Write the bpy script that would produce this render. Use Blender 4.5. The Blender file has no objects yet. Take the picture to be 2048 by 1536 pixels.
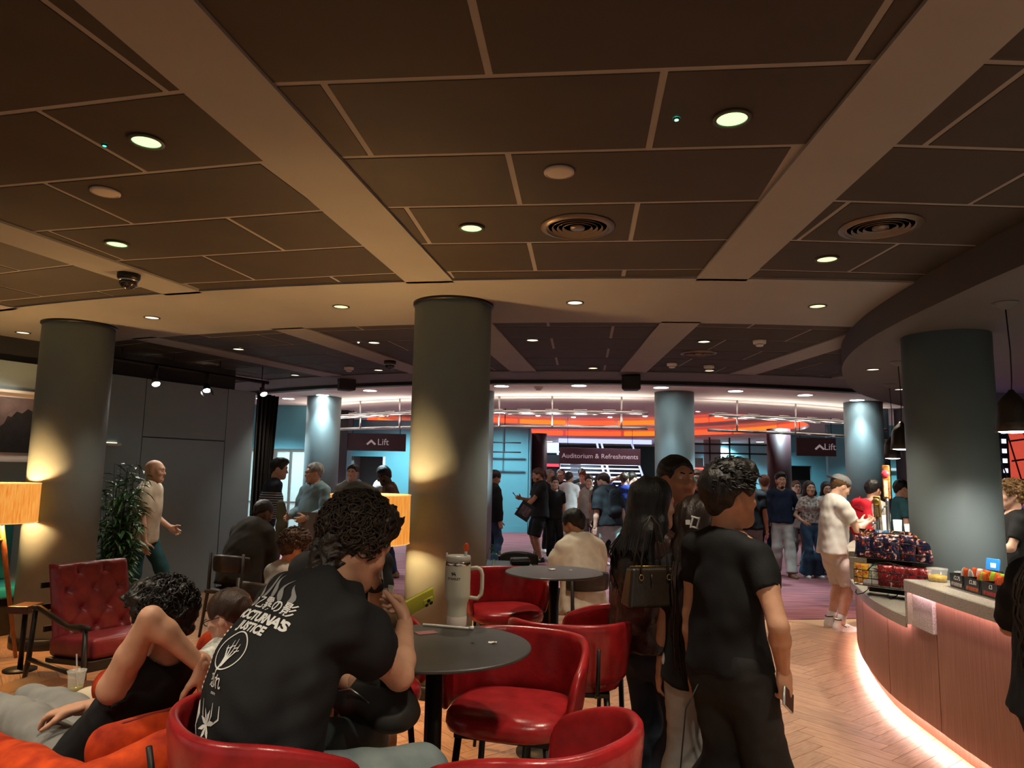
import bpy, bmesh, math, random
import numpy as np
from mathutils import Vector, Matrix
from mathutils.bvhtree import BVHTree
random.seed(7); np.random.seed(7)
scene = bpy.context.scene
COL = scene.collection
# ---------------------------------------------------------------- camera (eye height 1.65 m, tilted up a little)
PITCH, ROLL, EYE, FPX = math.radians(7.1), 0.019, 1.65, 1420.0
_f = Vector((0, math.cos(PITCH), math.sin(PITCH))); _r0 = Vector((1, 0, 0)); _u0 = _r0.cross(_f)
CR = _r0 * math.cos(ROLL) + _u0 * math.sin(ROLL); CU = _u0 * math.cos(ROLL) - _r0 * math.sin(ROLL)
CAMP = Vector((0, 0, EYE))
cd = bpy.data.cameras.new('camera'); cam = bpy.data.objects.new('camera', cd); COL.objects.link(cam)
cd.sensor_width = 36.0; cd.lens = 36.0 * FPX / 2048.0; cd.clip_start = 0.05; cd.clip_end = 200
m = Matrix((CR, CU, -_f)).transposed().to_4x4(); m.translation = CAMP; cam.matrix_world = m
scene.camera = cam
# ---------------------------------------------------------------- world and exposure
w = bpy.data.worlds.new('world'); scene.world = w; w.use_nodes = True
bg = w.node_tree.nodes['Background']; bg.inputs[0].default_value = (1.0, 0.90, 0.78, 1); bg.inputs[1].default_value = 0.20
scene.view_settings.view_transform = 'Standard'; scene.view_settings.look = 'None'
scene.view_settings.gamma = 1.0; scene.view_settings.use_curve_mapping = False
scene.view_settings.exposure = 1.2
cy = scene.cycles
cy.max_bounces = 5; cy.diffuse_bounces = 3; cy.glossy_bounces = 2; cy.transmission_bounces = 4; cy.transparent_max_bounces = 8
cy.caustics_reflective = False; cy.caustics_refractive = False
cy.sample_clamp_indirect = 4.0; cy.sample_clamp_direct = 0
cy.use_denoising = True; cy.use_adaptive_sampling = True; cy.adaptive_threshold = 0.06; cy.use_light_tree = True

def pix_ray(px, py): return CR * ((px - 1024) / FPX) - CU * ((py - 768) / FPX) + _f
def atz(px, py, z):
    d = pix_ray(px, py); return CAMP + d * ((z - EYE) / d.z)
def aty(px, py, y):
    d = pix_ray(px, py); return CAMP + d * (y / d.y)
# ================================================================ helpers: objects, tags, materials
def srgb(r, g, b):
    def c(v):
        v /= 255.0
        return v / 12.92 if v <= 0.04045 else ((v + 0.055) / 1.055) ** 2.4
    return (c(r), c(g), c(b), 1.0)

def tag(o, label=None, cat=None, group=None, kind=None):
    if label: o['label'] = label
    if cat: o['category'] = cat
    if group: o['group'] = group
    if kind: o['kind'] = kind
    return o

def empty(name, loc=(0, 0, 0), yaw=0.0, label=None, cat=None, group=None):
    o = bpy.data.objects.new(name, None); COL.objects.link(o)
    o.empty_display_size = 0.1
    o.location = loc; o.rotation_euler = (0, 0, -math.radians(yaw))
    return tag(o, label, cat, group)

def link(name, me, mat=None, parent=None, smooth=False):
    if mat is not None:
        me.materials.clear()
        for mm in (mat if isinstance(mat, (list, tuple)) else [mat]): me.materials.append(mm)
    if smooth and len(me.polygons): me.polygons.foreach_set('use_smooth', [True] * len(me.polygons))
    o = bpy.data.objects.new(name, me); COL.objects.link(o)
    if parent: o.parent = parent
    return o

def copy_tree(o, parent=None):
    c = o.copy(); COL.objects.link(c)
    if parent is not None: c.parent = parent
    for ch in list(o.children): copy_tree(ch, c)
    return c

_M = {}
def mat(name, col, rough=0.6, metal=0.0, emit=None, estr=0.0, bump=None, var=0.0, vscale=8.0, spec=0.5, alpha=None, trans=0.0, sheen=0.0, coat=0.0, ior=1.45, vcol=None):
    """principled material; bump=(scale, strength[, stretch xyz]); var = colour variation by noise towards vcol"""
    if name in _M: return _M[name]
    m = bpy.data.materials.new(name); m.use_nodes = True; nt = m.node_tree; b = nt.nodes['Principled BSDF']
    c = col if len(col) == 4 else (*col, 1)
    b.inputs['Base Color'].default_value = c; b.inputs['Roughness'].default_value = rough; b.inputs['Metallic'].default_value = metal
    b.inputs['Specular IOR Level'].default_value = spec; b.inputs['IOR'].default_value = ior
    b.inputs['Transmission Weight'].default_value = trans
    if sheen: b.inputs['Sheen Weight'].default_value = sheen
    if coat: b.inputs['Coat Weight'].default_value = coat; b.inputs['Coat Roughness'].default_value = 0.15
    if alpha is not None: b.inputs['Alpha'].default_value = alpha
    if emit: b.inputs['Emission Color'].default_value = emit if len(emit) == 4 else (*emit, 1); b.inputs['Emission Strength'].default_value = estr
    if var or bump:
        tc = nt.nodes.new('ShaderNodeTexCoord')
    if var:
        n = nt.nodes.new('ShaderNodeTexNoise'); n.inputs['Scale'].default_value = vscale; n.inputs['Detail'].default_value = 5
        nt.links.new(tc.outputs['Object'], n.inputs['Vector'])
        r = nt.nodes.new('ShaderNodeValToRGB'); r.color_ramp.elements[0].position = 0.3; r.color_ramp.elements[1].position = 0.7
        d = vcol if vcol else tuple(max(0, x * (1 - var)) for x in c[:3]) + (1,)
        d = d if len(d) == 4 else (*d, 1)
        r.color_ramp.elements[0].color = d; r.color_ramp.elements[1].color = tuple(min(1, x * (1 + var * 0.5)) for x in c[:3]) + (1,)
        nt.links.new(n.outputs['Fac'], r.inputs['Fac']); nt.links.new(r.outputs['Color'], b.inputs['Base Color'])
    if bump:
        n2 = nt.nodes.new('ShaderNodeTexNoise'); n2.inputs['Scale'].default_value = bump[0]; n2.inputs['Detail'].default_value = 4
        src = tc.outputs['Object']
        if len(bump) > 2:
            mp = nt.nodes.new('ShaderNodeMapping'); mp.inputs['Scale'].default_value = bump[2]; nt.links.new(src, mp.inputs['Vector']); src = mp.outputs['Vector']
        nt.links.new(src, n2.inputs['Vector'])
        bp = nt.nodes.new('ShaderNodeBump'); bp.inputs['Strength'].default_value = bump[1]; bp.inputs['Distance'].default_value = 0.01
        nt.links.new(n2.outputs['Fac'], bp.inputs['Height']); nt.links.new(bp.outputs['Normal'], b.inputs['Normal'])
    _M[name] = m
    return m

def emat(name, col, strength):
    if name in _M: return _M[name]
    m = bpy.data.materials.new(name); m.use_nodes = True; nt = m.node_tree; b = nt.nodes['Principled BSDF']
    c = col if len(col) == 4 else (*col, 1)
    b.inputs['Base Color'].default_value = (0.02, 0.02, 0.02, 1); b.inputs['Emission Color'].default_value = c; b.inputs['Emission Strength'].default_value = strength
    _M[name] = m
    return m

def V3(p): return Vector(p)

class MB:
    """collects simple shapes, then links them as one mesh object"""
    def __init__(s): s.v = []; s.f = []; s.sm = []; s.mi = []; s.cur = 0
    def add(s, vs, fs, smooth=False, mi=None):
        b = len(s.v); s.v += [tuple(x) for x in vs]
        for f in fs: s.f.append([i + b for i in f]); s.sm.append(smooth); s.mi.append(s.cur if mi is None else mi)
        return s
    def box(s, c, d, rot=None, mi=None):
        x, y, z = d[0] / 2, d[1] / 2, d[2] / 2
        vs = [Vector((i * x, j * y, k * z)) for i in (-1, 1) for j in (-1, 1) for k in (-1, 1)]
        if rot is not None: vs = [rot @ q for q in vs]
        c = Vector(c)
        return s.add([c + q for q in vs], [(0, 1, 3, 2), (4, 6, 7, 5), (0, 4, 5, 1), (2, 3, 7, 6), (0, 2, 6, 4), (1, 5, 7, 3)], mi=mi)
    def rbox(s, c, d, r=0.02, n=3, rot=None, pw=None):
        """rounded box"""
        c = Vector(c); hx, hy, hz = d[0] / 2, d[1] / 2, d[2] / 2; r = min(r, hx, hy, hz)
        bm = bmesh.new(); bmesh.ops.create_cube(bm, size=1)
        bmesh.ops.scale(bm, vec=(d[0], d[1], d[2]), verts=bm.verts)
        bmesh.ops.bevel(bm, geom=list(bm.edges), offset=r * 0.999, segments=n, profile=0.5, affect='EDGES')
        vs = [v.co.copy() for v in bm.verts]; bm.verts.index_update(); fs = [[v.index for v in f.verts] for f in bm.faces]; bm.free()
        if rot is not None: vs = [rot @ q for q in vs]
        return s.add([c + q for q in vs], fs, True)
    def prism(s, poly, z0, z1, mi=None):
        n = len(poly)
        vs = [(p[0], p[1], z0) for p in poly] + [(p[0], p[1], z1) for p in poly]
        fs = [list(range(n))[::-1], list(range(n, 2 * n))] + [(i, (i + 1) % n, n + (i + 1) % n, n + i) for i in range(n)]
        return s.add(vs, fs, mi=mi)
    def tube(s, pts, r, n=8, cap=True, flat=None, mi=None):
        pts = [Vector(p) for p in pts]; rs = r if isinstance(r, (list, tuple)) else [r] * len(pts)
        vs = []; fs = []; up = None
        for i, p in enumerate(pts):
            t = (pts[min(i + 1, len(pts) - 1)] - pts[max(i - 1, 0)])
            t = t.normalized() if t.length > 1e-9 else Vector((0, 0, 1))
            if up is None:
                a = Vector((0, 0, 1)) if abs(t.z) < 0.9 else Vector((1, 0, 0)); up = (a - t * a.dot(t)).normalized()
            else:
                up = up - t * up.dot(t); up = up.normalized() if up.length > 1e-6 else t.orthogonal().normalized()
            q = t.cross(up)
            for j in range(n):
                a = 2 * math.pi * j / n
                vs.append(p + (up * math.cos(a) + q * math.sin(a) * (flat or 1.0)) * rs[i])
        for i in range(len(pts) - 1):
            for j in range(n):
                fs.append((i * n + j, i * n + (j + 1) % n, (i + 1) * n + (j + 1) % n, (i + 1) * n + j))
        if cap: fs.append(list(range(n))[::-1]); fs.append([(len(pts) - 1) * n + j for j in range(n)])
        return s.add(vs, fs, n > 4, mi)
    def lathe(s, prof, n=24, c=(0, 0, 0), mi=None, mat4=None, cap=True):
        """prof = [(r, z)...] about z through c"""
        vs = []; fs = []; c = Vector(c)
        for r, z in prof:
            for j in range(n):
                a = 2 * math.pi * j / n; q = Vector((r * math.cos(a), r * math.sin(a), z))
                if mat4 is not None: q = mat4 @ q
                vs.append(c + q)
        for i in range(len(prof) - 1):
            for j in range(n): fs.append((i * n + j, i * n + (j + 1) % n, (i + 1) * n + (j + 1) % n, (i + 1) * n + j))
        if prof[0] == prof[-1] or not cap: return s.add(vs, fs, True, mi)
        if prof[0][0] > 1e-5: fs.append(list(range(n))[::-1])
        if prof[-1][0] > 1e-5: fs.append([(len(prof) - 1) * n + j for j in range(n)])
        return s.add(vs, fs, True, mi)
    def grid(s, fn, nu, nv, closed_u=False, smooth=True, mi=None):
        vs = [fn(i / (nu if closed_u else nu - 1), j / (nv - 1)) for j in range(nv) for i in range(nu)]
        fs = []
        for j in range(nv - 1):
            for i in range(nu if closed_u else nu - 1): fs.append((j * nu + i, j * nu + (i + 1) % nu, (j + 1) * nu + (i + 1) % nu, (j + 1) * nu + i))
        return s.add(vs, fs, smooth, mi)
    def ball(s, c, r, nu=12, nv=8, rot=None, mi=None):
        rr = r if isinstance(r, (list, tuple)) else (r, r, r); c = Vector(c)
        def fn(u, v):
            a = 2 * math.pi * u; b = math.pi * (v - 0.5); q = Vector((rr[0] * math.cos(b) * math.cos(a), rr[1] * math.cos(b) * math.sin(a), rr[2] * math.sin(b)))
            return c + (rot @ q if rot is not None else q)
        return s.grid(fn, nu, nv, True, True, mi)
    def mesh(s, name):
        me = bpy.data.meshes.new(name); me.from_pydata(s.v, [], s.f)
        me.polygons.foreach_set('use_smooth', s.sm)
        me.polygons.foreach_set('material_index', s.mi)
        me.update(); return me
    def build(s, name, material, parent=None, auto=False):
        me = s.mesh(name)
        bm = bmesh.new(); bm.from_mesh(me); bmesh.ops.recalc_face_normals(bm, faces=bm.faces)
        if auto:
            for e in bm.edges:
                if len(e.link_faces) == 2 and e.calc_face_angle(0) > 0.7: e.smooth = False
        bm.to_mesh(me); bm.free()
        return link(name, me, material, parent)

def bevel(o, w=0.004, n=2):
    md = o.modifiers.new('bevel', 'BEVEL'); md.width = w; md.segments = n; md.limit_method = 'ANGLE'; md.angle_limit = 0.6
    return o
def subsurf(o, n=1):
    md = o.modifiers.new('subsurf', 'SUBSURF'); md.levels = n; md.render_levels = n; return o

def text_mesh(body, size=1.0, extrude=0.0, align='CENTER', shear=0.0, bold=0.0, spacing=1.0, maxlen=None):
    cu = bpy.data.curves.new('txt', 'FONT'); cu.body = body; cu.size = size; cu.extrude = extrude; cu.align_x = align; cu.align_y = 'CENTER'
    cu.shear = shear; cu.offset = bold; cu.space_character = spacing; cu.resolution_u = 3
    o = bpy.data.objects.new('txt', cu); COL.objects.link(o)
    dg = bpy.context.evaluated_depsgraph_get(); dg.update()
    me = bpy.data.meshes.new_from_object(o.evaluated_get(dg))
    bpy.data.objects.remove(o); bpy.data.curves.remove(cu)
    if maxlen:
        bm = bmesh.new(); bm.from_mesh(me); bmesh.ops.triangulate(bm, faces=bm.faces)
        for _ in range(5):
            es = [e for e in bm.edges if e.calc_length() > maxlen]
            if not es: break
            bmesh.ops.subdivide_edges(bm, edges=es, cuts=1); bmesh.ops.triangulate(bm, faces=bm.faces)
        bm.to_mesh(me); bm.free()
    return me

def place_text(name, body, size, origin, right, up, material, parent=None, extrude=0.002, **kw):
    me = text_mesh(body, size, extrude, **kw)
    R = Vector(right).normalized(); U = Vector(up).normalized(); N = R.cross(U); o = Vector(origin)
    for v in me.vertices: v.co = o + R * v.co.x + U * v.co.y + N * v.co.z
    me.update()
    return link(name, me, material, parent)

# ================================================================ signed distance modelling (for bodies, clothes, cushions)
class SDF:
    def __init__(s, h=0.01): s.h = h; s.ops = []; s.noise = []
    def cone(s, a, b, ra, rb, k=0.03, flat=None, cap=False, sub=False):
        s.ops.append(('c', np.array(a, np.float32), np.array(b, np.float32), ra, rb, k, flat, cap, sub)); return s
    def chain(s, pts, rs, k=0.03, flat=None, cap=False):
        for i in range(len(pts) - 1): s.cone(pts[i], pts[i + 1], rs[i], rs[i + 1], k, flat, cap and i == len(pts) - 2)
        return s
    def ell(s, c, r, axes=None, k=0.02, sub=False):
        A = np.array([list(a) for a in axes], np.float32) if axes is not None else np.eye(3, dtype=np.float32)
        s.ops.append(('e', np.array(c, np.float32), A, np.array(r, np.float32), k, sub)); return s
    def plane(s, p, n, c=None, rad=None):
        """remove everything on the +n side of p (only within rad of c if given)"""
        s.ops.append(('p', np.array(p, np.float32), np.array(n, np.float32) / np.linalg.norm(n), c, rad)); return s
    def wrinkle(s, amp, freq, n=4, seed=0, ax=(1, 1, 1)):
        s.noise.append((amp, freq, n, seed, ax)); return s
    def run(s, smooth=1):
        h = s.h; lo = np.full(3, 1e9); hi = np.full(3, -1e9)
        for o in s.ops:
            if o[0] == 'c' and not o[8]:
                R = max(o[3], o[4]) * 1.02 + 3 * h + 0.012
                lo = np.minimum(lo, np.minimum(o[1], o[2]) - R); hi = np.maximum(hi, np.maximum(o[1], o[2]) + R)
            if o[0] == 'e' and not o[5]:
                R = np.abs(o[2].T) @ o[3] + 3 * h + 0.012; lo = np.minimum(lo, o[1] - R); hi = np.maximum(hi, o[1] + R)
        n = np.ceil((hi - lo) / h).astype(int) + 1
        D = np.full(n, 0.5, np.float32); ax = [lo[i].astype(np.float32) + h * np.arange(n[i], dtype=np.float32) for i in range(3)]
        for o in s.ops:
            if o[0] == 'p':
                p, nn = o[1], o[2]; sl = [slice(0, n[i]) for i in range(3)]
                if o[3] is not None:
                    sl = [slice(max(0, int((o[3][i] - o[4] - lo[i]) / h)), max(0, min(n[i], int((o[3][i] + o[4] - lo[i]) / h) + 2))) for i in range(3)]
                X, Y, Z = (ax[i][sl[i]] for i in range(3))
                d = (X[:, None, None] - p[0]) * nn[0] + (Y[None, :, None] - p[1]) * nn[1] + (Z[None, None, :] - p[2]) * nn[2]
                D[sl[0], sl[1], sl[2]] = np.maximum(D[sl[0], sl[1], sl[2]], d); continue
            if o[0] == 'c':
                k = o[5]; R = max(o[3], o[4]) + k + 2 * h; l = np.minimum(o[1], o[2]) - R; u = np.maximum(o[1], o[2]) + R; sub = o[8]
            else:
                k = o[4]; R = np.abs(o[2].T) @ o[3] + k + 2 * h; l = o[1] - R; u = o[1] + R; sub = o[5]
            i0 = np.clip(((l - lo) / h).astype(int), 0, n); i1 = np.clip(((u - lo) / h).astype(int) + 2, 0, n)
            if (i1 <= i0).any(): continue
            sl = tuple(slice(i0[i], i1[i]) for i in range(3))
            X = ax[0][sl[0]][:, None, None]; Y = ax[1][sl[1]][None, :, None]; Z = ax[2][sl[2]][None, None, :]
            if o[0] == 'c':
                a, b, ra, rb = o[1:5]; px, py, pz = X - a[0], Y - a[1], Z - a[2]; ba = (b - a).astype(np.float32); f = 1.0
                if o[6] is not None:
                    nn = np.array(o[6][0], np.float32); f = o[6][1]; g = 1.0 / f - 1.0
                    q = (px * nn[0] + py * nn[1] + pz * nn[2]) * g; px = px + q * nn[0]; py = py + q * nn[1]; pz = pz + q * nn[2]
                    ba = ba + nn * float(ba @ nn) * g
                L2 = float(ba @ ba) + 1e-9; tu = (px * ba[0] + py * ba[1] + pz * ba[2]) / L2; t = np.clip(tu, 0, 1)
                d = (np.sqrt((px - t * ba[0]) ** 2 + (py - t * ba[1]) ** 2 + (pz - t * ba[2]) ** 2) - (ra + t * (rb - ra))) * f
                if o[7]: d = np.maximum(d, (tu - 1) * math.sqrt(L2))
            else:
                c, A, r = o[1], o[2], o[3]; px, py, pz = X - c[0], Y - c[1], Z - c[2]
                q = sum(((px * A[i][0] + py * A[i][1] + pz * A[i][2]) / r[i]) ** 2 for i in range(3))
                d = (np.sqrt(q) - 1) * float(r.min())
            E = D[sl]
            if sub:
                d = -d
                hh = np.maximum(k - np.abs(E - d), 0) / max(k, 1e-6); D[sl] = np.maximum(E, d) + hh * hh * k * 0.25
            else:
                hh = np.maximum(k - np.abs(E - d), 0) / max(k, 1e-6); D[sl] = np.minimum(E, d) - hh * hh * k * 0.25
        for amp, freq, cnt, seed, an in s.noise:
            rg = np.random.RandomState(seed); idx = np.nonzero(np.abs(D) < amp * 2.5 + 2 * h)
            P = np.stack([ax[i][idx[i]] for i in range(3)], 1) * np.array(an, np.float32)
            acc = np.zeros(len(P), np.float32); warp = np.sin(P[:, [1, 2, 0]] * freq * 0.6 + rg.rand(3) * 6) * 0.35 / freq * 2
            for i in range(cnt):
                wv = rg.randn(3); wv = wv / np.linalg.norm(wv) * freq * (0.7 + 0.9 * rg.rand())
                acc += np.sin((P + warp) @ wv.astype(np.float32) + rg.rand() * 6.28).astype(np.float32)
            D[idx] += amp * acc / math.sqrt(cnt)
        return nets(D, lo, h, smooth)

def nets(D, lo, h, smooth=1):
    S = D < 0; n = np.array(D.shape)
    cnt = np.zeros(n - 1, np.int8)
    for i in (0, 1):
        for j in (0, 1):
            for k in (0, 1): cnt += S[i:n[0] - 1 + i, j:n[1] - 1 + j, k:n[2] - 1 + k]
    act = (cnt > 0) & (cnt < 8); I = np.stack(np.nonzero(act), 1)
    if len(I) == 0: return np.zeros((0, 3)), np.zeros((0, 4), int)
    idm = np.full(n - 1, -1, np.int32); idm[tuple(I.T)] = np.arange(len(I))
    cor = {}
    for c in [(i, j, k) for i in (0, 1) for j in (0, 1) for k in (0, 1)]: cor[c] = D[I[:, 0] + c[0], I[:, 1] + c[1], I[:, 2] + c[2]]
    acc = np.zeros((len(I), 3)); w = np.zeros(len(I))
    for c in cor:
        for axx in range(3):
            if c[axx] == 0:
                e = list(c); e[axx] = 1; a = cor[c]; b = cor[tuple(e)]; mk = (a < 0) != (b < 0)
                t = np.where(mk, a / np.where(np.abs(a - b) < 1e-9, 1, a - b), 0)
                p = np.tile(np.array(c, float), (len(I), 1)); p[:, axx] = t
                acc += p * mk[:, None]; w += mk
    Vt = lo + (I + acc / w[:, None]) * h
    Fs = []
    for axx in range(3):
        b, c = (axx + 1) % 3, (axx + 2) % 3
        sl0 = [slice(None)] * 3; sl1 = [slice(None)] * 3; sl0[axx] = slice(0, n[axx] - 1); sl1[axx] = slice(1, n[axx])
        s0 = S[tuple(sl0)]; s1 = S[tuple(sl1)]; E = np.stack(np.nonzero(s0 != s1), 1)
        E = E[(E[:, b] > 0) & (E[:, c] > 0) & (E[:, b] < n[b] - 1) & (E[:, c] < n[c] - 1)]
        if len(E) == 0: continue
        def cell(db, dc):
            q = E.copy(); q[:, b] -= db; q[:, c] -= dc; return idm[q[:, 0], q[:, 1], q[:, 2]]
        Q = np.stack([cell(1, 1), cell(0, 1), cell(0, 0), cell(1, 0)], 1)
        fl = ~s0[tuple(E.T)]; Q[fl] = Q[fl][:, ::-1]
        Fs.append(Q)
    Fq = np.concatenate(Fs); Fq = Fq[(Fq >= 0).all(1)]
    for _ in range(smooth):
        a = Fq.ravel(); b = np.roll(Fq, -1, 1).ravel(); m = len(Vt)
        cn = np.bincount(a, minlength=m) + np.bincount(b, minlength=m)
        Av = np.stack([np.bincount(a, Vt[b, i], m) + np.bincount(b, Vt[a, i], m) for i in range(3)], 1) / np.maximum(cn, 1)[:, None]
        Vt = Vt * 0.45 + Av * 0.55
    return Vt, Fq

def np_mesh(name, parts):
    """one mesh from several (V, F) quad parts"""
    Vs = []; Fs = []; off = 0
    for Vv, Ff in parts:
        if len(Vv) == 0: continue
        Vs.append(Vv); Fs.append(Ff + off); off += len(Vv)
    Vv = np.concatenate(Vs); Ff = np.concatenate(Fs)
    me = bpy.data.meshes.new(name); me.vertices.add(len(Vv)); me.vertices.foreach_set('co', Vv.astype(np.float32).ravel())
    me.loops.add(Ff.size); me.loops.foreach_set('vertex_index', Ff.astype(np.int32).ravel())
    me.polygons.add(len(Ff)); me.polygons.foreach_set('loop_start', np.arange(0, Ff.size, 4, dtype=np.int32))
    me.polygons.foreach_set('use_smooth', np.ones(len(Ff), bool))
    me.update(calc_edges=True); me.validate()
    return me
# ================================================================ people
def nrm(v):
    v = np.array(v, float); l = np.linalg.norm(v); return v / l if l > 1e-9 else v
def ik(a, c, l1, l2, pole):
    a = np.array(a, float); c = np.array(c, float); d = c - a; L = np.linalg.norm(d); mx = (l1 + l2) * 0.998
    if L > mx: c = a + d / L * mx; d = c - a; L = mx
    x = (l1 * l1 - l2 * l2 + L * L) / (2 * L); y = math.sqrt(max(l1 * l1 - x * x, 0)); u = d / L
    p = np.array(pole, float); p = p - u * (p @ u); p = nrm(p) if np.linalg.norm(p) > 1e-6 else nrm(np.cross(u, (0, 0, 1)))
    return a + u * x + p * y, c
def rotv(v, axis, deg):
    a = nrm(axis); t = math.radians(deg); v = np.array(v, float)
    return v * math.cos(t) + np.cross(a, v) * math.sin(t) + a * (a @ v) * (1 - math.cos(t))

def hand_sdf(S, w, d, n, right, curl=0.35, s=1.0, spread=1.0, grip=None):
    """palm, four bent fingers of unequal length and a thumb from the side of the palm"""
    d = nrm(d); n = np.array(n, float); n = nrm(n - d * (n @ d)); t = np.cross(n, d) * (-1 if right else 1)
    P = lambda a, b, c=0.0: w + (d * a + t * b + n * c) * s
    S.cone(P(-0.02, 0), P(0.03, 0.0), 0.027 * s, 0.031 * s, 0.02, (n, 0.62))
    S.cone(P(0.03, 0.002), P(0.078, 0.0), 0.036 * s, 0.039 * s, 0.02, (n, 0.36))
    for i, (L, o, r) in enumerate(((0.070, 0.029, 0.0088), (0.079, 0.0095, 0.0090), (0.073, -0.0095, 0.0086), (0.056, -0.027, 0.0076))):
        c = curl if not isinstance(curl, (list, tuple)) else curl[i]
        p = P(0.082 - abs(o - 0.01) * 0.25, o); dd = nrm(d + t * o * 3.0 * spread)
        for q, (fr, cc) in enumerate(((0.45, 55), (0.32, 75), (0.26, 50))):
            dd = rotv(dd, np.cross(dd, n), cc * c); p2 = p + dd * L * fr * s
            S.cone(p, p2, r * s * (1 - 0.06 * q), r * s * (0.94 - 0.08 * q), 0.006); p = p2
    p = P(0.022, 0.026, 0.006); dd = nrm(d * 0.55 + t * 0.75 + n * 0.45 * (0.4 + curl if not isinstance(curl, (list, tuple)) else 0.8))
    p2 = p + dd * 0.038 * s; S.cone(P(0.012, 0.014, 0.004), p2, 0.016 * s, 0.0118 * s, 0.012)
    dd = nrm(dd + d * 0.55 + n * 0.35); p3 = p2 + dd * 0.03 * s; S.cone(p2, p3, 0.0112 * s, 0.0098 * s, 0.006)
    dd = nrm(dd + d * 0.4); S.cone(p3, p3 + dd * 0.022 * s, 0.0098 * s, 0.008 * s, 0.006)

def skin_mat(key, col):
    return mat('skin ' + key, col, 0.52, 0, var=0.10, vscale=25, bump=(180, 0.06), spec=0.4)

def slot_mat(o, m):
    if not o.data.materials: o.data.materials.append(m)
    o.material_slots[0].link = 'OBJECT'; o.material_slots[0].material = m
_shoe_cache = {}
def shoe_meshes(kind):
    if kind in _shoe_cache: return _shoe_cache[kind]
    S = SDF(0.0085)
    S.cone((0, -0.045, 0.035), (0, 0.06, 0.035), 0.042, 0.044, 0.02); S.cone((0, 0.06, 0.03), (0.004, 0.15, 0.022), 0.046, 0.034, 0.03, ((0, 0, 1), 0.8))
    S.cone((0, -0.03, 0.04), (0, -0.02, 0.1 if kind != 'high' else 0.13), 0.042, 0.043, 0.03, None, True)
    S.plane((0, 0, 0.012), (0, 0, -1))
    up = np_mesh('shoe', [S.run()])
    B = MB()
    pts = []
    for i in range(28):
        a = 2 * math.pi * i / 28; y = 0.052 + 0.142 * math.sin(a); wd = 0.05 if y > 0.02 else 0.044; pts.append((wd * math.cos(a) * (1.0 if y < 0.12 else 0.9), y))
    B.prism(pts, 0.0, 0.024 if kind != 'high' else 0.03)
    so = B.mesh('sole'); _shoe_cache[kind] = (up, so)
    return _shoe_cache[kind]

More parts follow.
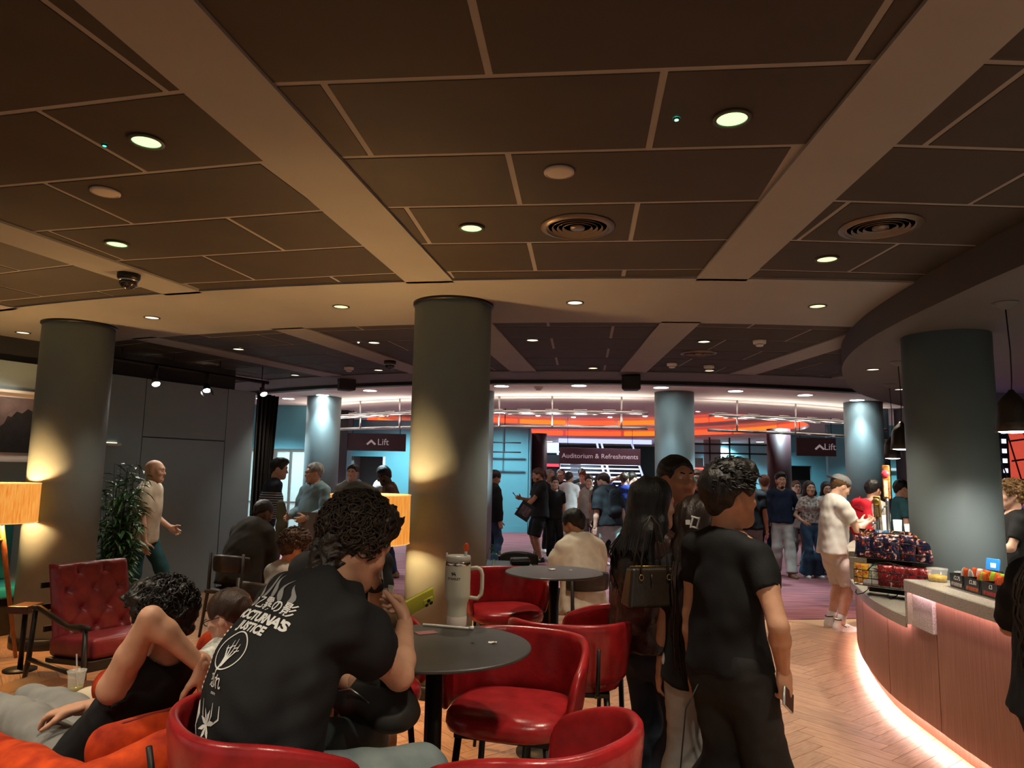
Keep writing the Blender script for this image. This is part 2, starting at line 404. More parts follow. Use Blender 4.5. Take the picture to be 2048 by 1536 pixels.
def person(label, pos, yaw, H=1.75, bw=1.0, hip=None, lean=0, side=0, lean2=0, twist=0, head=(0, 0, 0), fem=False,
           rh=None, lh=None, rp=(0.5, -1, -0.2), lp=(-0.5, -1, -0.2), rhd=None, lhd=None, rn=None, ln=None, rc=0.35, lc=0.35,
           rf=None, lf=None, rkp=(0.1, 1, 0), lkp=(-0.1, 1, 0), footyaw=(12, -12),
           skin=(0.48, 0.27, 0.18), hair=('short', (0.02, 0.014, 0.01)), top=None, bottom=None, shoes=None, socks=None,
           h=0.011, hh=0.0065, z=0.0, beard=None, glasses=False, cap=None, group=None, eyes=True, gaze=0.0, belly=0.0, seed=1, tight=1.0, re=None, le=None, rk=None, lk=None, world=None):
    s = H / 1.75
    near = h < 0.0095; h = h * 1.12 if near else h * 1.38; hh = hh * 1.06 if near else hh * 1.22; hb = h * 1.25 if near else h * 1.25; hhand = 0.0056 if near else (0.0075 if h < 0.0165 else 0.0095)
    X, Y, Z = np.eye(3)
    if world:  # joint targets given in room coordinates
        ya = math.radians(yaw); RR = np.array((math.cos(ya), -math.sin(ya), 0)); FF = np.array((math.sin(ya), math.cos(ya), 0))
        L_ = lambda q: np.array(((np.array(q) - np.array((pos[0], pos[1], 0))) @ RR, (np.array(q) - np.array((pos[0], pos[1], 0))) @ FF, q[2] - z))
        rh, lh, re, le, rf, lf, rk, lk = (L_(world[k]) if k in world else v for k, v in (('rh', rh), ('lh', lh), ('re', re), ('le', le), ('rf', rf), ('lf', lf), ('rk', rk), ('lk', lk)))
        LD = lambda q: np.array((np.array(q) @ RR, np.array(q) @ FF, q[2]))
        rhd, lhd, rn, ln = (LD(world[k]) if k in world else v for k, v in (('rhd', rhd), ('lhd', lhd), ('rn', rn), ('ln', ln)))
    hipc = np.array(hip, float) if hip is not None else np.array((0, 0, 0.93 * s))
    u = rotv(rotv(Z, X, -lean), Y, side); u2 = rotv(u, X, -lean2)
    r = rotv(X, Z, -twist); r = nrm(r - u2 * (r @ u2)); f = np.cross(u2, r)
    r0 = nrm(X - u * (X @ u)); f0 = np.cross(u, r0)
    mid = hipc + u * 0.24 * s; nb = mid + u2 * 0.26 * s; chest = mid + u2 * 0.12 * s
    shw = (0.172 if not fem else 0.15) * bw * s
    sR, sL = nb - u2 * 0.058 * s + r * shw, nb - u2 * 0.058 * s - r * shw
    hy, hp, hr_ = head
    hf = rotv(rotv(Y, X, hp), Z, -hy); hx = rotv(X, Z, -hy); hu = np.cross(hx, hf)
    hx = rotv(hx, hf, hr_); hu = rotv(hu, hf, hr_)
    nd = nrm(nrm(u2 + hu * 0.6)); hc = nb + nd * 0.088 * s + hu * 0.085 * s + hf * 0.022 * s
    hs = s * (1.0 if not fem else 0.96); hs = (0.5 + 0.5 * hs) * 1.05
    Hp = lambda x, y, zz: hc + (hx * x + hf * y + hu * zz) * hs
    # arms and legs
    ua, fa = 0.29 * s, 0.255 * s
    rh = np.array(rh, float) if rh is not None else np.array((0.235 * bw * s, 0.03, 0.80 * s)); lh = np.array(lh, float) if lh is not None else np.array((-0.235 * bw * s, 0.03, 0.80 * s))
    if re is not None: rp = np.array(re) - (sR + rh) / 2
    if le is not None: lp = np.array(le) - (sL + lh) / 2
    eR, wR = ik(sR, rh, ua, fa, rp); eL, wL = ik(sL, lh, ua, fa, lp)
    th, sh = 0.43 * s, 0.425 * s
    jR, jL = hipc + r0 * 0.088 * s - u * 0.02, hipc - r0 * 0.088 * s - u * 0.02
    rf = np.array(rf, float) if rf is not None else np.array((0.10 * s, 0.0, 0.085 * s)); lf = np.array(lf, float) if lf is not None else np.array((-0.10 * s, 0.0, 0.085 * s))
    if rk is not None: rkp = np.array(rk) - (jR + rf) / 2
    if lk is not None: lkp = np.array(lk) - (jL + lf) / 2
    kR, aR = ik(jR, rf, th, sh, rkp); kL, aL = ik(jL, lf, th, sh, lkp)
    skm = skin_mat('%.2f %.2f %.2f' % tuple(skin[:3]), skin)
    parts = []
    # ---- head and neck
    S = SDF(hh); AX = (hx, hf, hu)
    S.ell(Hp(0, -0.012, 0.032), np.array((0.077, 0.094, 0.084)) * hs, AX, 0.02)
    S.cone(Hp(0, 0.022, 0.0), Hp(0, 0.04, -0.055), 0.068 * hs, 0.052 * hs, 0.03, (hx, 0.92)); S.cone(Hp(0, 0.04, -0.055), Hp(0, 0.068, -0.093), 0.046 * hs, 0.026 * hs, 0.03)
    for q in (-1, 1):
        S.cone(Hp(q * 0.05, -0.005, -0.03), Hp(q * 0.022, 0.062, -0.088), 0.026 * hs, 0.022 * hs, 0.03)
        S.ell(Hp(q * 0.045, 0.062, -0.018), np.array((0.022, 0.02, 0.02)) * hs, AX, 0.03)
        S.ell(Hp(q * 0.032, 0.101, 0.011), np.array((0.018, 0.016, 0.013)) * hs, AX, 0.016, True)
        S.ell(Hp(q * 0.079, -0.008, -0.002), np.array((0.010, 0.019, 0.031)) * hs, AX, 0.006); S.ell(Hp(q * 0.087, 0.0, 0.004), np.array((0.006, 0.009, 0.017)) * hs, AX, 0.006, True)
    S.cone(Hp(-0.034, 0.073, 0.032), Hp(0.034, 0.073, 0.032), 0.0125 * hs, 0.0125 * hs, 0.025)
    S.cone(Hp(0, 0.081, 0.022), Hp(0, 0.106, -0.022), 0.0075 * hs, 0.0125 * hs, 0.014); S.ell(Hp(0, 0.096, -0.027), np.array((0.018, 0.013, 0.009)) * hs, AX, 0.012)
    S.cone(Hp(-0.017, 0.086, -0.050), Hp(0.017, 0.086, -0.050), 0.0085 * hs, 0.0085 * hs, 0.010); S.cone(Hp(-0.014, 0.086, -0.062), Hp(0.014, 0.086, -0.062), 0.0085 * hs, 0.0085 * hs, 0.010)
    nr = (0.054 if not fem else 0.045) * s * (0.6 + 0.4 * bw)
    S.chain([nb - u2 * 0.03 * s, nb + nd * 0.03 * s, Hp(0, -0.03, -0.03)], [nr * 1.25, nr, nr * 0.98], 0.035)
    hv = S.run(1); parts.append(hv)
    # ---- torso, arms, legs (one surface)
    S = SDF(hb); g = 0.015
    S.cone(hipc + u * 0.40 * s if lean2 == 0 else chest, mid, 0.158 * s * bw - g, 0.142 * s * bw - g, 0.05, (f, 0.70))
    S.cone(mid, hipc - u * 0.03, 0.142 * s * bw - g, 0.155 * s * bw - g, 0.05, (f0, 0.74))
    for q, sh_, e_, w_ in ((1, sR, eR, wR), (-1, sL, eL, wL)):
        S.cone(nb - u2 * 0.02 * s, sh_, 0.058 * s, 0.05 * s, 0.06)
        aw = (1.0 if not fem else 0.84) * (0.5 + 0.5 * bw) * s
        md = e_ + (w_ - e_) * 0.28
        S.chain([sh_, sh_ + (e_ - sh_) * 0.45, e_, md, w_], [0.052 * aw, 0.047 * aw, 0.038 * aw, 0.041 * aw, 0.0265 * aw], 0.02)
    for j_, k_, a_ in ((jR, kR, aR), (jL, kL, aL)):
        md = k_ + (a_ - k_) * 0.3
        S.chain([j_, k_, md, a_], [0.088 * s * (.6 + .4 * bw), 0.056 * s, 0.057 * s, 0.037 * s], 0.03)
        S.cone(a_, a_ + np.array((0, 0.03, -0.03)), 0.036 * s, 0.034 * s, 0.02)
    parts.append(S.run(1))
    for q, e_, w_, hd, pn, cu in ((True, eR, wR, rhd, rn, rc), (False, eL, wL, lhd, ln, lc)):
        S = SDF(hhand); dd = nrm(w_ - e_) if hd is None else nrm(hd)
        nn = np.array(pn, float) if pn is not None else np.array((-0.9 if q else 0.9, 0.3, 0.0))
        if abs(nrm(nn) @ dd) > 0.95: nn = np.array((0, 0.5, -1.0))
        hand_sdf(S, w_, dd, nn, q, cu, s * (1.0 if not fem else 0.9)); parts.append(S.run(1))
    body = link('person', np_mesh('person', parts), skm, None)
    body.location = (pos[0], pos[1], z); body.rotation_euler = (0, 0, -math.radians(yaw))
    tag(body, label, 'person', group)
    # lips colour on the mouth
    lipm = mat('lips ' + skm.name, (skin[0] * 0.85, skin[1] * 0.55, skin[2] * 0.55), 0.45); body.data.materials.append(lipm)
    if hh < 0.0085:
        nF = len(hv[1]); C = hv[0][hv[1]].mean(1); d = C - hc; lx, ly, lz = d @ hx, d @ hf, d @ hu
        ml = (np.abs(lx) < 0.022 * hs) & (ly > 0.085 * hs) & (lz > -0.068 * hs) & (lz < -0.044 * hs)
        mi = np.zeros(len(body.data.polygons), np.int32); mi[:nF][ml] = 1; body.data.polygons.foreach_set('material_index', mi)
    # ---- eyes, brows
    if eyes:
        for q in (-1, 1):
            B = MB(); e = Hp(q * 0.0315, 0.0755, 0.012); B.ball(e, 0.0125 * hs, 12, 8, mi=0)
            gz = nrm(hf + hx * gaze); B.ball(e + gz * 0.0072 * hs, 0.0078 * hs, 10, 6, mi=1)
            B.build('eye', [mat('eye white', (0.55, 0.52, 0.48), 0.3), mat('iris', (0.03, 0.018, 0.01), 0.2)], body)
            B = MB(); hcol = hair[1] if hair[0] != 'bald' else (0.1, 0.07, 0.05)
            B.tube([Hp(q * 0.013, 0.0915, 0.0295), Hp(q * 0.031, 0.0890, 0.0345), Hp(q * 0.050, 0.0755, 0.030)], [0.0045 * hs, 0.005 * hs, 0.002], 6)
            B.build('eyebrow', mat('brow %.2f' % hcol[0], hcol, 0.8), body)
    # ---- hair
    hcol = hair[1]; st = hair[0]; hm = mat('hair %.3f %.3f %s' % (hcol[0], hcol[1], 'c' if 'curl' in st else 's'), hcol, 0.42, bump=(90, 0.5) if 'curl' in st else (70, 0.45, (3, 3, 0.35)), var=0.45, vscale=45 if 'curl' in st else 18, spec=0.45)
    if st != 'bald':
        S = SDF(max(hh, 0.006) * (1.0 if near else 1.15)); t = hair[2] if len(hair) > 2 else 0.010
        S.ell(Hp(0, -0.018, 0.036 + t * 0.5), np.array((0.080 + t, 0.096 + t, 0.084 + t)) * hs, AX, 0.02)
        if st in ('buzz', 'short', 'fade', 'curly', 'quiff', 'afro'): S.cone(Hp(0, -0.062, 0.0), Hp(0, -0.068, -0.035), (0.052 + t * 0.4) * hs, (0.036 + t * 0.3) * hs, 0.03)
        if st in ('quiff', 'curly', 'afro'): S.ell(Hp(0, 0.03, 0.088 + t), np.array((0.062 + t, 0.055 + t, 0.034 + t)) * hs, AX, 0.03)
        if st in ('long', 'longstraight', 'ponytail', 'bob'): S.cone(Hp(0, -0.05, 0.0), Hp(0, -0.055, -0.08), 0.07 * hs, 0.06 * hs if st != 'ponytail' else 0.03, 0.04)
        S.ell(Hp(0, 0.100, -0.014), np.array((0.090, 0.064, 0.098)) * hs, AX, 0.012, True)
        if st in ('buzz', 'short', 'fade', 'curly', 'quiff', 'afro', 'ponytail'):
            for q in (-1, 1): S.ell(Hp(q * 0.090, 0.008, -0.040), np.array((0.040, 0.050, 0.068)) * hs, AX, 0.010, True)
            nape = hair[3] if (len(hair) > 3 and 'curl' in st) else 0.0
            if nape: S.cone(Hp(0, -0.06, -0.03), Hp(0, -0.066, -0.05 - nape), 0.058 * hs, 0.05 * hs, 0.03, (hf, 0.7))
            S.plane(Hp(0, 0, -0.075 - nape), -hu + hf * 0.1)
        if st == 'long' or st == 'longstraight':
            L = hair[3] if len(hair) > 3 else 0.42
            bk = nb - f * 0.11 * s
            pts = [Hp(0, -0.055, 0.0), nb - f * 0.085 * s - u2 * 0.0, bk - u2 * 0.16 - f * 0.02, bk - u2 * L - f * 0.015]
            S.chain(pts, [0.078 * hs, 0.082 * hs, 0.085 * hs, 0.055 * hs], 0.05, (f, 0.5))
            for q in (-1, 1):
                S.chain([Hp(q * 0.07, -0.005, 0.02), Hp(q * 0.085, -0.005, -0.08), nb + r * q * 0.09 - f * 0.03 - u2 * 0.06, nb + r * q * 0.10 - f * 0.07 - u2 * (L * 0.7)], [0.030 * hs, 0.032 * hs, 0.036, 0.02], 0.03)
        if st == 'ponytail':
            S.chain([Hp(0, -0.09, 0.06), Hp(0, -0.135, 0.035), Hp(0, -0.15, -0.04), Hp(0, -0.14, -0.11)], [0.022, 0.03, 0.026, 0.008], 0.015)
        if 'curl' in st or st == 'afro': S.wrinkle(0.0065, 190, 6, seed); S.wrinkle(0.005, 90, 4, seed + 5)
        elif st in ('buzz', 'fade'): S.wrinkle(0.0015, 150, 3, seed)
        else: S.wrinkle(0.0035, 130, 5, seed, (1, 1, 0.3))
        link('hair', np_mesh('hair', [S.run(0 if 'curl' in st else 1)]), hm, body)
    if beard:
        S = SDF(hh); S.cone(Hp(-0.045, 0.03, -0.055), Hp(0, 0.066, -0.094), 0.028 * hs, 0.031 * hs, 0.02); S.cone(Hp(0.045, 0.03, -0.055), Hp(0, 0.066, -0.094), 0.028 * hs, 0.031 * hs, 0.02)
        S.cone(Hp(-0.02, 0.086, -0.04), Hp(0.02, 0.086, -0.04), 0.008 * hs, 0.008 * hs, 0.01)
        S.ell(Hp(0, 0.098, -0.057), np.array((0.019, 0.02, 0.013)) * hs, AX, 0.004, True); S.wrinkle(0.0015, 200, 4, seed)
        link('beard', np_mesh('beard', [S.run(1)]), mat('beard %.3f' % beard[0], beard, 0.8), body)
    if glasses:
        B = MB()
        for q in (-1, 1):
            B.tube([Hp(q * 0.033 + 0.022 * math.cos(a), 0.096, 0.010 + 0.016 * math.sin(a)) for a in np.linspace(0, 2 * math.pi, 17)], 0.0022, 6)
            B.tube([Hp(q * 0.055, 0.094, 0.014), Hp(q * 0.080, 0.06, 0.016), Hp(q * 0.086, -0.01, 0.014)], 0.0022, 6)
        B.tube([Hp(-0.011, 0.099, 0.014), Hp(0.011, 0.099, 0.014)], 0.0022, 6)
        B.build('glasses', mat('black frame', (0.012, 0.012, 0.014), 0.3), body)
    if cap:
        S = SDF(hh); S.ell(Hp(0, -0.018, 0.055), np.array((0.092, 0.108, 0.078)) * hs, AX, 0.02); S.plane(Hp(0, 0, 0.035), -hu + hf * (0.12 if cap[1] > 0 else -0.12))
        S.cone(Hp(-0.03, cap[1] * 0.10, 0.042), Hp(-0.03, cap[1] * 0.155, 0.036), 0.03, 0.028, 0.01, (hu, 0.22)); S.cone(Hp(0.03, cap[1] * 0.10, 0.042), Hp(0.03, cap[1] * 0.155, 0.036), 0.03, 0.028, 0.01, (hu, 0.22))
        link('cap', np_mesh('cap', [S.run(1)]), mat('cap %.2f %.2f' % cap[0][:2], cap[0], 0.8, bump=(200, 0.2)), body)
    info = dict(body=body, hc=hc, Hp=Hp, u=u, u2=u2, r=r, f=f, nb=nb, mid=mid, hipc=hipc, wR=wR, wL=wL, eR=eR, eL=eL, sR=sR, sL=sL, s=s, kR=kR, kL=kL, aR=aR, aL=aL, jR=jR, jL=jL, hf=hf, hu=hu, hx=hx, w=lambda q: Vector((pos[0], pos[1], z)) + Matrix.Rotation(-math.radians(yaw), 3, 'Z') @ Vector(list(q)))
    # ---- garments
    if bottom:
        S = SDF(h * 1.2); kd = bottom['kind']; fl = bottom.get('flare', 1.0); wi = bottom.get('wide', 1.0)
        S.cone(hipc + u * 0.10 * s, hipc - u * 0.05, (0.150 * bw + 0.004) * s, 0.158 * bw * s, 0.04, (f0, 0.74))
        for j_, k_, a_ in ((jR, kR, aR), (jL, kL, aL)):
            a2 = a_ - (a_ - k_) / np.linalg.norm(a_ - k_) * bottom.get('short', 0.0)
            if kd == 'shorts':
                e = j_ + (k_ - j_) * bottom.get('len', 0.95); S.chain([j_, j_ + (k_ - j_) * 0.5, e], [0.103 * s * (0.7 + 0.3 * wi), 0.094 * s * wi, 0.088 * s * wi], 0.035, None, True)
            else:
                md = k_ + (a2 - k_) * 0.35
                S.chain([j_, k_, md, a2 + (a2 - k_) * 0.02], [0.100 * s * (0.7 + 0.3 * wi), 0.074 * s * wi, 0.072 * s * wi * (0.6 + 0.4 * fl), 0.056 * s * fl * wi], 0.035, None, True)
        S.wrinkle(0.0034 * bottom.get('fold', 1.0), 30, 5, seed + 11, (1.3, 1.3, 0.7)); S.wrinkle(0.0014 * bottom.get('fold', 1.0), 80, 4, seed + 12)
        info['bottom'] = link('shorts' if kd == 'shorts' else bottom.get('name', 'trousers'), np_mesh('trousers', [S.run(1)]), bottom['mat'], body)
    if top:
        S = SDF(h); sl = top.get('sleeve', 'short'); lo_ = top.get('loose', 1.0); tr = lambda q: q * s * lo_
        b2 = bw
        hem = top.get('hem', 0.07)
        cht = hipc + u * 0.40 * s if lean2 == 0 else chest
        S.cone(nb - u2 * 0.09 * s, mid, tr(0.158 * b2), tr(0.158 * b2), 0.06, (f, 0.72))
        S.cone(mid, hipc - u * hem, tr(0.158 * b2), tr(0.172 * b2 + 0.004), 0.06, (f0, 0.78), True)
        if hem > -0.02:
            for q in (-1, 1): S.cone(hipc + u * 0.12 * s + r0 * q * 0.05 * s, hipc + r0 * q * (0.088 * s) - u * hem, 0.095 * s * b2 * lo_, 0.111 * s * (0.6 + 0.4 * b2) * (0.4 + 0.6 * lo_), 0.06, None, True)
        if belly: S.ell(mid + f0 * 0.05 - u * 0.06, np.array((0.15, 0.09 + belly, 0.15)) * s, (r0, f0, u), 0.08)
        if fem:
            for q in (-1, 1): S.ell(mid + u2 * 0.10 * s + f * 0.085 * s + r * q * 0.07 * s, np.array((0.065, 0.055, 0.06)) * s, (r, f, u2), 0.05)
        for q, s_, e_, w_ in ((1, sR, eR, wR), (-1, sL, eL, wL)):
            S.cone(nb - u2 * 0.018 * s - f * 0.005, s_, 0.060 * s, 0.060 * s, 0.06)
            aw = (1.0 if not fem else 0.88) * (0.5 + 0.5 * bw) * s * (0.5 + 0.5 * lo_)
            if sl == 'short':
                e = s_ + (e_ - s_) * top.get('slen', 0.68); S.chain([s_, s_ + (e - s_) * 0.5, e], [0.064 * aw, 0.064 * aw * lo_, 0.064 * aw * lo_], 0.035, None, True)
            elif sl == 'long':
                wq = e_ + (w_ - e_) * 0.97; S.chain([s_, s_ + (e_ - s_) * 0.5, e_, e_ + (w_ - e_) * 0.4, wq], [0.064 * aw, 0.062 * aw * lo_, 0.054 * aw * lo_, 0.054 * aw * lo_, 0.040 * aw * lo_], 0.03, None, True)
            elif sl == 'none':
                S.ell(s_ + r * q * 0.015, np.array((0.05, 0.062, 0.075)) * s, (r, f, u2), 0.02, True)
        if top.get('hood'): S.cone(nb - f * 0.07 - r * 0.06, nb - f * 0.07 + r * 0.06, 0.05, 0.05, 0.04); S.cone(nb - f * 0.06, nb - f * 0.11 - u2 * 0.08, 0.06, 0.04, 0.04)
        if top.get('collar'):
            for a in np.linspace(0, 2 * math.pi, 14)[:-1]:
                p = nb + u2 * 0.012 * s + (r * math.cos(a) + f * math.sin(a)) * 0.062 * s; S.cone(p, p + u2 * 0.018, 0.014, 0.013, 0.02)
        # neck opening
        S.cone(nb + f * 0.015 * s + u2 * 0.00 * s, nb + u2 * 0.14 * s + f * 0.03, nr * 1.22, nr * 1.75, 0.012, None, False, True)
        fo = top.get('fold', 1.0); S.wrinkle(0.0036 * fo, 26, 5, seed + 21, (1.2, 1.2, 0.8)); S.wrinkle(0.0018 * fo, 65, 5, seed + 22)
        info['top'] = link(top.get('name', 't_shirt'), np_mesh('top', [S.run(1)]), top['mat'], body)
    if shoes:
        um, so = shoe_meshes(shoes.get('kind', 'low'))
        for a_, k_, fy in ((aR, kR, footyaw[0]), (aL, kL, footyaw[1])):
            o = link('shoe', um, None, body); slot_mat(o, shoes['mat']); o.location = (a_[0], a_[1], max(0.0 - z, a_[2] - 0.085 * s)); o.rotation_euler = (shoes.get('pitch', 0), 0, -math.radians(fy)); o.scale = (s, s, s)
            q = link('sole', so, None, o); slot_mat(q, shoes.get('sole', shoes['mat']))
            if socks is not None:
                B = MB(); B.tube([a_ + nrm(k_ - a_) * 0.09, a_ + nrm(k_ - a_) * 0.0], [0.047 * s, 0.043 * s], 14); B.build('sock', socks, body)
    return info

def drape_print(name, body_o, top_o, me, origin, right, up, depthdir, material, off=0.003):
    """projects a flat mesh (x along right, y along up) onto a garment"""
    bm = bmesh.new(); bm.from_mesh(top_o.data); bvh = BVHTree.FromBMesh(bm); bm.free()
    R, U, Dd = (Vector(list(q)) for q in (right, up, depthdir)); o = Vector(list(origin)); kill = []
    for v in me.vertices:
        p = o + R * v.co.x + U * v.co.y; hit, n, i, d = bvh.ray_cast(p - Dd * 0.5, Dd, 1.2)
        if hit is None: kill.append(v.index); v.co = p
        else: v.co = hit + n * off
    if kill:
        ks = set(kill); b2 = bmesh.new(); b2.from_mesh(me); b2.verts.ensure_lookup_table()
        bmesh.ops.delete(b2, geom=[b2.verts[i] for i in ks], context='VERTS'); b2.to_mesh(me); b2.free()
    me.update()
    return link(name, me, material, top_o)
# ================================================================ the setting
OX, OY = 2.0, 20.4                       # centre of the round lobby; beams, rings and the counter follow it
def pol(R, a): a = math.radians(a); return (OX - R * math.sin(a), OY - R * math.cos(a))
def arcpts(R, a0, a1, n): return [pol(R, a0 + (a1 - a0) * i / n) for i in range(n + 1)]
CH = 3.0
M_band = mat('ceiling plaster', (0.245, 0.235, 0.225), 0.75, var=0.06, vscale=2)
M_tile = mat('ceiling tile brown', (0.040, 0.031, 0.022), 0.72, var=0.12, vscale=3, bump=(160, 0.05), spec=0.35)
M_black = mat('black', (0.008, 0.008, 0.009), 0.6)
M_dark = mat('dark metal', (0.012, 0.012, 0.013), 0.42, 0.3)
M_white = mat('white plastic', (0.62, 0.60, 0.56), 0.45)
M_steel = mat('brushed steel', (0.55, 0.55, 0.55), 0.28, 1.0)
M_lob = mat('lobby ceiling', (0.80, 0.76, 0.71), 0.8)
M_teal = mat('teal paint', (0.10, 0.31, 0.38), 0.5, var=0.04, vscale=1.5)
M_col = mat('column paint', (0.175, 0.225, 0.238), 0.55, var=0.04, vscale=3)
M_wallg = mat('grey wall paint', (0.25, 0.335, 0.385), 0.55, var=0.05, vscale=2)
M_maroon = mat('maroon paint', (0.034, 0.013, 0.018), 0.5)
def clip(poly, p, n):
    out = []
    for i in range(len(poly)):
        a, b = poly[i], poly[(i + 1) % len(poly)]
        da = (a[0] - p[0]) * n[0] + (a[1] - p[1]) * n[1]; db = (b[0] - p[0]) * n[0] + (b[1] - p[1]) * n[1]
        if da >= 0: out.append(a)
        if (da >= 0) != (db >= 0):
            t = da / (da - db); out.append((a[0] + (b[0] - a[0]) * t, a[1] + (b[1] - a[1]) * t))
    return out
# ---- floor
def wood_mat(name, base, dark):
    m = bpy.data.materials.new(name); m.use_nodes = True; nt = m.node_tree; b = nt.nodes['Principled BSDF']
    tc = nt.nodes.new('ShaderNodeTexCoord'); mp = nt.nodes.new('ShaderNodeMapping'); mp.inputs['Scale'].default_value = (2.2, 34, 8)
    oi = nt.nodes.new('ShaderNodeObjectInfo'); at = nt.nodes.new('ShaderNodeAttribute'); at.attribute_name = 'tint'
    no = nt.nodes.new('ShaderNodeTexNoise'); no.inputs['Scale'].default_value = 3.0; no.inputs['Detail'].default_value = 8; no.inputs['Distortion'].default_value = 0.8
    uv = nt.nodes.new('ShaderNodeUVMap')
    nt.links.new(uv.outputs['UV'], mp.inputs['Vector']); nt.links.new(mp.outputs['Vector'], no.inputs['Vector'])
    r = nt.nodes.new('ShaderNodeValToRGB'); r.color_ramp.elements[0].position = 0.36; r.color_ramp.elements[1].position = 0.66
    r.color_ramp.elements[0].color = (*dark, 1); r.color_ramp.elements[1].color = (*base, 1)
    nt.links.new(no.outputs['Fac'], r.inputs['Fac'])
    mx = nt.nodes.new('ShaderNodeMix'); mx.data_type = 'RGBA'; mx.blend_type = 'MULTIPLY'; mx.inputs['Factor'].default_value = 1
    nt.links.new(r.outputs['Color'], mx.inputs[6]); nt.links.new(at.outputs['Color'], mx.inputs[7]); nt.links.new(mx.outputs[2], b.inputs['Base Color'])
    b.inputs['Roughness'].default_value = 0.36
    bp = nt.nodes.new('ShaderNodeBump'); bp.inputs['Strength'].default_value = 0.12; bp.inputs['Distance'].default_value = 0.004
    nt.links.new(no.outputs['Fac'], bp.inputs['Height']); nt.links.new(bp.outputs['Normal'], b.inputs['Normal'])
    return m
M_wood = wood_mat('oak plank', (0.46, 0.27, 0.165), (0.27, 0.14, 0.08))
floor = MB().box((0.5, 12.5, -0.07), (26, 44, 0.10)).build('floor', mat('subfloor', (0.10, 0.06, 0.04), 0.7)); tag(floor, 'oak herringbone floor of the bar lounge with purple carpet beyond', None, None, 'structure')
PL, PW = 0.60, 0.12
def plank_mesh(lst, name):
    """planks (cx, cy, angle, tint) as boxes with uv along the grain and a tint per plank"""
    B = MB(); uvs = []; tints = []
    for cx, cy, ang, ti in lst:
        R = Matrix.Rotation(ang, 3, 'Z'); B.box((cx, cy, -0.01), (PL - 0.003, PW - 0.003, 0.02), R); tints += [ti] * 6
    me = B.mesh(name); uvl = me.uv_layers.new(name='UVMap'); ca = me.attributes.new('tint', 'FLOAT_COLOR', 'FACE')
    for fi, p in enumerate(me.polygons):
        cx, cy, ang, ti = lst[fi // 6]; c, s_ = math.cos(-ang), math.sin(-ang)
        for li in p.loop_indices:
            v = me.vertices[me.loops[li].vertex_index].co; x, y = v.x - cx, v.y - cy; uvl.data[li].uv = (x * c - y * s_ + cx * 3.7 + ti * 31, x * s_ + y * c + cy * 1.3)
        ca.data[fi].color = (ti, ti * 0.985, ti * 0.96, 1)
    return me
planks = []
g = math.radians(38)
gc, gs = math.cos(g), math.sin(g)
for i in range(-90, 91):
    for j in range(-24, 25):
        # herringbone: pairs of planks at right angles, stepped along the diagonal
        for k in (0, 1):
            x = i * PW + j * PL; y = i * PW - j * PL
            if k == 0: lx, ly, la = x + PL / 2, y + PW / 2, 0.0
            else: lx, ly, la = x + PL + PW / 2, y + PW - PL / 2 + 0.0, math.pi / 2
            wx = lx * gc - ly * gs; wy = lx * gs + ly * gc + 6.0
            R = math.hypot(wx - OX, wy - OY)
            if R > 11.87 + 0.30 and wy > -1.2 and wx < 4.9 and wx > -6.8: planks.append((wx, wy, la + g, random.uniform(0.88, 1.06)))
def vis(p):
    q = Vector((p[0], p[1], 0)) - CAMP; d = q.dot(_f)
    if d < 0.5: return -1
    u_, v_ = 1024 + FPX * q.dot(CR) / d, 768 - FPX * q.dot(CU) / d
    return 1.0 / (d * d) * (1 if (-20 < u_ < 2068 and v_ < 1550) else -1)
planks.sort(key=lambda p: -vis(p))
for p in planks[:300]:
    link('plank', plank_mesh([p], 'plank'), M_wood, floor)
rest = link('planks', plank_mesh(planks[300:], 'planks'), M_wood, floor); rest['kind'] = 'stuff'
# edging filler under the outermost herringbone teeth and the carpet disc
fm = MB(); fm.prism(arcpts(11.87, -70, 70, 60) + arcpts(12.5, 70, -70, 60), -0.02, -0.004)
o = fm.build('floor_edging', mat('oak edge', (0.42, 0.26, 0.15), 0.4), floor)
def carpet_mat():
    m = bpy.data.materials.new('carpet'); m.use_nodes = True; nt = m.node_tree; b = nt.nodes['Principled BSDF']
    tc = nt.nodes.new('ShaderNodeTexCoord'); mp = nt.nodes.new('ShaderNodeMapping'); mp.inputs['Scale'].default_value = (0.6, 7, 1); mp.inputs['Rotation'].default_value = (0, 0, 0.15)
    n = nt.nodes.new('ShaderNodeTexNoise'); n.inputs['Scale'].default_value = 2.2; n.inputs['Detail'].default_value = 6
    nt.links.new(tc.outputs['Object'], mp.inputs['Vector']); nt.links.new(mp.outputs['Vector'], n.inputs['Vector'])
    r = nt.nodes.new('ShaderNodeValToRGB'); r.color_ramp.elements[0].color = (0.115, 0.030, 0.038, 1); r.color_ramp.elements[1].color = (0.235, 0.072, 0.085, 1)
    r.color_ramp.elements[0].position = 0.38; r.color_ramp.elements[1].position = 0.62
    nt.links.new(n.outputs['Fac'], r.inputs['Fac']); nt.links.new(r.outputs['Color'], b.inputs['Base Color']); b.inputs['Roughness'].default_value = 0.9
    n2 = nt.nodes.new('ShaderNodeTexNoise'); n2.inputs['Scale'].default_value = 160; bp = nt.nodes.new('ShaderNodeBump'); bp.inputs['Strength'].default_value = 0.3
    nt.links.new(tc.outputs['Object'], n2.inputs['Vector']); nt.links.new(n2.outputs['Fac'], bp.inputs['Height']); nt.links.new(bp.outputs['Normal'], b.inputs['Normal'])
    return m
M_carpet = carpet_mat()
MB().prism(arcpts(11.87, -180, 180, 120)[:-1], -0.02, 0.004).build('carpet', M_carpet, floor)
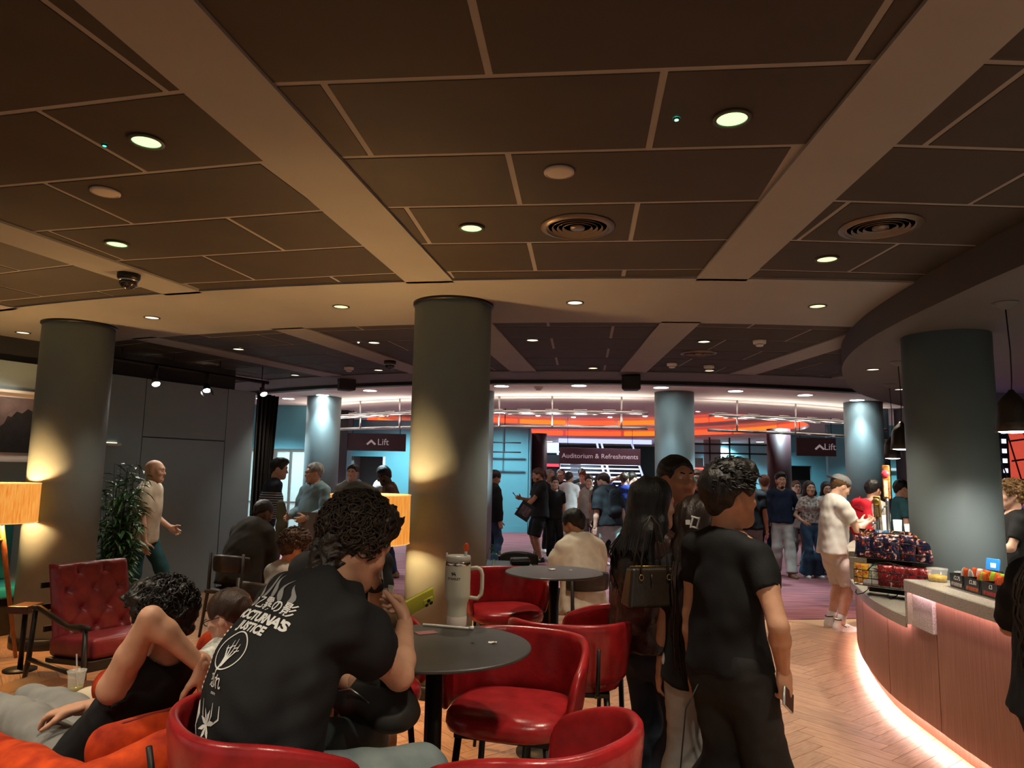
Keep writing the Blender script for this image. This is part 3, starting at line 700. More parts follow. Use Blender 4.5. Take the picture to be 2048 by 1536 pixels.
# ---- near ceiling: slab, beams, rings, tiles
ceiling = MB().prism(arcpts(10.25, -75, 75, 70) + arcpts(25.0, 75, -75, 50), CH + 0.018, CH + 0.12).build('ceiling', M_band)
tag(ceiling, 'dark tiled ceiling of the lounge with pale radial beams', None, None, 'structure')
KB = [2.06 + 7.55 * k for k in range(-6, 8)]
BW = 0.175
for a in KB:
    d = (-math.sin(math.radians(a)), -math.cos(math.radians(a))); t = (d[1], -d[0])
    for r0, r1 in ((11.05, 14.25), (15.6, 24.5)):
        P = [(OX + d[0] * r + t[0] * w_, OY + d[1] * r + t[1] * w_) for r, w_ in ((r0, -BW), (r1, -BW), (r1, BW), (r0, BW))]
        MB().prism(P, CH, CH + 0.03).build('ceiling_beam', M_band, ceiling)
MB().prism(arcpts(14.2, -70, 70, 80) + arcpts(15.65, 70, -70, 80), CH, CH + 0.055).build('ceiling_ring', M_band, ceiling)
MB().prism(arcpts(10.25, -70, 70, 80) + arcpts(11.1, 70, -70, 80), CH, CH + 0.055).build('ceiling_ring', mat('ceiling plaster grey', (0.12, 0.115, 0.11), 0.75), ceiling)
MB().prism(arcpts(10.10, -70, 70, 80) + arcpts(10.25, 70, -70, 80), CH - 0.05, CH + 0.06).build('shadow_gap', M_black, ceiling)
for i in range(len(KB) - 1):
    a0, a1 = KB[i], KB[i + 1]; am = math.radians((a0 + a1) / 2); mdir = (-math.sin(am), -math.cos(am)); tdir = (mdir[1], -mdir[0])
    def loc(s_, q): return (OX + mdir[0] * s_ + tdir[0] * q, OY + mdir[1] * s_ + tdir[1] * q)
    halfs = []
    for a, sg in ((a0, -1), (a1, 1)):
        d = (-math.sin(math.radians(a)), -math.cos(math.radians(a))); t = (d[1], -d[0])
        # inner side of the beam edge
        e = (OX + t[0] * sg * -1 * 0, OY); mid_ = loc(15, 0); nn = t
        sd = (mid_[0] - OX) * t[0] + (mid_[1] - OY) * t[1]
        if sd < 0: nn = (-t[0], -t[1])
        halfs.append(((OX + nn[0] * (BW - 0.002), OY + nn[1] * (BW - 0.002)), nn))
    for zone, (s_lo, s_hi, base) in enumerate(((15.62, 23.0, 15.80), (11.05, 14.17, 11.55))):
        n = -1 if zone == 0 else -1
        while True:
            r0, r1 = base + 0.6 * n, base + 0.6 * (n + 1); n += 1
            if r0 > s_hi: break
            q0, q1 = max(r0, s_lo) + 0.015, min(r1, s_hi) - 0.015
            if q1 - q0 < 0.03: continue
            off = (0.25 if n % 2 else 0.85) - 1.2 * 3
            for c in range(7):
                x0, x1 = off + 1.2 * c + 0.014, off + 1.2 * (c + 1) - 0.014
                P = [loc(q0, x0), loc(q0, x1), loc(q1, x1), loc(q1, x0)]
                for p, nn in halfs:
                    P = clip(P, p, nn)
                    if len(P) < 3: break
                if len(P) < 3: continue
                ar = abs(sum(P[k][0] * P[(k + 1) % len(P)][1] - P[(k + 1) % len(P)][0] * P[k][1] for k in range(len(P)))) / 2
                if ar < 0.004: continue
                cx_ = sum(p[0] for p in P) / len(P); cy_ = sum(p[1] for p in P) / len(P)
                if cy_ < -1.5 or cx_ < -9 or cx_ > 7: continue
                MB().prism(P, CH + 0.0145, CH + 0.020).build('ceiling_tile', M_tile, ceiling)
# ---- bar soffit, dropped 0.2 m
SOF = [(2.66, -1.5), (2.665, 1.5), (2.67, 3.2), (2.69, 3.9), (2.73, 4.4), (2.79, 5.0), (2.90, 5.68), (3.07, 6.35), (3.29, 6.98), (3.52, 7.5), (3.80, 8.05), (4.35, 9.0), (5.04, 9.91), (6.12, 11.0), (7.4, 12.0)]
def smooth_poly(pts, n=4):
    out = []
    for i in range(len(pts) - 1):
        p0, p1, p2, p3 = pts[max(i - 1, 0)], pts[i], pts[i + 1], pts[min(i + 2, len(pts) - 1)]
        for k in range(n):
            t = k / n; out.append(tuple(0.5 * ((2 * p1[q]) + (p2[q] - p0[q]) * t + (2 * p0[q] - 5 * p1[q] + 4 * p2[q] - p3[q]) * t * t + (3 * p1[q] - p0[q] - 3 * p2[q] + p3[q]) * t ** 3) for q in range(len(p1))))
    out.append(pts[-1]); return out
SOFS = smooth_poly(SOF)
SZ = 2.785
so_ = MB(); n_ = len(SOFS)
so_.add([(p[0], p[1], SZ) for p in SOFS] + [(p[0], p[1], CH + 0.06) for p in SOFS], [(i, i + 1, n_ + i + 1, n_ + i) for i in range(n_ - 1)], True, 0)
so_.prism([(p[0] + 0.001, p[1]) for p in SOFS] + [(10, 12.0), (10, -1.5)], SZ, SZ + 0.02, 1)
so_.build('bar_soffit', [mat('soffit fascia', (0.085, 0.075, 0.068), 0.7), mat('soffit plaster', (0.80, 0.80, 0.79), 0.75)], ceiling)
# ---- lobby ceiling with stepped red-lit dome
LZ = 2.97
R1, R2 = 6.07, 5.0
lob = MB(); n_ = 96
def ring(mb, ra, za, rb, zb, mi=0, a0=-180, a1=180, n=96):
    A = arcpts(ra, a0, a1, n); Bp = arcpts(rb, a0, a1, n)
    mb.add([(p[0], p[1], za) for p in A] + [(p[0], p[1], zb) for p in Bp], [(i, i + 1, n + 1 + i + 1, n + 1 + i) for i in range(n)], False, mi)
ring(lob, 10.12, LZ, R1, LZ); ring(lob, 10.12, LZ + 0.02, 10.12, LZ)
ring(lob, R1, LZ, R1, LZ + 0.08); ring(lob, R1 + 0.1, LZ + 0.36, R2, LZ + 0.36); ring(lob, R2, LZ + 0.36, R2, LZ + 0.40); ring(lob, R2 + 0.1, LZ + 0.66, 0.02, LZ + 0.66)
lobc = lob.build('ceiling', M_lob); tag(lobc, 'pale round lobby ceiling with a stepped dome', None, None, 'structure')
M_red = mat('red light panel', (0.3, 0.02, 0.01), 0.5, emit=(1.0, 0.065, 0.020), estr=0.95)
M_orange = mat('orange light panel', (0.3, 0.05, 0.01), 0.5, emit=(1.0, 0.125, 0.013), estr=0.95)
nseg = 18
for rr, z0, z1 in ((R1 + 0.06, LZ + 0.09, LZ + 0.25), (R2 + 0.06, LZ + 0.42, LZ + 0.56)):
    for i in range(nseg):
        a0 = i * 360 / nseg + 0.6; a1 = (i + 1) * 360 / nseg - 0.6; b = MB(); ring(b, rr, z0, rr, z1, 0, a0, a1, 6); ring(b, rr + 0.03, z0, rr + 0.03, z1, 0, a0, a1, 6)
        b.build('light_panel', M_orange if (i * 7 + (rr > 5.5)) % 5 < 2 else M_red, lobc)
bk = MB(); ring(bk, R1 + 0.12, LZ, R1 + 0.12, LZ + 0.4); ring(bk, R2 + 0.12, LZ + 0.4, R2 + 0.12, LZ + 0.8); bk.build('cove_back', M_lob, lobc)
# ---- columns
def column(x, y, r, zt, label, m=M_col, collar=True, group=None):
    e = empty('column', (x, y, 0), 0, label, 'column', group)
    MB().lathe([(r, 0.0), (r, zt)], 64).build('shaft', m, e)
    MB().lathe([(r + 0.012, 0.0), (r + 0.012, 0.09), (r, 0.095)], 48).build('plinth', M_dark, e)
    if collar: MB().lathe([(r + 0.014, zt - 0.022), (r + 0.014, zt)], 64).build('collar', M_dark, e)
    return e
CR_ = 0.312
c3 = pol(14.93, 24.7); column(c3[0], c3[1], CR_, CH, 'grey round column behind the tufted red armchair, lamp glow on its left side')
c1 = pol(14.93, 9.6); column(c1[0], c1[1], CR_, CH, 'grey round column in the middle, lit yellow by the lamp beside it')
cm1 = pol(14.93, -5.49); column(cm1[0], cm1[1], CR_, SZ, 'grey round column standing behind the bar counter', collar=False)
for a, lb in ((-3.8, 'blue-lit round column behind the standing man with short dark hair'), (-26.8, 'blue-lit round column behind the man in white shorts'), (37.0, 'blue-lit round column behind the grey-haired man in the pale sweater'), (16.6, 'round lobby column hidden behind the middle lounge column')):
    p = pol(9.1, a); column(p[0], p[1], 0.31, LZ, lb, collar=False)
# ---- left partition wall
WL0, WL1 = Vector((-7.55, 3.9, 0)), Vector((-3.72, 10.24, 0))
wd = (WL1 - WL0).normalized(); wn = Vector((wd.y, -wd.x, 0)); WLen = (WL1 - WL0).length; WH = 2.73
wl = empty('wall_left', tuple(WL0)); wl.rotation_euler = (0, 0, math.atan2(wd.y, wd.x)); tag(wl, 'grey panelled partition wall of the lounge', None, None, 'structure')
# local x runs along the wall, local -y faces the room
tdoor0 = (Vector(tuple(aty(285, 900, 9.1))) - WL0).dot(wd); tdoor1 = (Vector(tuple(aty(448, 900, 9.95))) - WL0).dot(wd)
def wloc(px, py):
    d = pix_ray(px, py); q = Vector((0, 0, EYE)); t = (WL0 - q).dot(wn) / d.dot(wn); h_ = q + d * t; return ((h_ - WL0).dot(wd), h_.z)
da, db_ = wloc(283, 875)[0], wloc(449, 880)[0]; dtop = wloc(360, 877)[1]
MB().box((WLen / 2, 0.06, WH / 2), (WLen, 0.10, WH)).build('wall_core', M_wallg, wl)
segs = [(0, 2.4), (2.4, da), (db_, WLen)]
for a, b in segs: bevel(MB().box(((a + b) / 2, 0.0, WH / 2 + 0.0), (b - a - 0.008, 0.03, WH)).build('wall_panel', M_wallg, wl), 0.003)
bevel(MB().box(((da + db_) / 2, 0.0, (dtop + WH) / 2), (db_ - da - 0.008, 0.03, WH - dtop - 0.008)).build('wall_panel', M_wallg, wl), 0.003)
bevel(MB().box(((da + db_) / 2, 0.003, dtop / 2 - 0.004), (db_ - da - 0.012, 0.03, dtop - 0.012)).build('flush_door', M_wallg, wl), 0.003)
MB().box(((da + db_) / 2, 0.012, dtop / 2), (db_ - da, 0.012, dtop)).build('door_reveal', M_black, wl)
MB().box((WLen / 2 - 0.3, 0.10, (WH + CH + 0.05) / 2), (WLen, 0.06, CH + 0.05 - WH)).build('wall_fascia', mat('dark fascia', (0.022, 0.022, 0.023), 0.7), wl)
# ---- black curtain at the end of the partition
cu_ = MB(); cA = Vector((WL1.x + 0.02, WL1.y + 0.02, 0)); cB = aty(545, 1000, 10.9)
def curt(u_, v_):
    t = u_; w_ = 0.035 * math.sin(t * 34) + 0.012 * math.sin(t * 71 + 1); zz = 0.02 + v_ * 2.72; squeeze = 1.0 - 0.32 * (1 - v_) * t
    return Vector((cA.x + (cB.x - cA.x) * t * squeeze + w_ * 0.6, cA.y + (cB.y - cA.y) * t * squeeze - w_, zz))
cu_.grid(curt, 90, 10)
o = cu_.build('curtain', mat('black drape', (0.010, 0.008, 0.0075), 0.85, bump=(120, 0.2))); tag(o, 'black floor-length curtain at the end of the grey partition', 'curtain')
md = o.modifiers.new('solid', 'SOLIDIFY'); md.thickness = 0.008
# ---- walls behind the bar and around the lobby
def wallseg(name, p0, p1, z0, z1, m, label, th=0.12, kind='structure'):
    a, b = Vector((*p0, 0)), Vector((*p1, 0)); d = b - a; c = (a + b) / 2
    o = MB().box((0, 0, 0), (d.length, th, z1 - z0)).build(name, m); o.location = (c.x, c.y, (z0 + z1) / 2); o.rotation_euler = (0, 0, math.atan2(d.y, d.x))
    return tag(o, label, None, None, kind)
wallseg('wall_right', (7.3, -1.5), (7.3, 13.4), 0, 3.05, mat('bar back wall', (0.10, 0.09, 0.10), 0.6), 'dark wall behind the bar')
# ================================================================ lobby surroundings
def PX(px, y, pz=1.65):  # world x of picture column px at depth y (eye level)
    d = pix_ray(px, 945); return CAMP.x + d.x * (y / d.y)
def ZY(px, py, y): return aty(px, py, y).z
far_c = MB(); ring(far_c, 10.12, LZ + 0.01, 17.0, LZ + 0.01, 0, 76, 284, 60); o = far_c.build('ceiling', M_lob); tag(o, 'pale ceiling beyond the lobby', None, None, 'structure')
wallseg('wall_far', (-12, 33.5), (16, 33.5), 0, 3.0, mat('far wall', (0.05, 0.075, 0.085), 0.6), 'dark far end wall of the lobby')
# glass doors on the left, pale room behind
yD = 15.0
xa, xb = PX(485, yD), PX(612, yD)
wallseg('wall_left', (xa - 3, yD), (xb, yD), 2.05, 3.0, M_teal, 'teal wall above the glass entrance doors')
wallseg('wall_left', (xa - 3, yD + 2.6), (xb + 0.3, yD + 2.6), 0, 3.0, mat('pale hall', (0.55, 0.62, 0.60), 0.6), 'pale wall of the entrance hall behind the glass doors')
dr = empty('door_1', (xa, yD, 0)); tag(dr, 'silver framed glass entrance doors at the left of the lobby', None, None, 'structure')
nd_ = 4
for i in range(nd_ + 1):
    x = (xb - xa) * i / nd_; bevel(MB().box((x, 0, 1.02), (0.05 if i != 2 else 0.09, 0.06, 2.05)).build('door_frame', M_steel, dr), 0.004)
for i in range(nd_):
    x = (xb - xa) * (i + 0.5) / nd_; w_ = (xb - xa) / nd_ - 0.05
    MB().box((x, 0, 1.02), (w_, 0.012, 2.0)).build('pane', mat('door glass', (0.75, 0.9, 0.9), 0.05, alpha=0.18), dr)
    MB().box((x, -0.01, 2.02), (w_, 0.06, 0.06)).build('door_rail', M_steel, dr); MB().box((x, -0.01, 0.95), (w_, 0.03, 0.03)).build('push_bar', M_steel, dr)
L = bpy.data.lights.new('entrance hall lamp', 'AREA'); L.size = 1.2; L.energy = 45; L.color = (0.72, 1.0, 0.98); o = bpy.data.objects.new('entrance hall lamp', L); COL.objects.link(o); o.location = ((xa + xb) / 2, yD + 1.3, 2.9)
# maroon pier, lift wall with niche
wallseg('wall_left', (PX(668, 16.2), 16.2), (PX(697, 16.2), 16.2), 0, LZ, M_maroon, 'maroon pier beside the lift sign', 0.5)
yL = 19.0
nx0, nx1 = PX(700, yL), PX(766, yL)
wallseg('wall_left', (PX(668, yL), yL), (nx0, yL), 0, LZ, M_teal, 'teal strip of wall left of the lift niche')
wallseg('wall_left', (nx1, yL), (PX(860, yL), yL), 0, LZ, M_teal, 'teal wall right of the lift niche')
wallseg('wall_left', (nx0, yL), (nx1, yL), 2.0, LZ, M_teal, 'teal wall over the lift niche')
wallseg('wall_left', (nx0 - 0.4, yL + 0.9), (nx1 + 0.3, yL + 0.9), 0, LZ, mat('lift grey', (0.13, 0.17, 0.17), 0.5), 'grey back of the lift niche')
wallseg('wall_left', (nx0 + 0.02, yL + 0.05), (nx0 + 0.02, yL + 0.9), 0, LZ, mat('lift pale', (0.30, 0.36, 0.34), 0.5), 'pale side of the lift niche')
MB_ = MB(); MB_.box((nx1 + 0.03, yL - 0.07, 1.0), (0.06, 0.04, 2.0)); o = MB_.build('trim_1', mat('white trim', (0.6, 0.62, 0.62), 0.4)); tag(o, 'white edge strip of the lift niche', None, None, 'structure')
# central teal wall
wallseg('wall_far', (PX(930, 20.0), 20.0), (PX(1056, 20.0), 20.0), 0, LZ, M_teal, 'teal wall right of the middle column')
wallseg('wall_far', (PX(1056, 20.0), 20.0), (PX(1060, 24.0), 24.2), 0, LZ, M_teal, 'teal return wall beside the maroon column')
MB_ = MB(); MB_.box(((PX(930, 20) + PX(1056, 20)) / 2, 19.93, 0.09), (PX(1056, 20) - PX(930, 20), 0.03, 0.18)); o = MB_.build('baseboard_far', M_teal); tag(o, 'teal skirting of the wall by the middle column', None, None, 'structure')
for px, y, r, lb in ((1075, 24.0, 0.31, 'maroon round column left of the auditorium sign'), (1559, 19.5, 0.31, 'maroon round column behind the man in the navy sweater')):
    column(PX(px, y), y, r, LZ, lb, M_maroon, False)
# stairs with lit nosings
st = empty('staircase', (PX(1205, 27.5), 27.5, 0), 0, 'lit white staircase behind the auditorium sign', 'stairs')
M_led_w = mat('step light', (0.5, 0.5, 0.6), 0.5, emit=(0.70, 0.78, 1.0), estr=1.1)
M_step = mat('stair tread', (0.02, 0.022, 0.03), 0.5)
SW = 1.9
for i in range(15):
    z_ = 0.175 * (i + 1); y_ = 0.28 * i
    s_ = MB().box((0, y_ + 0.15, z_ - 0.03), (SW * 2, 0.32, 0.06)).build('tread', M_step, st)
    MB().box((0, y_ - 0.02, z_ - 0.04), (SW * 2, 0.02, 0.055)).build('step_light', M_led_w, s_)
    MB().box((0, y_ + 0.01, z_ - 0.12), (SW * 2, 0.01, 0.12)).build('riser', M_step, s_)
M_rail = mat('white handrail', (0.7, 0.72, 0.8), 0.3, emit=(0.6, 0.7, 1.0), estr=0.4)
for x in (-1.55, 0.22, 0.42, 1.75):
    MB().tube([(x, -0.1, 0.95), (x, 4.2, 3.3)], 0.045, 8).build('handrail', M_rail, st)
    MB().tube([(x, -0.1, 0.0), (x, -0.1, 0.95)], 0.045, 8).build('newel', M_rail, st)
MB().box((-1.0, 0.4, 1.9), (0.42, 0.04, 1.2)).build('glass_panel', mat('stair glass', (0.55, 0.75, 0.75), 0.15, alpha=0.75), st)
bl = MB().box((PX(1210, 27), 27.0, 2.885), (PX(1300, 27) - PX(1113, 27), 0.06, 0.16)).build('light_strip', mat('blue light', (0.1, 0.1, 0.3), 0.5, emit=(0.34, 0.38, 1.0), estr=0.9)); tag(bl, 'blue light strip above the auditorium sign', 'light')
for px in (1008, ):
    pass
# ticket machine / kiosk left of the stairs
k_ = empty('kiosk', (PX(1105, 25.5), 25.5, 0), 0, 'dark kiosk with a red stripe left of the lit stairs', 'kiosk')
MB().box((0, 0, 1.15), (0.5, 0.5, 2.3)).build('case', mat('kiosk dark', (0.02, 0.035, 0.04), 0.4), k_); MB().box((-0.02, -0.27, 1.93), (0.46, 0.03, 0.10)).build('stripe', mat('kiosk red', (0.3, 0.02, 0.03), 0.5, emit=(0.7, 0.05, 0.08), estr=0.8), k_)
MB().box((-0.1, -0.06, 2.55), (0.6, 0.4, 0.35)).build('screen', mat('kiosk screen', (0.2, 0.25, 0.5), 0.4, emit=(0.35, 0.45, 0.9), estr=0.8), k_)
# glazed screen right of the blue column
yG = 24.0
gl = empty('window_1', (PX(1380, yG), yG, 0)); tag(gl, 'black framed glass screen right of the blue column', None, None, 'structure')
gw = PX(1540, yG) - PX(1380, yG)
for z_ in (2.72, 2.42, 0.05): MB().box((gw / 2, 0, z_), (gw, 0.06, 0.05)).build('frame', M_black, gl)
for i in range(5): MB().box((gw * i / 4, 0, 1.48), (0.04, 0.06, 2.95)).build('mullion', M_black, gl)
for i in range(4): MB().box((gw * (i + 0.5) / 4, 0, 1.5), (gw / 4 - 0.04, 0.01, 2.9)).build('pane', mat('screen glass', (0.4, 0.55, 0.55), 0.06, alpha=0.22), gl)
wallseg('wall_far', (PX(1330, 28.5), 28.5), (PX(1540, 28.5), 28.5), 0, LZ, M_teal, 'teal wall seen through the glass screen')
wallseg('wall_far', (PX(1386, 26), 26), (PX(1406, 26), 26), 0, 2.3, M_black, 'black door behind the glass screen')
pk = column(PX(1425, 26.0), 26.0, 0.3, LZ, 'blue column seen through the glass screen', M_col, False)
sg = MB().box((PX(1397, 25.92), 25.92, 1.92), (0.34, 0.03, 0.07)).build('shop_sign', mat('red sign glow', (0.3, 0.02, 0.02), 0.5, emit=(0.9, 0.08, 0.06), estr=1.4)); tag(sg, 'small red glowing sign behind the glass screen', 'sign')
# right: black doorway and teal walls
yR = 21.0
wallseg('wall_right', (PX(1622, yR), yR), (PX(1660, yR), yR), 0, LZ, M_teal, 'teal wall right of the black doorway')
wallseg('wall_right', (PX(1578, yR), yR), (PX(1622, yR), yR), 2.0, LZ, M_teal, 'teal wall over the black doorway')
wallseg('wall_right', (PX(1570, yR + 0.5), yR + 0.5), (PX(1630, yR + 0.5), yR + 0.5), 0, 2.2, M_black, 'black doorway behind the two women')
wallseg('wall_right', (PX(1655, 17.5), 17.5), (PX(1900, 17.5), 17.5), 0, LZ, M_teal, 'teal wall behind the beer taps')
wallseg('wall_right', (PX(1758, 13.5), 13.5), (PX(1768, 13.5), 13.5), 0, LZ, mat('steel blue', (0.08, 0.14, 0.18), 0.5), 'steel blue pier beside the bar', 0.5)
MB_ = MB(); MB_.box((PX(1782, 17.3), 17.3, 1.9), (0.9, 0.05, 0.06)); MB_.box((PX(1755, 17.3), 17.3, 0.95), (0.05, 0.05, 1.9)); o = MB_.build('trim_2', mat('white trim', (0.6, 0.62, 0.62), 0.4)); tag(o, 'white door trim behind the beer taps', None, None, 'structure')
ex = empty('exit_sign', (PX(1799, 17.41), 17.41, ZY(1797, 973, 17.41)), 0, 'green lit exit sign behind the beer taps', 'sign')
MB().box((0, 0, 0), (0.30, 0.05, 0.16)).build('case', mat('exit green', (0.02, 0.3, 0.05), 0.5, emit=(0.25, 1.0, 0.25), estr=1.6), ex); MB().box((-0.03, -0.03, 0), (0.10, 0.01, 0.09)).build('pictogram', mat('exit white', (0.7, 0.8, 0.7), 0.5, emit=(0.8, 1, 0.8), estr=1.5), ex)
# ---- hung steel rails
def hung_rail(a0, a1, label, rods):
    e = empty('hanging_rail', (0, 0, 0), 0, label, 'rail')
    for z_, R in ((2.70, 8.3), (2.44, 8.25)):
        MB().tube([(*pol(R, a0 + (a1 - a0) * i / 24), z_) for i in range(25)], 0.028, 8).build('rail_tube', M_steel, e)
    MB().tube([(*pol(8.12, a0 + (a1 - a0) * (0.1 + 0.6 * i / 12)), 2.68) for i in range(13)], 0.018, 8).build('rail_tube', M_steel, e)
    for k in range(6):  # uplights added to the rails to brighten the lobby ceiling
        am = a0 + (a1 - a0) * (0.06 + 0.176 * k); c_ = pol(8.3, am); f_ = MB().tube([(*pol(8.3, am - 0.8), 2.735), (*pol(8.3, am + 0.8), 2.735)], 0.012, 6).build('added_uplighter', M_steel, e)
        L = bpy.data.lights.new('added rail uplight', 'SPOT'); L.energy = 9; L.color = (1.0, 0.84, 0.72); L.spot_size = 2.9; L.spot_blend = 1.0; L.shadow_soft_size = 0.1; lo = bpy.data.objects.new('lamp', L); COL.objects.link(lo); lo.parent = e; lo.location = (c_[0], c_[1], 2.47); lo.rotation_euler = (math.pi, 0, 0)
    for a in rods: MB().tube([(*pol(8.3, a), LZ + 0.01), (*pol(8.27, a), 2.42)], 0.016, 6).build('hanger_rod', M_steel, e)
hung_rail(46, 26.5, 'curved steel rail hanging over the lift sign', (43, 36.5, 29.5))
hung_rail(17, -2.3, 'curved steel rail hanging right of the middle column', (15.5, 9, 0.8))
hung_rail(-9.8, -35, 'curved steel rail hanging right of the blue column', (-13.5, -22, -31))
hr_ = MB()
e = empty('hanging_rail', (0, 0, 0), 0, 'steel rail brackets on the right lobby column beside the bar', 'rail')
for z_ in (2.55, 2.35, 2.12): MB().tube([(*pol(8.6 + 0.3 * math.sin(q), -31.5 - q * 0.9), z_) for q in np.linspace(0, 3, 9)], 0.03, 8).build('rail_tube', M_steel, e)
MB().tube([(*pol(8.8, -33), LZ), (*pol(8.8, -33), 2.1)], 0.02, 6).build('hanger_rod', M_steel, e)
# ---- signs
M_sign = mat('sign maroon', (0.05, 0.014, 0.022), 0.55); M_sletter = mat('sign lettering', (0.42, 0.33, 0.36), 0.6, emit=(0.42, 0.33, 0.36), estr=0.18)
def sign(px0, py0, px1, py1, y, text, size, label, chevron=None, tx=0.5, yawd=0):
    p0, p1 = aty(px0, py0, y), aty(px1, py1, y); c = (p0 + p1) / 2; w_ = abs(p1.x - p0.x); h_ = abs(p0.z - p1.z)
    e = empty('hanging_sign', tuple(c), yawd, label, 'sign')
    bevel(MB().box((0, 0, 0), (w_, 0.05, h_)).build('panel', M_sign, e), 0.006)
    for q in (-0.4, 0.4): MB().tube([(q * w_, 0, h_ / 2), (q * w_, 0, LZ - c.z + (0.655 if y > 22 else 0))], 0.008, 6).build('hanger_wire', M_dark, e)
    place_text('lettering', text, size, ((tx - 0.5) * w_, -0.028, 0), (1, 0, 0), (0, 0, 1), M_sletter, e, 0.002)
    if chevron is not None:
        cx_ = (chevron - 0.5) * w_; s_ = size * 0.55; b = MB()
        for sg_ in (-1, 1): b.add([(cx_, -0.03, s_ * 0.55), (cx_ + sg_ * s_, -0.03, -s_ * 0.35), (cx_ + sg_ * s_ * 0.72, -0.03, -s_ * 0.62), (cx_, -0.03, s_ * 0.02)], [(0, 1, 2, 3)])
        b.build('arrow', M_sletter, e)
    return e
sign(694, 866, 811, 903, 16.0, 'Lift', 0.20, 'maroon hanging Lift sign on the left with an up arrow', 0.42, 0.62)
sign(1119, 895, 1281, 931, 25.0, 'Auditorium & Refreshments', 0.235, 'wide maroon Auditorium and Refreshments sign before the lit stairs', None, 0.5)
sign(1592, 875, 1672, 913, 15.5, 'Lift', 0.20, 'maroon hanging Lift sign on the right partly behind a column', 0.58, 0.84)
for px, y in ((1008, 19.5),):
    e = empty('hanging_bracket', (PX(px, y), y, 0), 0, 'thin black hanging frame before the teal wall', 'frame'); b = MB()
    for z_ in (2.46, 2.2): b.tube([(-0.5, 0, z_), (0.45, 0, z_)], 0.018, 6)
    b.tube([(0, 0, 2.2), (0, 0, LZ + 0.655)], 0.012, 6); b.build('bars', M_black, e)
# ================================================================ ceiling fixtures
M_lens_w = emat('warm lens', (0.90, 1.0, 0.36), 0.85)
M_lens_g = emat('green lens', (0.50, 1.0, 0.36), 0.8)
M_lens_y = emat('cream lens', (1.0, 0.88, 0.55), 1.1)
M_lens_c = emat('cool lens', (0.86, 1.0, 1.0), 14.0)
M_trim = mat('lamp trim', (0.05, 0.04, 0.03), 0.5)
def spot(parent, energy, color, size=2.4, blend=0.8, radius=0.06, z=-0.03):
    L = bpy.data.lights.new('downlight lamp', 'SPOT'); L.energy = energy; L.color = color; L.spot_size = size; L.spot_blend = blend; L.shadow_soft_size = radius
    o = bpy.data.objects.new('lamp', L); COL.objects.link(o); o.parent = parent; o.location = (0, 0, z); return o
def downlight(p, label, r=0.065, lens=None, energy=20, color=(1.0, 0.86, 0.62), trim=None, group=None, size=2.4):
    e = empty('downlight', tuple(p), 0, label, 'downlight', group)
    MB().lathe([(r * 0.93, -0.006), (r * 1.16, -0.006), (r * 1.16, 0.004), (r * 0.93, 0.004), (r * 0.93, -0.006)], 24).build('trim', trim or M_trim, e)
    MB().lathe([(0.0001, -0.001), (r * 0.94, -0.001), (r * 0.94, 0.004), (0.0001, 0.004)], 24).build('lens', lens or M_lens_w, e)
    if energy: spot(e, energy, color, size)
    return e
TZ = CH + 0.009
WARM = (1.0, 0.86, 0.66)
near = [(293, 283, TZ, 'greenish lit downlight in the tiles at upper left', M_lens_g), (234, 488, TZ, 'lit downlight in the tiles above the dome camera', M_lens_g),
        (943, 456, TZ, 'small lit downlight left of the round air vent', M_lens_g), (1464, 237, TZ, 'large greenish downlight beside the tiny green light', M_lens_g),
        (1654, 518, TZ, 'lit downlight in the tiles below the right-hand round vent', M_lens_w), (46, 665, CH, 'lit downlight left of the left column top', M_lens_y),
        (304, 635, CH, 'lit downlight right of the left column top', M_lens_y), (682, 613, CH, 'lit downlight left of the middle column top', M_lens_w),
        (1150, 605, CH, 'lit downlight right of the middle column top', M_lens_y), (1635, 612, CH, 'lit yellow downlight near the bar soffit', M_lens_w)]
for px, py, z_, lb, ln_ in near: downlight(atz(px, py, z_), lb, 0.062, ln_, 26 if px < 310 and py > 600 else 64, WARM, size=1.3)
far_n = [(748, 685), (1065, 680), (1408, 683), (590, 750), (757, 740), (1186, 736), (1419, 741), (287, 716), (477, 698), (390, 757)]
far_l = ['lit spot beside the tiny white light, left of the middle column', 'lit spot in the tiles right of the middle column', 'lit spot above the far round vent', 'lit spot at the end of the far left tiles', 'lit spot left of the middle column near the arc', 'lit spot in the last tile row above the speaker', 'lit spot under the smoke detector on the right', 'lit spot over the lighting track', 'lit spot in the tiles left of the white beam', 'lit spot behind the track lights']
for (px, py), lb in zip(far_n, far_l): downlight(atz(px, py, TZ), lb, 0.062, M_lens_y, 40, WARM, size=1.35)
# fill downlights added behind and beside the viewer and over the bar
for i, (x, y) in enumerate(((-1.9, 1.0), (0.3, 0.7), (2.2, 1.1), (-3.6, 2.2), (1.9, -0.6), (-0.8, -0.8), (3.2, 2.4), (5.2, 3.0), (5.0, 5.6), (3.75, 7.3), (4.9, 8.9))):
    zc = TZ if x < 2.6 else SZ
    downlight((x, y, zc), ['added fill downlight above the seated man in the printed shirt', 'added fill downlight right above the viewer', 'added fill downlight before the bar', 'added fill downlight over the orange sofa', 'added fill downlight behind the viewer to the right', 'added fill downlight behind the viewer to the left', 'added fill downlight over the near counter', 'added fill downlight over the bar back', 'added fill downlight behind the bar column', 'added fill downlight above the beer taps', 'added fill downlight near the far soffit edge'][i], 0.062, M_lens_y, 92, WARM, size=2.0)
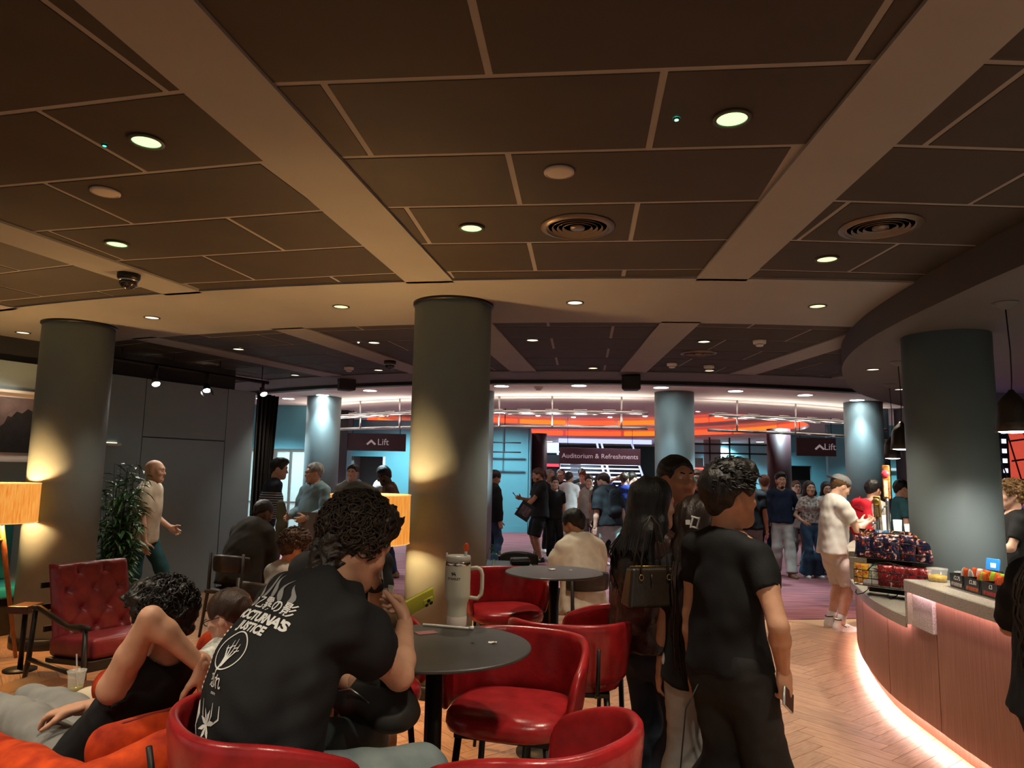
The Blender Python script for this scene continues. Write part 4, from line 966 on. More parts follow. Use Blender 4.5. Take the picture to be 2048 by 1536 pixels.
# lobby: cool wide downlights round the ring and small ones in the dome
COOL = (0.66, 0.93, 1.0)
ring_px = [(577, 797), (645, 790), (740, 781), (1003, 772), (1158, 771), (1322, 775), (1471, 782), (1610, 790), (1714, 800)]
for i, (px, py) in enumerate(ring_px): downlight(atz(px, py, LZ), 'bright white lobby downlight, number %s from the left along the ceiling edge' % ['first', 'second', 'third', 'fourth', 'fifth', 'sixth', 'seventh', 'eighth', 'ninth'][i], 0.12, M_lens_c, 25 if i in (1, 5, 7, 8) else 240, COOL, M_white, size=1.25)
dome_px = [(1047, 812), (1012, 827), (1076, 832), (1147, 835), (1220, 835), (1289, 815), (1290, 833), (1396, 823)]
for px, py in dome_px:
    downlight(atz(px, py, LZ + 0.645), 'small bright spot in the red lobby dome, %s' % {1047: 'upper row at the left', 1012: 'lower row leftmost', 1076: 'lower row second from left', 1147: 'lower row in the middle', 1220: 'lower row second from right', 1289: 'upper row at the right', 1290: 'lower row rightmost', 1396: 'right of the blue column'}[px], 0.075, M_lens_c, 70, (0.9, 0.95, 1.0), M_white, 'small spots in the lobby dome')
for i, (px, py) in enumerate([(1030, 882), (1098, 883), (1167, 884), (1237, 886), (1451, 886), (1412, 891), (1432, 896), (1497, 889), (1520, 884), (1480, 899), (1398, 899)]):
    downlight(atz(px, py, LZ - 0.005), 'far white ceiling lamp beyond the dome, %s' % ['by the middle column', 'beside the maroon column', 'over the sign lettering', 'over the right end of the sign', 'brightest behind the glass screen', 'left behind the glass screen', 'lower middle behind the glass screen', 'right of the middle glass bar', 'rightmost behind the glass screen', 'lower right behind the glass screen', 'lowest at the left of the screen'][i], 0.15, M_lens_c, 430 if i % 2 == 0 else 0, COOL, M_white, 'far lamps beyond the dome')
for i, (px, py) in enumerate([(563, 843), (601, 850)]): downlight(atz(px, py, LZ), ['white lamp over the entrance doors', 'white lamp beside the left blue column'][i], 0.10, M_lens_c, 150, COOL, M_white, size=1.6)
for i, (x, y) in enumerate(((-4.8, 13.6), (-2.7, 17.7), (7.4, 19.4), (9.1, 15.8), (-0.1, 18.4), (3.2, 14.4))): downlight((x, y, LZ + (0.645 if math.hypot(x - OX, y - OY) < R2 else 0.352 if math.hypot(x - OX, y - OY) < R1 else 0)), ['added lobby fill lamp before the glass doors', 'added lobby fill lamp before the lift niche', 'added lobby fill lamp before the black doorway', 'added lobby fill lamp behind the bar end', 'added lobby fill lamp before the central teal wall', 'added lobby fill lamp over the walking man'][i], 0.12, M_lens_c, 330, COOL, M_white, size=2.3)  # extra lamps added to brighten the lobby walls and floor
# detectors, speakers in tiles
def disc(p, r, label, m, cat, dz=-0.02):
    e = empty('ceiling_speaker' if cat == 'speaker' else 'smoke_detector', tuple(p), 0, label, cat)
    if cat == 'speaker':
        MB().lathe([(0.0001, -0.008), (r * 0.85, -0.008), (r, -0.003), (r, 0.004)], 24).build('grille', m, e); MB().lathe([(r * 0.9, -0.010), (r * 1.05, -0.006), (r * 1.05, 0.004), (r * 0.9, 0.004), (r * 0.9, -0.010)], 24).build('rim', m, e)
    else:
        MB().lathe([(0.0001, -0.055), (r * 0.5, -0.055), (r * 0.62, -0.04), (r * 0.62, -0.03)], 20).build('sensor', m, e); MB().lathe([(r * 0.6, -0.035), (r * 0.95, -0.028), (r, 0.0), (r, 0.004)], 20).build('base', m, e)
        MB().lathe([(r * 0.64, -0.038), (r * 0.66, -0.034), (r * 0.64, -0.031), (r * 0.64, -0.038)], 20).build('vent_slot', M_dark, e)
M_disc = mat('pale disc', (0.42, 0.38, 0.33), 0.6)
disc(atz(1118, 344, TZ), 0.066, 'pale round ceiling speaker above the middle vent', M_disc, 'speaker'); disc(atz(211, 384, TZ), 0.066, 'pale round ceiling speaker at upper left', M_disc, 'speaker')
for px, py, lb in ((698, 735, 'smoke detector above the left black speaker'), (1344, 727, 'smoke detector left of the far round vent, lower'), (1418, 732, 'smoke detector under the far round vent'), (1519, 682, 'smoke detector near the bar soffit')): disc(atz(px, py, TZ), 0.065, lb, M_white, 'smoke detector')
disc(atz(1077, 774, LZ), 0.07, 'smoke detector on the pale lobby ceiling', M_white, 'smoke detector')
for px, py, st_, lb in ((1353, 239, 9.0, 'tiny bright green light in the ceiling tile'), (209, 291, 1.2, 'tiny faint green light in the left ceiling tile')):
    e = empty('sensor_light', tuple(atz(px, py, TZ)), 0, lb, 'light'); MB().lathe([(0.0001, -0.006), (0.007, -0.004), (0.008, 0.004)], 12).build('bulb', emat('led green %.0f' % st_, (0.05, 1.0, 0.55), st_), e); MB().lathe([(0.008, -0.002), (0.013, -0.002), (0.013, 0.004), (0.008, -0.002)], 12).build('bezel', M_dark, e)
e = empty('sensor_light', tuple(atz(717, 685, TZ)), 0, 'tiny white light left of the middle column', 'light'); MB().lathe([(0.0001, -0.01), (0.012, -0.004), (0.012, 0.004)], 12).build('bulb', M_lens_y, e)
# round air diffusers
def diffuser(p, r, label):
    e = empty('air_vent', tuple(p), 0, label, 'air vent'); m = mat('vent brown metal', (0.16, 0.125, 0.095), 0.38, 0.4)
    MB().lathe([(r * 0.84, -0.012), (r, -0.002), (r, 0.006), (r * 0.84, 0.006), (r * 0.84, -0.012)], 56).build('rim', m, e)
    for k, f_ in enumerate((0.76, 0.62, 0.48, 0.34)):
        MB().lathe([(r * f_, 0.012), (r * (f_ + 0.075), -0.010), (r * (f_ + 0.075), -0.006), (r * f_, 0.016), (r * f_, 0.012)], 48).build('vent_ring', m, e)
    MB().lathe([(0.0001, -0.008), (r * 0.2, -0.008), (r * 0.2, 0.01)], 32).build('centre_disc', m, e)
    MB().lathe([(0.0001, 0.003), (r * 0.84, 0.003)], 40).build('duct', M_black, e)
diffuser(atz(1155, 455, TZ), 0.205, 'round ringed air vent right of the small green downlight'); diffuser(atz(1761, 455, TZ), 0.21, 'round ringed air vent near the right soffit'); diffuser(atz(1397, 707, TZ), 0.20, 'far round air vent behind the wide beam'); diffuser(atz(405, 728, TZ), 0.20, 'far round air vent over the lighting track')
# dome cameras
def dome_cam(p, label):
    e = empty('dome_camera', tuple(p), 0, label, 'camera')
    MB().lathe([(0.0001, 0.0), (0.075, 0.0), (0.075, -0.03), (0.066, -0.045), (0.0001, -0.045)], 28).build('housing', M_dark, e)
    MB().lathe([(0.062, -0.045), (0.058, -0.075), (0.04, -0.102), (0.0001, -0.115)], 28).build('dome', mat('smoked dome', (0.02, 0.018, 0.016), 0.08, spec=0.8), e)
    MB().lathe([(0.064, -0.044), (0.067, -0.05), (0.062, -0.056), (0.064, -0.044)], 28).build('ring', M_steel, e)
dome_cam(atz(258, 548, CH), 'black dome security camera on the left beam'); dome_cam(atz(780, 722, CH), 'black dome security camera on the beam left of the middle column')
# hanging loudspeakers at the arc
def hung_speaker(px, py, y, label, yaw):
    p = aty(px, py, y); e = empty('loudspeaker', tuple(p), yaw, label, 'loudspeaker')
    B = MB(); B.prism([(-0.13, -0.10), (0.13, -0.10), (0.10, 0.11), (-0.10, 0.11)], -0.10, 0.10); bevel(B.build('cabinet', mat('speaker black', (0.012, 0.012, 0.012), 0.55), e), 0.02, 3)
    MB().box((0, -0.104, 0), (0.22, 0.008, 0.16)).build('grille', mat('speaker grille', (0.02, 0.02, 0.02), 0.7, bump=(400, 0.4)), e)
    t = CH - 0.06 - p.z; b = MB()
    for q in (-1, 1): b.box((q * 0.12, 0, 0.09), (0.012, 0.05, 0.12))
    b.box((0, 0, 0.15), (0.25, 0.05, 0.012)); b.box((0, 0, (0.15 + t) / 2), (0.05, 0.05, t - 0.15)); b.build('bracket', M_dark, e)
hung_speaker(692, 768, 10.7, 'black loudspeaker hanging at the arc left of the middle column', -30); hung_speaker(1262, 766, 9.6, 'black loudspeaker hanging at the arc right of the middle column', 8)
# lighting track with three spot heads
ta, tb = atz(225, 717, 2.87), atz(537, 766, 2.80)
tr = empty('lighting_track', (0, 0, 0), 0, 'black lighting track on the ceiling before the grey partition', 'track light')
dv = (tb - ta); B = MB(); B.tube([ta, tb], 0.022, 4); B.build('track_rail', M_dark, tr)
for q in (0.05, 0.35, 0.65, 0.95):
    h0 = ta + dv * q; MB().tube([h0, Vector((h0.x, h0.y, CH + 0.012))], 0.006, 6).build('track_hanger', M_dark, tr)
for i, (px, py, lb) in enumerate(((303, 762, 'bright track spot aimed at the wall, nearest the left column'), (403, 775, 'middle black track spot with barn doors'), (525, 783, 'bright track spot before the black curtain'))):
    tt = (px - 225) / (537 - 225); base = ta + dv * tt; e = empty('track_spot', tuple(base), 0, lb, 'spotlight')
    tgt = aty(px, py, base.y + 0.02); tgt.z = min(tgt.z, base.z - 0.10); q = tgt - base
    MB().tube([(0, 0, 0), (0, 0, q.z + 0.05)], 0.022, 10).build('stem', M_dark, e)
    aim = Vector((0.45, -0.45, -0.77)).normalized() if i != 1 else Vector((0.3, -0.5, -0.8)).normalized(); R = Vector((0, 0, -1)).rotation_difference(aim).to_matrix()
    c = Vector((0, 0, q.z)); B = MB(); B.lathe([(0.028, 0.06), (0.042, 0.0), (0.05, -0.06), (0.046, -0.06), (0.038, 0.0)], 20, c, mat4=R, cap=False); B.build('lamp_head', mat('spot chrome', (0.35, 0.35, 0.35), 0.25, 0.8) if i != 1 else M_dark, e)
    MB().lathe([(0.0001, -0.05), (0.046, -0.05)], 20, c, mat4=R).build('lens', emat('spot lens', (1.0, 0.97, 0.9), 22.0 if i != 1 else 12.0), e)
    if i == 1:
        B = MB()
        for q_ in (-1, 1): B.box(c + R @ Vector((q_ * 0.06, 0, -0.09)), (0.006, 0.09, 0.06), R)
        B.build('barn_door', M_dark, e)
    L = bpy.data.lights.new('track lamp', 'SPOT'); L.energy = 22; L.color = (1, 0.95, 0.88); L.spot_size = 1.1; L.spot_blend = 0.6; L.shadow_soft_size = 0.03
    o = bpy.data.objects.new('lamp', L); COL.objects.link(o); o.parent = e; o.location = c + aim * 0.07; o.rotation_euler = Vector((0, 0, -1)).rotation_difference(aim).to_euler()
# pendants over the counter
def pendant(x, y, zb, label):
    e = empty('pendant_lamp', (x, y, zb), 0, label, 'pendant lamp'); zt = SZ - zb
    MB().lathe([(0.075, zt), (0.07, zt - 0.006), (0.012, zt - 0.045), (0.0001, zt - 0.046)], 28).build('ceiling_rose', mat('rose grey', (0.10, 0.095, 0.09), 0.5), e)
    MB().tube([(0, 0, zt - 0.04), (0.012, 0, zt * 0.62), (0.008, 0, zt * 0.4), (0, 0, 0.24)], 0.0045, 6).build('cord', M_black, e)
    MB().lathe([(0.014, 0.265), (0.022, 0.25), (0.055, 0.215), (0.078, 0.18), (0.086, 0.14), (0.094, 0.06), (0.102, 0.0), (0.098, 0.0), (0.090, 0.06), (0.080, 0.14), (0.07, 0.175), (0.0001, 0.21)], 36).build('shade', mat('pendant bronze', (0.045, 0.036, 0.028), 0.38, 0.6), e)
    MB().ball((0, 0, 0.008), (0.088, 0.088, 0.016), 20, 10).build('bulb', emat('pendant bulb', (1.0, 0.93, 0.80), 9.0), e)
    spot(e, 40, (1.0, 0.9, 0.78), 2.6, 0.5, 0.04, -0.02)
pendant(3.14, 4.43, 1.96, 'dark bell pendant lamp at the right edge, nearest the viewer'); pendant(3.74, 6.80, 1.94, 'dark bell pendant lamp half hidden by the bar column'); pendant(4.53, 8.45, 1.90, 'far dark bell pendant lamp left of the bar column')
# ================================================================ furniture
M_leather = mat('red leather', (0.27, 0.012, 0.014), 0.28, var=0.35, vscale=14, bump=(55, 0.10), spec=0.5)
M_leather2 = mat('maroon leather', (0.25, 0.026, 0.030), 0.36, var=0.3, vscale=12, bump=(55, 0.10))
M_leg = mat('black leg', (0.010, 0.009, 0.009), 0.45, 0.2)
M_dwood = mat('dark stained wood', (0.022, 0.015, 0.011), 0.42, var=0.3, vscale=20, bump=(30, 0.1, (1, 8, 8)))
M_ttop = mat('dark table top', (0.044, 0.041, 0.036), 0.42, var=0.12, vscale=25)
M_orange = mat('orange velvet', (0.44, 0.048, 0.007), 0.85, var=0.5, vscale=11, bump=(30, 0.2), vcol=(0.20, 0.012, 0.004), spec=0.2)  # dark red noise puts the velvet's shading into its colour
M_lwood = mat('light oak', (0.30, 0.13, 0.045), 0.45, var=0.3, vscale=12, bump=(20, 0.1, (10, 10, 1)))

def bar_stool(x, y, yaw, label, seat_z=0.745, group=None):
    e = empty('bar_stool', (x, y, 0), yaw, label, 'bar stool', group)
    # cushion: rounded D shape, front at +y
    def out(a, k): # plan outline
        c, s_ = math.cos(a), math.sin(a); n = 3.2; rr = (abs(c) ** n + abs(s_) ** n) ** (-1 / n); return rr * c * 0.235 * k, rr * s_ * 0.225 * k
    prof = [(0.001, -0.045), (0.86, -0.045), (0.97, -0.034), (1.0, -0.012), (0.99, 0.012), (0.93, 0.030), (0.75, 0.038), (0.4, 0.041), (0.001, 0.042)]
    def fn(u_, v_):
        i = min(int(v_ * (len(prof) - 1) + 1e-6), len(prof) - 1); k, zz = prof[i]; xx, yy = out(2 * math.pi * u_, k); return (xx, yy + 0.02, seat_z + zz)
    MB().grid(fn, 40, len(prof), True).build('seat', M_leather, e)
    # wrap-round back: sections swept round the rear
    nA = 33; A = 118
    def sec(t):
        a = math.radians(-A + 2 * A * t); ca = abs(-A + 2 * A * t) / A
        hgt = 0.255 * (1 - 0.40 * max(0, (ca - 0.45) / 0.55) ** 1.6); endk = max(0, (ca - 0.93) / 0.07); hgt *= (1 - 0.35 * endk ** 2)
        bot = 0.005 + 0.012 * endk
        n = 2.6; c, s_ = math.sin(a), -math.cos(a); rr = (abs(c) ** n + abs(s_) ** n) ** (-1 / n); d = Vector((rr * c, rr * s_, 0)); nrml = Vector((c, s_, 0))
        P = []
        for k, (zz, o) in enumerate(((bot, 0.0), (bot + hgt * 0.5, 0.012), (bot + hgt - 0.012, 0.022), (bot + hgt, 0.032), (bot + hgt, 0.050), (bot + hgt - 0.014, 0.060), (bot + hgt * 0.5, 0.046), (bot + 0.01, 0.034), (bot - 0.004, 0.022))):
            q = Vector((d.x * 0.232, d.y * 0.232 + 0.01, seat_z + zz)) + nrml * o; P.append(q)
        return P
    secs = [sec(i / (nA - 1)) for i in range(nA)]; m_ = len(secs[0]); B = MB()
    B.add([p for s_ in secs for p in s_], [(i * m_ + j, i * m_ + (j + 1) % m_, (i + 1) * m_ + (j + 1) % m_, (i + 1) * m_ + j) for i in range(nA - 1) for j in range(m_)] + [list(range(m_))[::-1], [(nA - 1) * m_ + j for j in range(m_)]], True)
    subsurf(B.build('backrest', M_leather, e), 1)
    legs = []
    for sx in (-1, 1):
        for sy in (-1, 1):
            t = Vector((sx * 0.165, sy * 0.155, seat_z - 0.05)); b = Vector((sx * 0.225, sy * 0.215, 0.0)); legs.append((t, b)); MB().tube([t, t + (b - t) * 0.5, b], [0.014, 0.0125, 0.010], 8).build('leg', M_leg, e)
    zf = 0.28; B = MB(); P = [t + (b - t) * ((t.z - zf) / t.z) for t, b in legs]; order = [P[0], P[1], P[3], P[2], P[0]]
    for i in range(4): MB().tube([order[i], order[i + 1]], 0.008, 6).build('footrest', M_leg, e)
    MB().box((0, 0, seat_z - 0.055), (0.36, 0.34, 0.018)).build('seat_frame', M_leg, e)
    for sx in (-1, 1): MB().tube([(sx * 0.12, -0.16, seat_z - 0.06), (sx * 0.125, -0.268, seat_z - 0.02), (sx * 0.13, -0.30, seat_z + 0.17)], [0.011, 0.011, 0.008], 6).build('back_upright', M_leg, e)
    return e
bar_stool(0.03, 2.86, 196, 'red leather bar stool facing the viewer, right beside the front table')
bar_stool(0.07, 1.99, -48, 'red leather bar stool at the bottom edge, its back to the viewer')
bar_stool(0.29, 3.42, 6, 'red bar stool with its flat back to the viewer, before the rear table')
bar_stool(0.56, 4.0, -52, 'red leather bar stool seen from the side, nearest the standing group')
bar_stool(-0.02, 4.80, 166, 'red leather bar stool left of the rear table, facing the viewer')
bar_stool(-0.62, 2.05, 54, 'red leather bar stool under the man in the printed shirt')
bar_stool(-0.62, 3.12, 150, 'red leather bar stool behind the front table, under the man with the watch')

def round_table(x, y, r, h_, label, pole=0.028, m=None):
    e = empty('round_table', (x, y, 0), 0, label, 'table')
    MB().lathe([(0.0001, h_ - 0.012), (r - 0.006, h_ - 0.012), (r, h_ - 0.008), (r, h_ - 0.003), (r - 0.003, h_), (0.0001, h_)], 72).build('tabletop', m or M_ttop, e, auto=True)
    MB().lathe([(pole, 0.02), (pole, h_ - 0.014)], 20).build('pole', M_leg, e)
    MB().lathe([(0.0001, 0.0), (r * 0.72, 0.0), (r * 0.72, 0.008), (0.05, 0.022), (pole, 0.03)], 40).build('base', M_leg, e)
    MB().lathe([(0.09, h_ - 0.02), (0.09, h_ - 0.0125)], 24).build('mounting_plate', M_leg, e)
    return e
T1 = (-0.25, 2.57); TH = 1.05
round_table(T1[0], T1[1], 0.335, TH, 'round dark high table in front, with the cream tumbler on it', 0.030)
T2 = (0.28, 4.47); round_table(T2[0], T2[1], 0.30, TH, 'round dark high table behind, with crumpled paper on it', 0.030)
T3 = (-0.12, 7.2); round_table(T3[0], T3[1], 0.36, 0.74, 'low round blue-black table behind the column, with a black pouch', 0.03, mat('blue table top', (0.045, 0.065, 0.085), 0.45))

def side_chair(x, y, yaw, label, m=None, sz=0.45, curved=True):
    m = m or M_dwood; e = empty('chair', (x, y, 0), yaw, label, 'chair')
    B = MB(); B.rbox((0, 0.0, sz - 0.02), (0.43, 0.42, 0.04), 0.018); B.build('seat', m, e)
    for sx in (-1, 1):
        MB().tube([(sx * 0.18, 0.18, sz - 0.03), (sx * 0.20, 0.21, 0)], [0.019, 0.013], 8).build('leg', m, e)
        MB().tube([(sx * 0.195, -0.16, 0.80), (sx * 0.19, -0.17, sz), (sx * 0.20, -0.24, 0)], [0.014, 0.018, 0.013], 8).build('leg', m, e)
    def fn(u_, v_):
        a = math.radians(-62 + 124 * u_); v2 = v_ * 4; rr = (0.235, 0.235, 0.255, 0.255, 0.235)[int(round(v2))]; zz = (0.62, 0.80, 0.80, 0.62, 0.62)[int(round(v2))]
        return (rr * math.sin(a) * 0.98, 0.03 - rr * math.cos(a), zz - (0.03 * (abs(u_ - 0.5) * 2) ** 2 if 1 <= round(v2) <= 2 else 0))
    subsurf(MB().grid(fn, 18, 5).build('backrest', m, e), 1)
    for sx in (-1, 1): MB().tube([(sx * 0.18, 0.18, 0.24), (sx * 0.19, -0.2, 0.24)], 0.009, 6).build('stretcher', m, e)
    return e
side_chair(-2.74, 7.35, 18, 'dark wooden chair with curved back under the man in the dark jacket')
side_chair(0.68, 6.62, -22, 'dark wooden chair under the seated man in the cream t-shirt')
side_chair(0.12, 7.75, 170, 'black round-backed chair behind the low blue table', M_leg)
side_chair(-1.55, 6.9, 60, 'red upholstered chair between the lamp and the middle column', M_leather)

# ---- tufted armchair with dark wooden frame
def tufted(name, w_, h_, d_, nx, nz, material, parent, origin, ux, uz, un):
    """buttoned cushion: w_ along ux, h_ along uz, thickness along un"""
    btn = [((i + (0.5 if j % 2 else 0.0) + 0.5) / nx, (j + 0.5) / nz) for j in range(nz) for i in range(nx + (0 if j % 2 == 0 else -1) + 0)]
    o_, a, b, c = Vector(origin), Vector(ux), Vector(uz), Vector(un)
    N = 46
    def hgt(u_, v_):
        e_ = min(u_, 1 - u_) * w_; g_ = min(v_, 1 - v_) * h_; ed = 1 - (max(0, 0.05 - e_) / 0.05) ** 2 * 0.9; gd = 1 - (max(0, 0.05 - g_) / 0.05) ** 2 * 0.9
        hh_ = d_ * 0.5 * math.sqrt(max(0.02, ed)) * math.sqrt(max(0.02, gd))
        for bu, bv in btn:
            dx, dz = (u_ - bu) * w_, (v_ - bv) * h_; r2 = dx * dx + dz * dz; hh_ -= 0.024 * math.exp(-r2 / 0.0010)
        # creases along the diagonals between buttons
        p = (u_ - 0.5 / nx) * nx; q = (v_ - 0.5 / nz) * nz
        s1 = (p + q * 0.5); s2 = (p - q * 0.5); c1 = abs(s1 - round(s1)); c2 = abs(s2 - round(s2))
        inside = 1.0 if (0.06 < v_ < 0.94 and 0.04 < u_ < 0.96) else 0.3
        hh_ -= inside * 0.008 * (math.exp(-(c1 / 0.05) ** 2) + math.exp(-(c2 / 0.05) ** 2))
        return hh_
    B = MB()
    B.grid(lambda u_, v_: o_ + a * (u_ - 0.5) * w_ + b * (v_ - 0.5) * h_ + c * hgt(u_, v_), N, N)
    B.grid(lambda u_, v_: o_ + a * (u_ - 0.5) * w_ + b * (v_ - 0.5) * h_ - c * d_ * 0.4 * min(1, (min(u_, 1 - u_) * 12)) ** 0.5 * min(1, (min(v_, 1 - v_) * 12)) ** 0.5, 14, 14)
    # sides
    for k in range(4):
        def side(u_, v_):
            uu, vv = ((u_, 0), (1, u_), (1 - u_, 1), (0, 1 - u_))[k]; p = o_ + a * (uu - 0.5) * w_ + b * (vv - 0.5) * h_
            return p + c * (hgt(uu, vv) * v_)
        B.grid(side, 24, 3)
    cu = B.build(name, material, parent)
    for bu, bv in btn:
        if 0.02 < bu < 0.98: MB().ball(o_ + a * (bu - 0.5) * w_ + b * (bv - 0.5) * h_ + c * (hgt(bu, bv) + 0.004), 0.009, 8, 6).build('button', material, cu)
    return cu
def lounge_chair(x, y, yaw, label):
    e = empty('armchair', (x, y, 0), yaw, label, 'armchair')
    bz = Vector((0, -0.30, 0.954)).normalized(); bn = Vector((0, 0.954, 0.30)).normalized()
    tufted('back_cushion', 0.56, 0.56, 0.15, 3, 4, M_leather2, e, (0, -0.27, 0.64), (1, 0, 0), bz, bn)
    B = MB(); B.rbox((0, 0.07, 0.375), (0.57, 0.62, 0.14), 0.035, 4, Matrix.Rotation(math.radians(6), 3, 'X')); B.build('seat_cushion', M_leather2, e)
    B = MB(); B.box((0, 0.07, 0.285), (0.60, 0.60, 0.035), Matrix.Rotation(math.radians(6), 3, 'X')); B.box((0, 0.37, 0.30), (0.62, 0.03, 0.07)); bevel(B.build('seat_frame', M_dwood, e))
    for sx in (-1, 1):
        s_ = sx * 0.335
        MB().tube([(s_, 0.43, 0.0), (s_, 0.40, 0.25), (s_, 0.375, 0.55)], [0.014, 0.020, 0.017], 8).build('front_leg', M_dwood, e)
        MB().tube([(s_, -0.46, 0.0), (s_, -0.40, 0.24), (s_, -0.36, 0.60)], [0.014, 0.02, 0.017], 8).build('rear_leg', M_dwood, e)
        MB().tube([(s_, -0.40, 0.60), (s_, -0.30, 0.612), (s_, -0.10, 0.575), (s_, 0.15, 0.535), (s_ * 1.0, 0.32, 0.552), (s_, 0.44, 0.565)], [0.018, 0.024, 0.023, 0.022, 0.028, 0.014], 10, flat=0.75).build('armrest', M_dwood, e)
        MB().tube([(s_, -0.40, 0.24), (s_, 0.40, 0.25)], 0.018, 8).build('side_rail', M_dwood, e)
    for k, zz in enumerate((0.45, 0.6, 0.75)):
        MB().box((0, -0.34 - 0.05 * k, zz), (0.56, 0.02, 0.04)).build('back_slat', M_dwood, e)
    return e
lounge_chair(-2.95, 5.42, 124, 'tufted red leather armchair with dark wooden frame, in front of the left column')

# ---- orange velvet sofa
def velvet_chair(x, y, yaw, label):
    e = empty('armchair', (x, y, 0), yaw, label, 'armchair')
    W = 0.80
    B = MB(); B.rbox((0, -0.02, 0.22), (W, 0.74, 0.22), 0.04); B.build('base', M_orange, e)
    S = SDF(0.012); pts = [(-W / 2 + 0.0, -0.36, 0.655), (-W / 5, -0.41, 0.70), (W / 5, -0.41, 0.70), (W / 2 - 0.0, -0.36, 0.655)]
    S.chain(pts, [0.07, 0.07, 0.07, 0.07], 0.05)
    for k in range(7): t = -W / 2 + W * k / 6; S.cone((t, -0.37, 0.62), (t, -0.33, 0.15), 0.085, 0.075, 0.06, ((0, 1, 0), 0.85))
    S.wrinkle(0.002, 40, 4, 3); link('backrest', np_mesh('backrest', [S.run(2)]), M_orange, e)
    for sx in (-1, 1):
        S = SDF(0.012); S.chain([(sx * W / 2, -0.36, 0.655), (sx * (W / 2 + 0.02), -0.05, 0.645), (sx * (W / 2 + 0.01), 0.33, 0.625)], [0.075, 0.075, 0.07], 0.05)
        for k in range(7): t = -0.36 + 0.69 * k / 6; S.cone((sx * W / 2, t, 0.60), (sx * (W / 2 - 0.01), t, 0.14), 0.078, 0.07, 0.06, ((1, 0, 0), 0.85))
        S.wrinkle(0.002, 40, 4, 5); ar = link('arm', np_mesh('arm', [S.run(2)]), M_orange, e)
        MB().tube([(sx * (W / 2 + 0.072), -0.30, 0.63), (sx * (W / 2 + 0.09), 0.0, 0.625), (sx * (W / 2 + 0.075), 0.33, 0.60)], 0.005, 6).build('piping', mat('piping', (0.18, 0.012, 0.004), 0.7), ar)
    B = MB(); B.rbox((0, 0.02, 0.345), (0.64, 0.66, 0.14), 0.05, 4); B.build('seat_cushion', M_orange, e)
    S = SDF(0.012); S.cone((-0.25, -0.235, 0.72), (0.25, -0.235, 0.72), 0.07, 0.07, 0.05); S.cone((-0.25, -0.22, 0.52), (0.25, -0.22, 0.52), 0.085, 0.085, 0.08); S.cone((-0.22, -0.225, 0.62), (0.22, -0.225, 0.62), 0.08, 0.08, 0.08)
    S.wrinkle(0.003, 30, 4, 8); c = link('back_cushion', np_mesh('back_cushion', [S.run(2)]), M_orange, e)
    MB().tube([(-0.29, -0.21, 0.73), (-0.22, -0.25, 0.787), (0.22, -0.25, 0.787), (0.29, -0.21, 0.73)], 0.006, 6).build('piping', mat('piping', (0.18, 0.012, 0.004), 0.7), c)
    for sx in (-1, 1):
        for sy in (-1, 1): MB().tube([(sx * 0.34, sy * 0.3, 0.13), (sx * 0.36, sy * 0.32, 0)], [0.02, 0.014], 8).build('leg', M_dwood, e)
    return e
velvet_chair(-1.38, 2.84, -57, 'orange velvet armchair at the lower left under the reclining person')
velvet_chair(-1.46, 3.84, -80, 'orange velvet armchair under the person with glasses')
def tub_chair(x, y, yaw, label):
    e = empty('armchair', (x, y, 0), yaw, label, 'armchair')
    S = SDF(0.014)
    for k in range(13):
        a = math.radians(-110 + 220 * k / 12); p = (0.36 * math.sin(a), -0.34 * math.cos(a)); hgt = 0.74 - 0.12 * abs(k - 6) / 6; S.cone((p[0], p[1], 0.16), (p[0] * 1.05, p[1] * 1.05, hgt), 0.07, 0.065, 0.08)
    link('backrest', np_mesh('backrest', [S.run(2)]), M_orange, e)
    B = MB(); B.rbox((0, 0.04, 0.36), (0.6, 0.62, 0.18), 0.06, 4); B.build('seat_cushion', M_orange, e); B = MB(); B.rbox((0, 0, 0.2), (0.62, 0.6, 0.16), 0.04); B.build('base', M_orange, e)
    for sx in (-1, 1):
        for sy in (-1, 1): MB().tube([(sx * 0.24, sy * 0.24, 0.14), (sx * 0.27, sy * 0.27, 0)], [0.02, 0.013], 8).build('leg', M_dwood, e)
tub_chair(-3.42, 4.25, 70, 'orange velvet armchair cut off by the left edge, below the lamp')
# ---- coffee table
e = empty('coffee_table', (-2.38, 3.85, 0), 12, 'low brown wooden coffee table with a plastic cup on it', 'table')
for i in range(5):
    bevel(MB().box((-0.32 + 0.16 * i, 0, 0.435), (0.158, 0.62, 0.03)).build('board', mat('walnut board', (0.13, 0.048, 0.018), 0.3, var=0.4, vscale=9, bump=(14, 0.1, (10, 1, 1))), e), 0.002)
bevel(MB().box((0, 0, 0.40), (0.72, 0.54, 0.035)).build('apron', M_dwood, e))
for sx in (-1, 1):
    for sy in (-1, 1): MB().tube([(sx * 0.32, sy * 0.23, 0.39), (sx * 0.36, sy * 0.27, 0)], [0.022, 0.015], 8).build('leg', M_dwood, e)
MB().box((-3.0, 5.0, 0.006), (0.01, 0.01, 0.001))
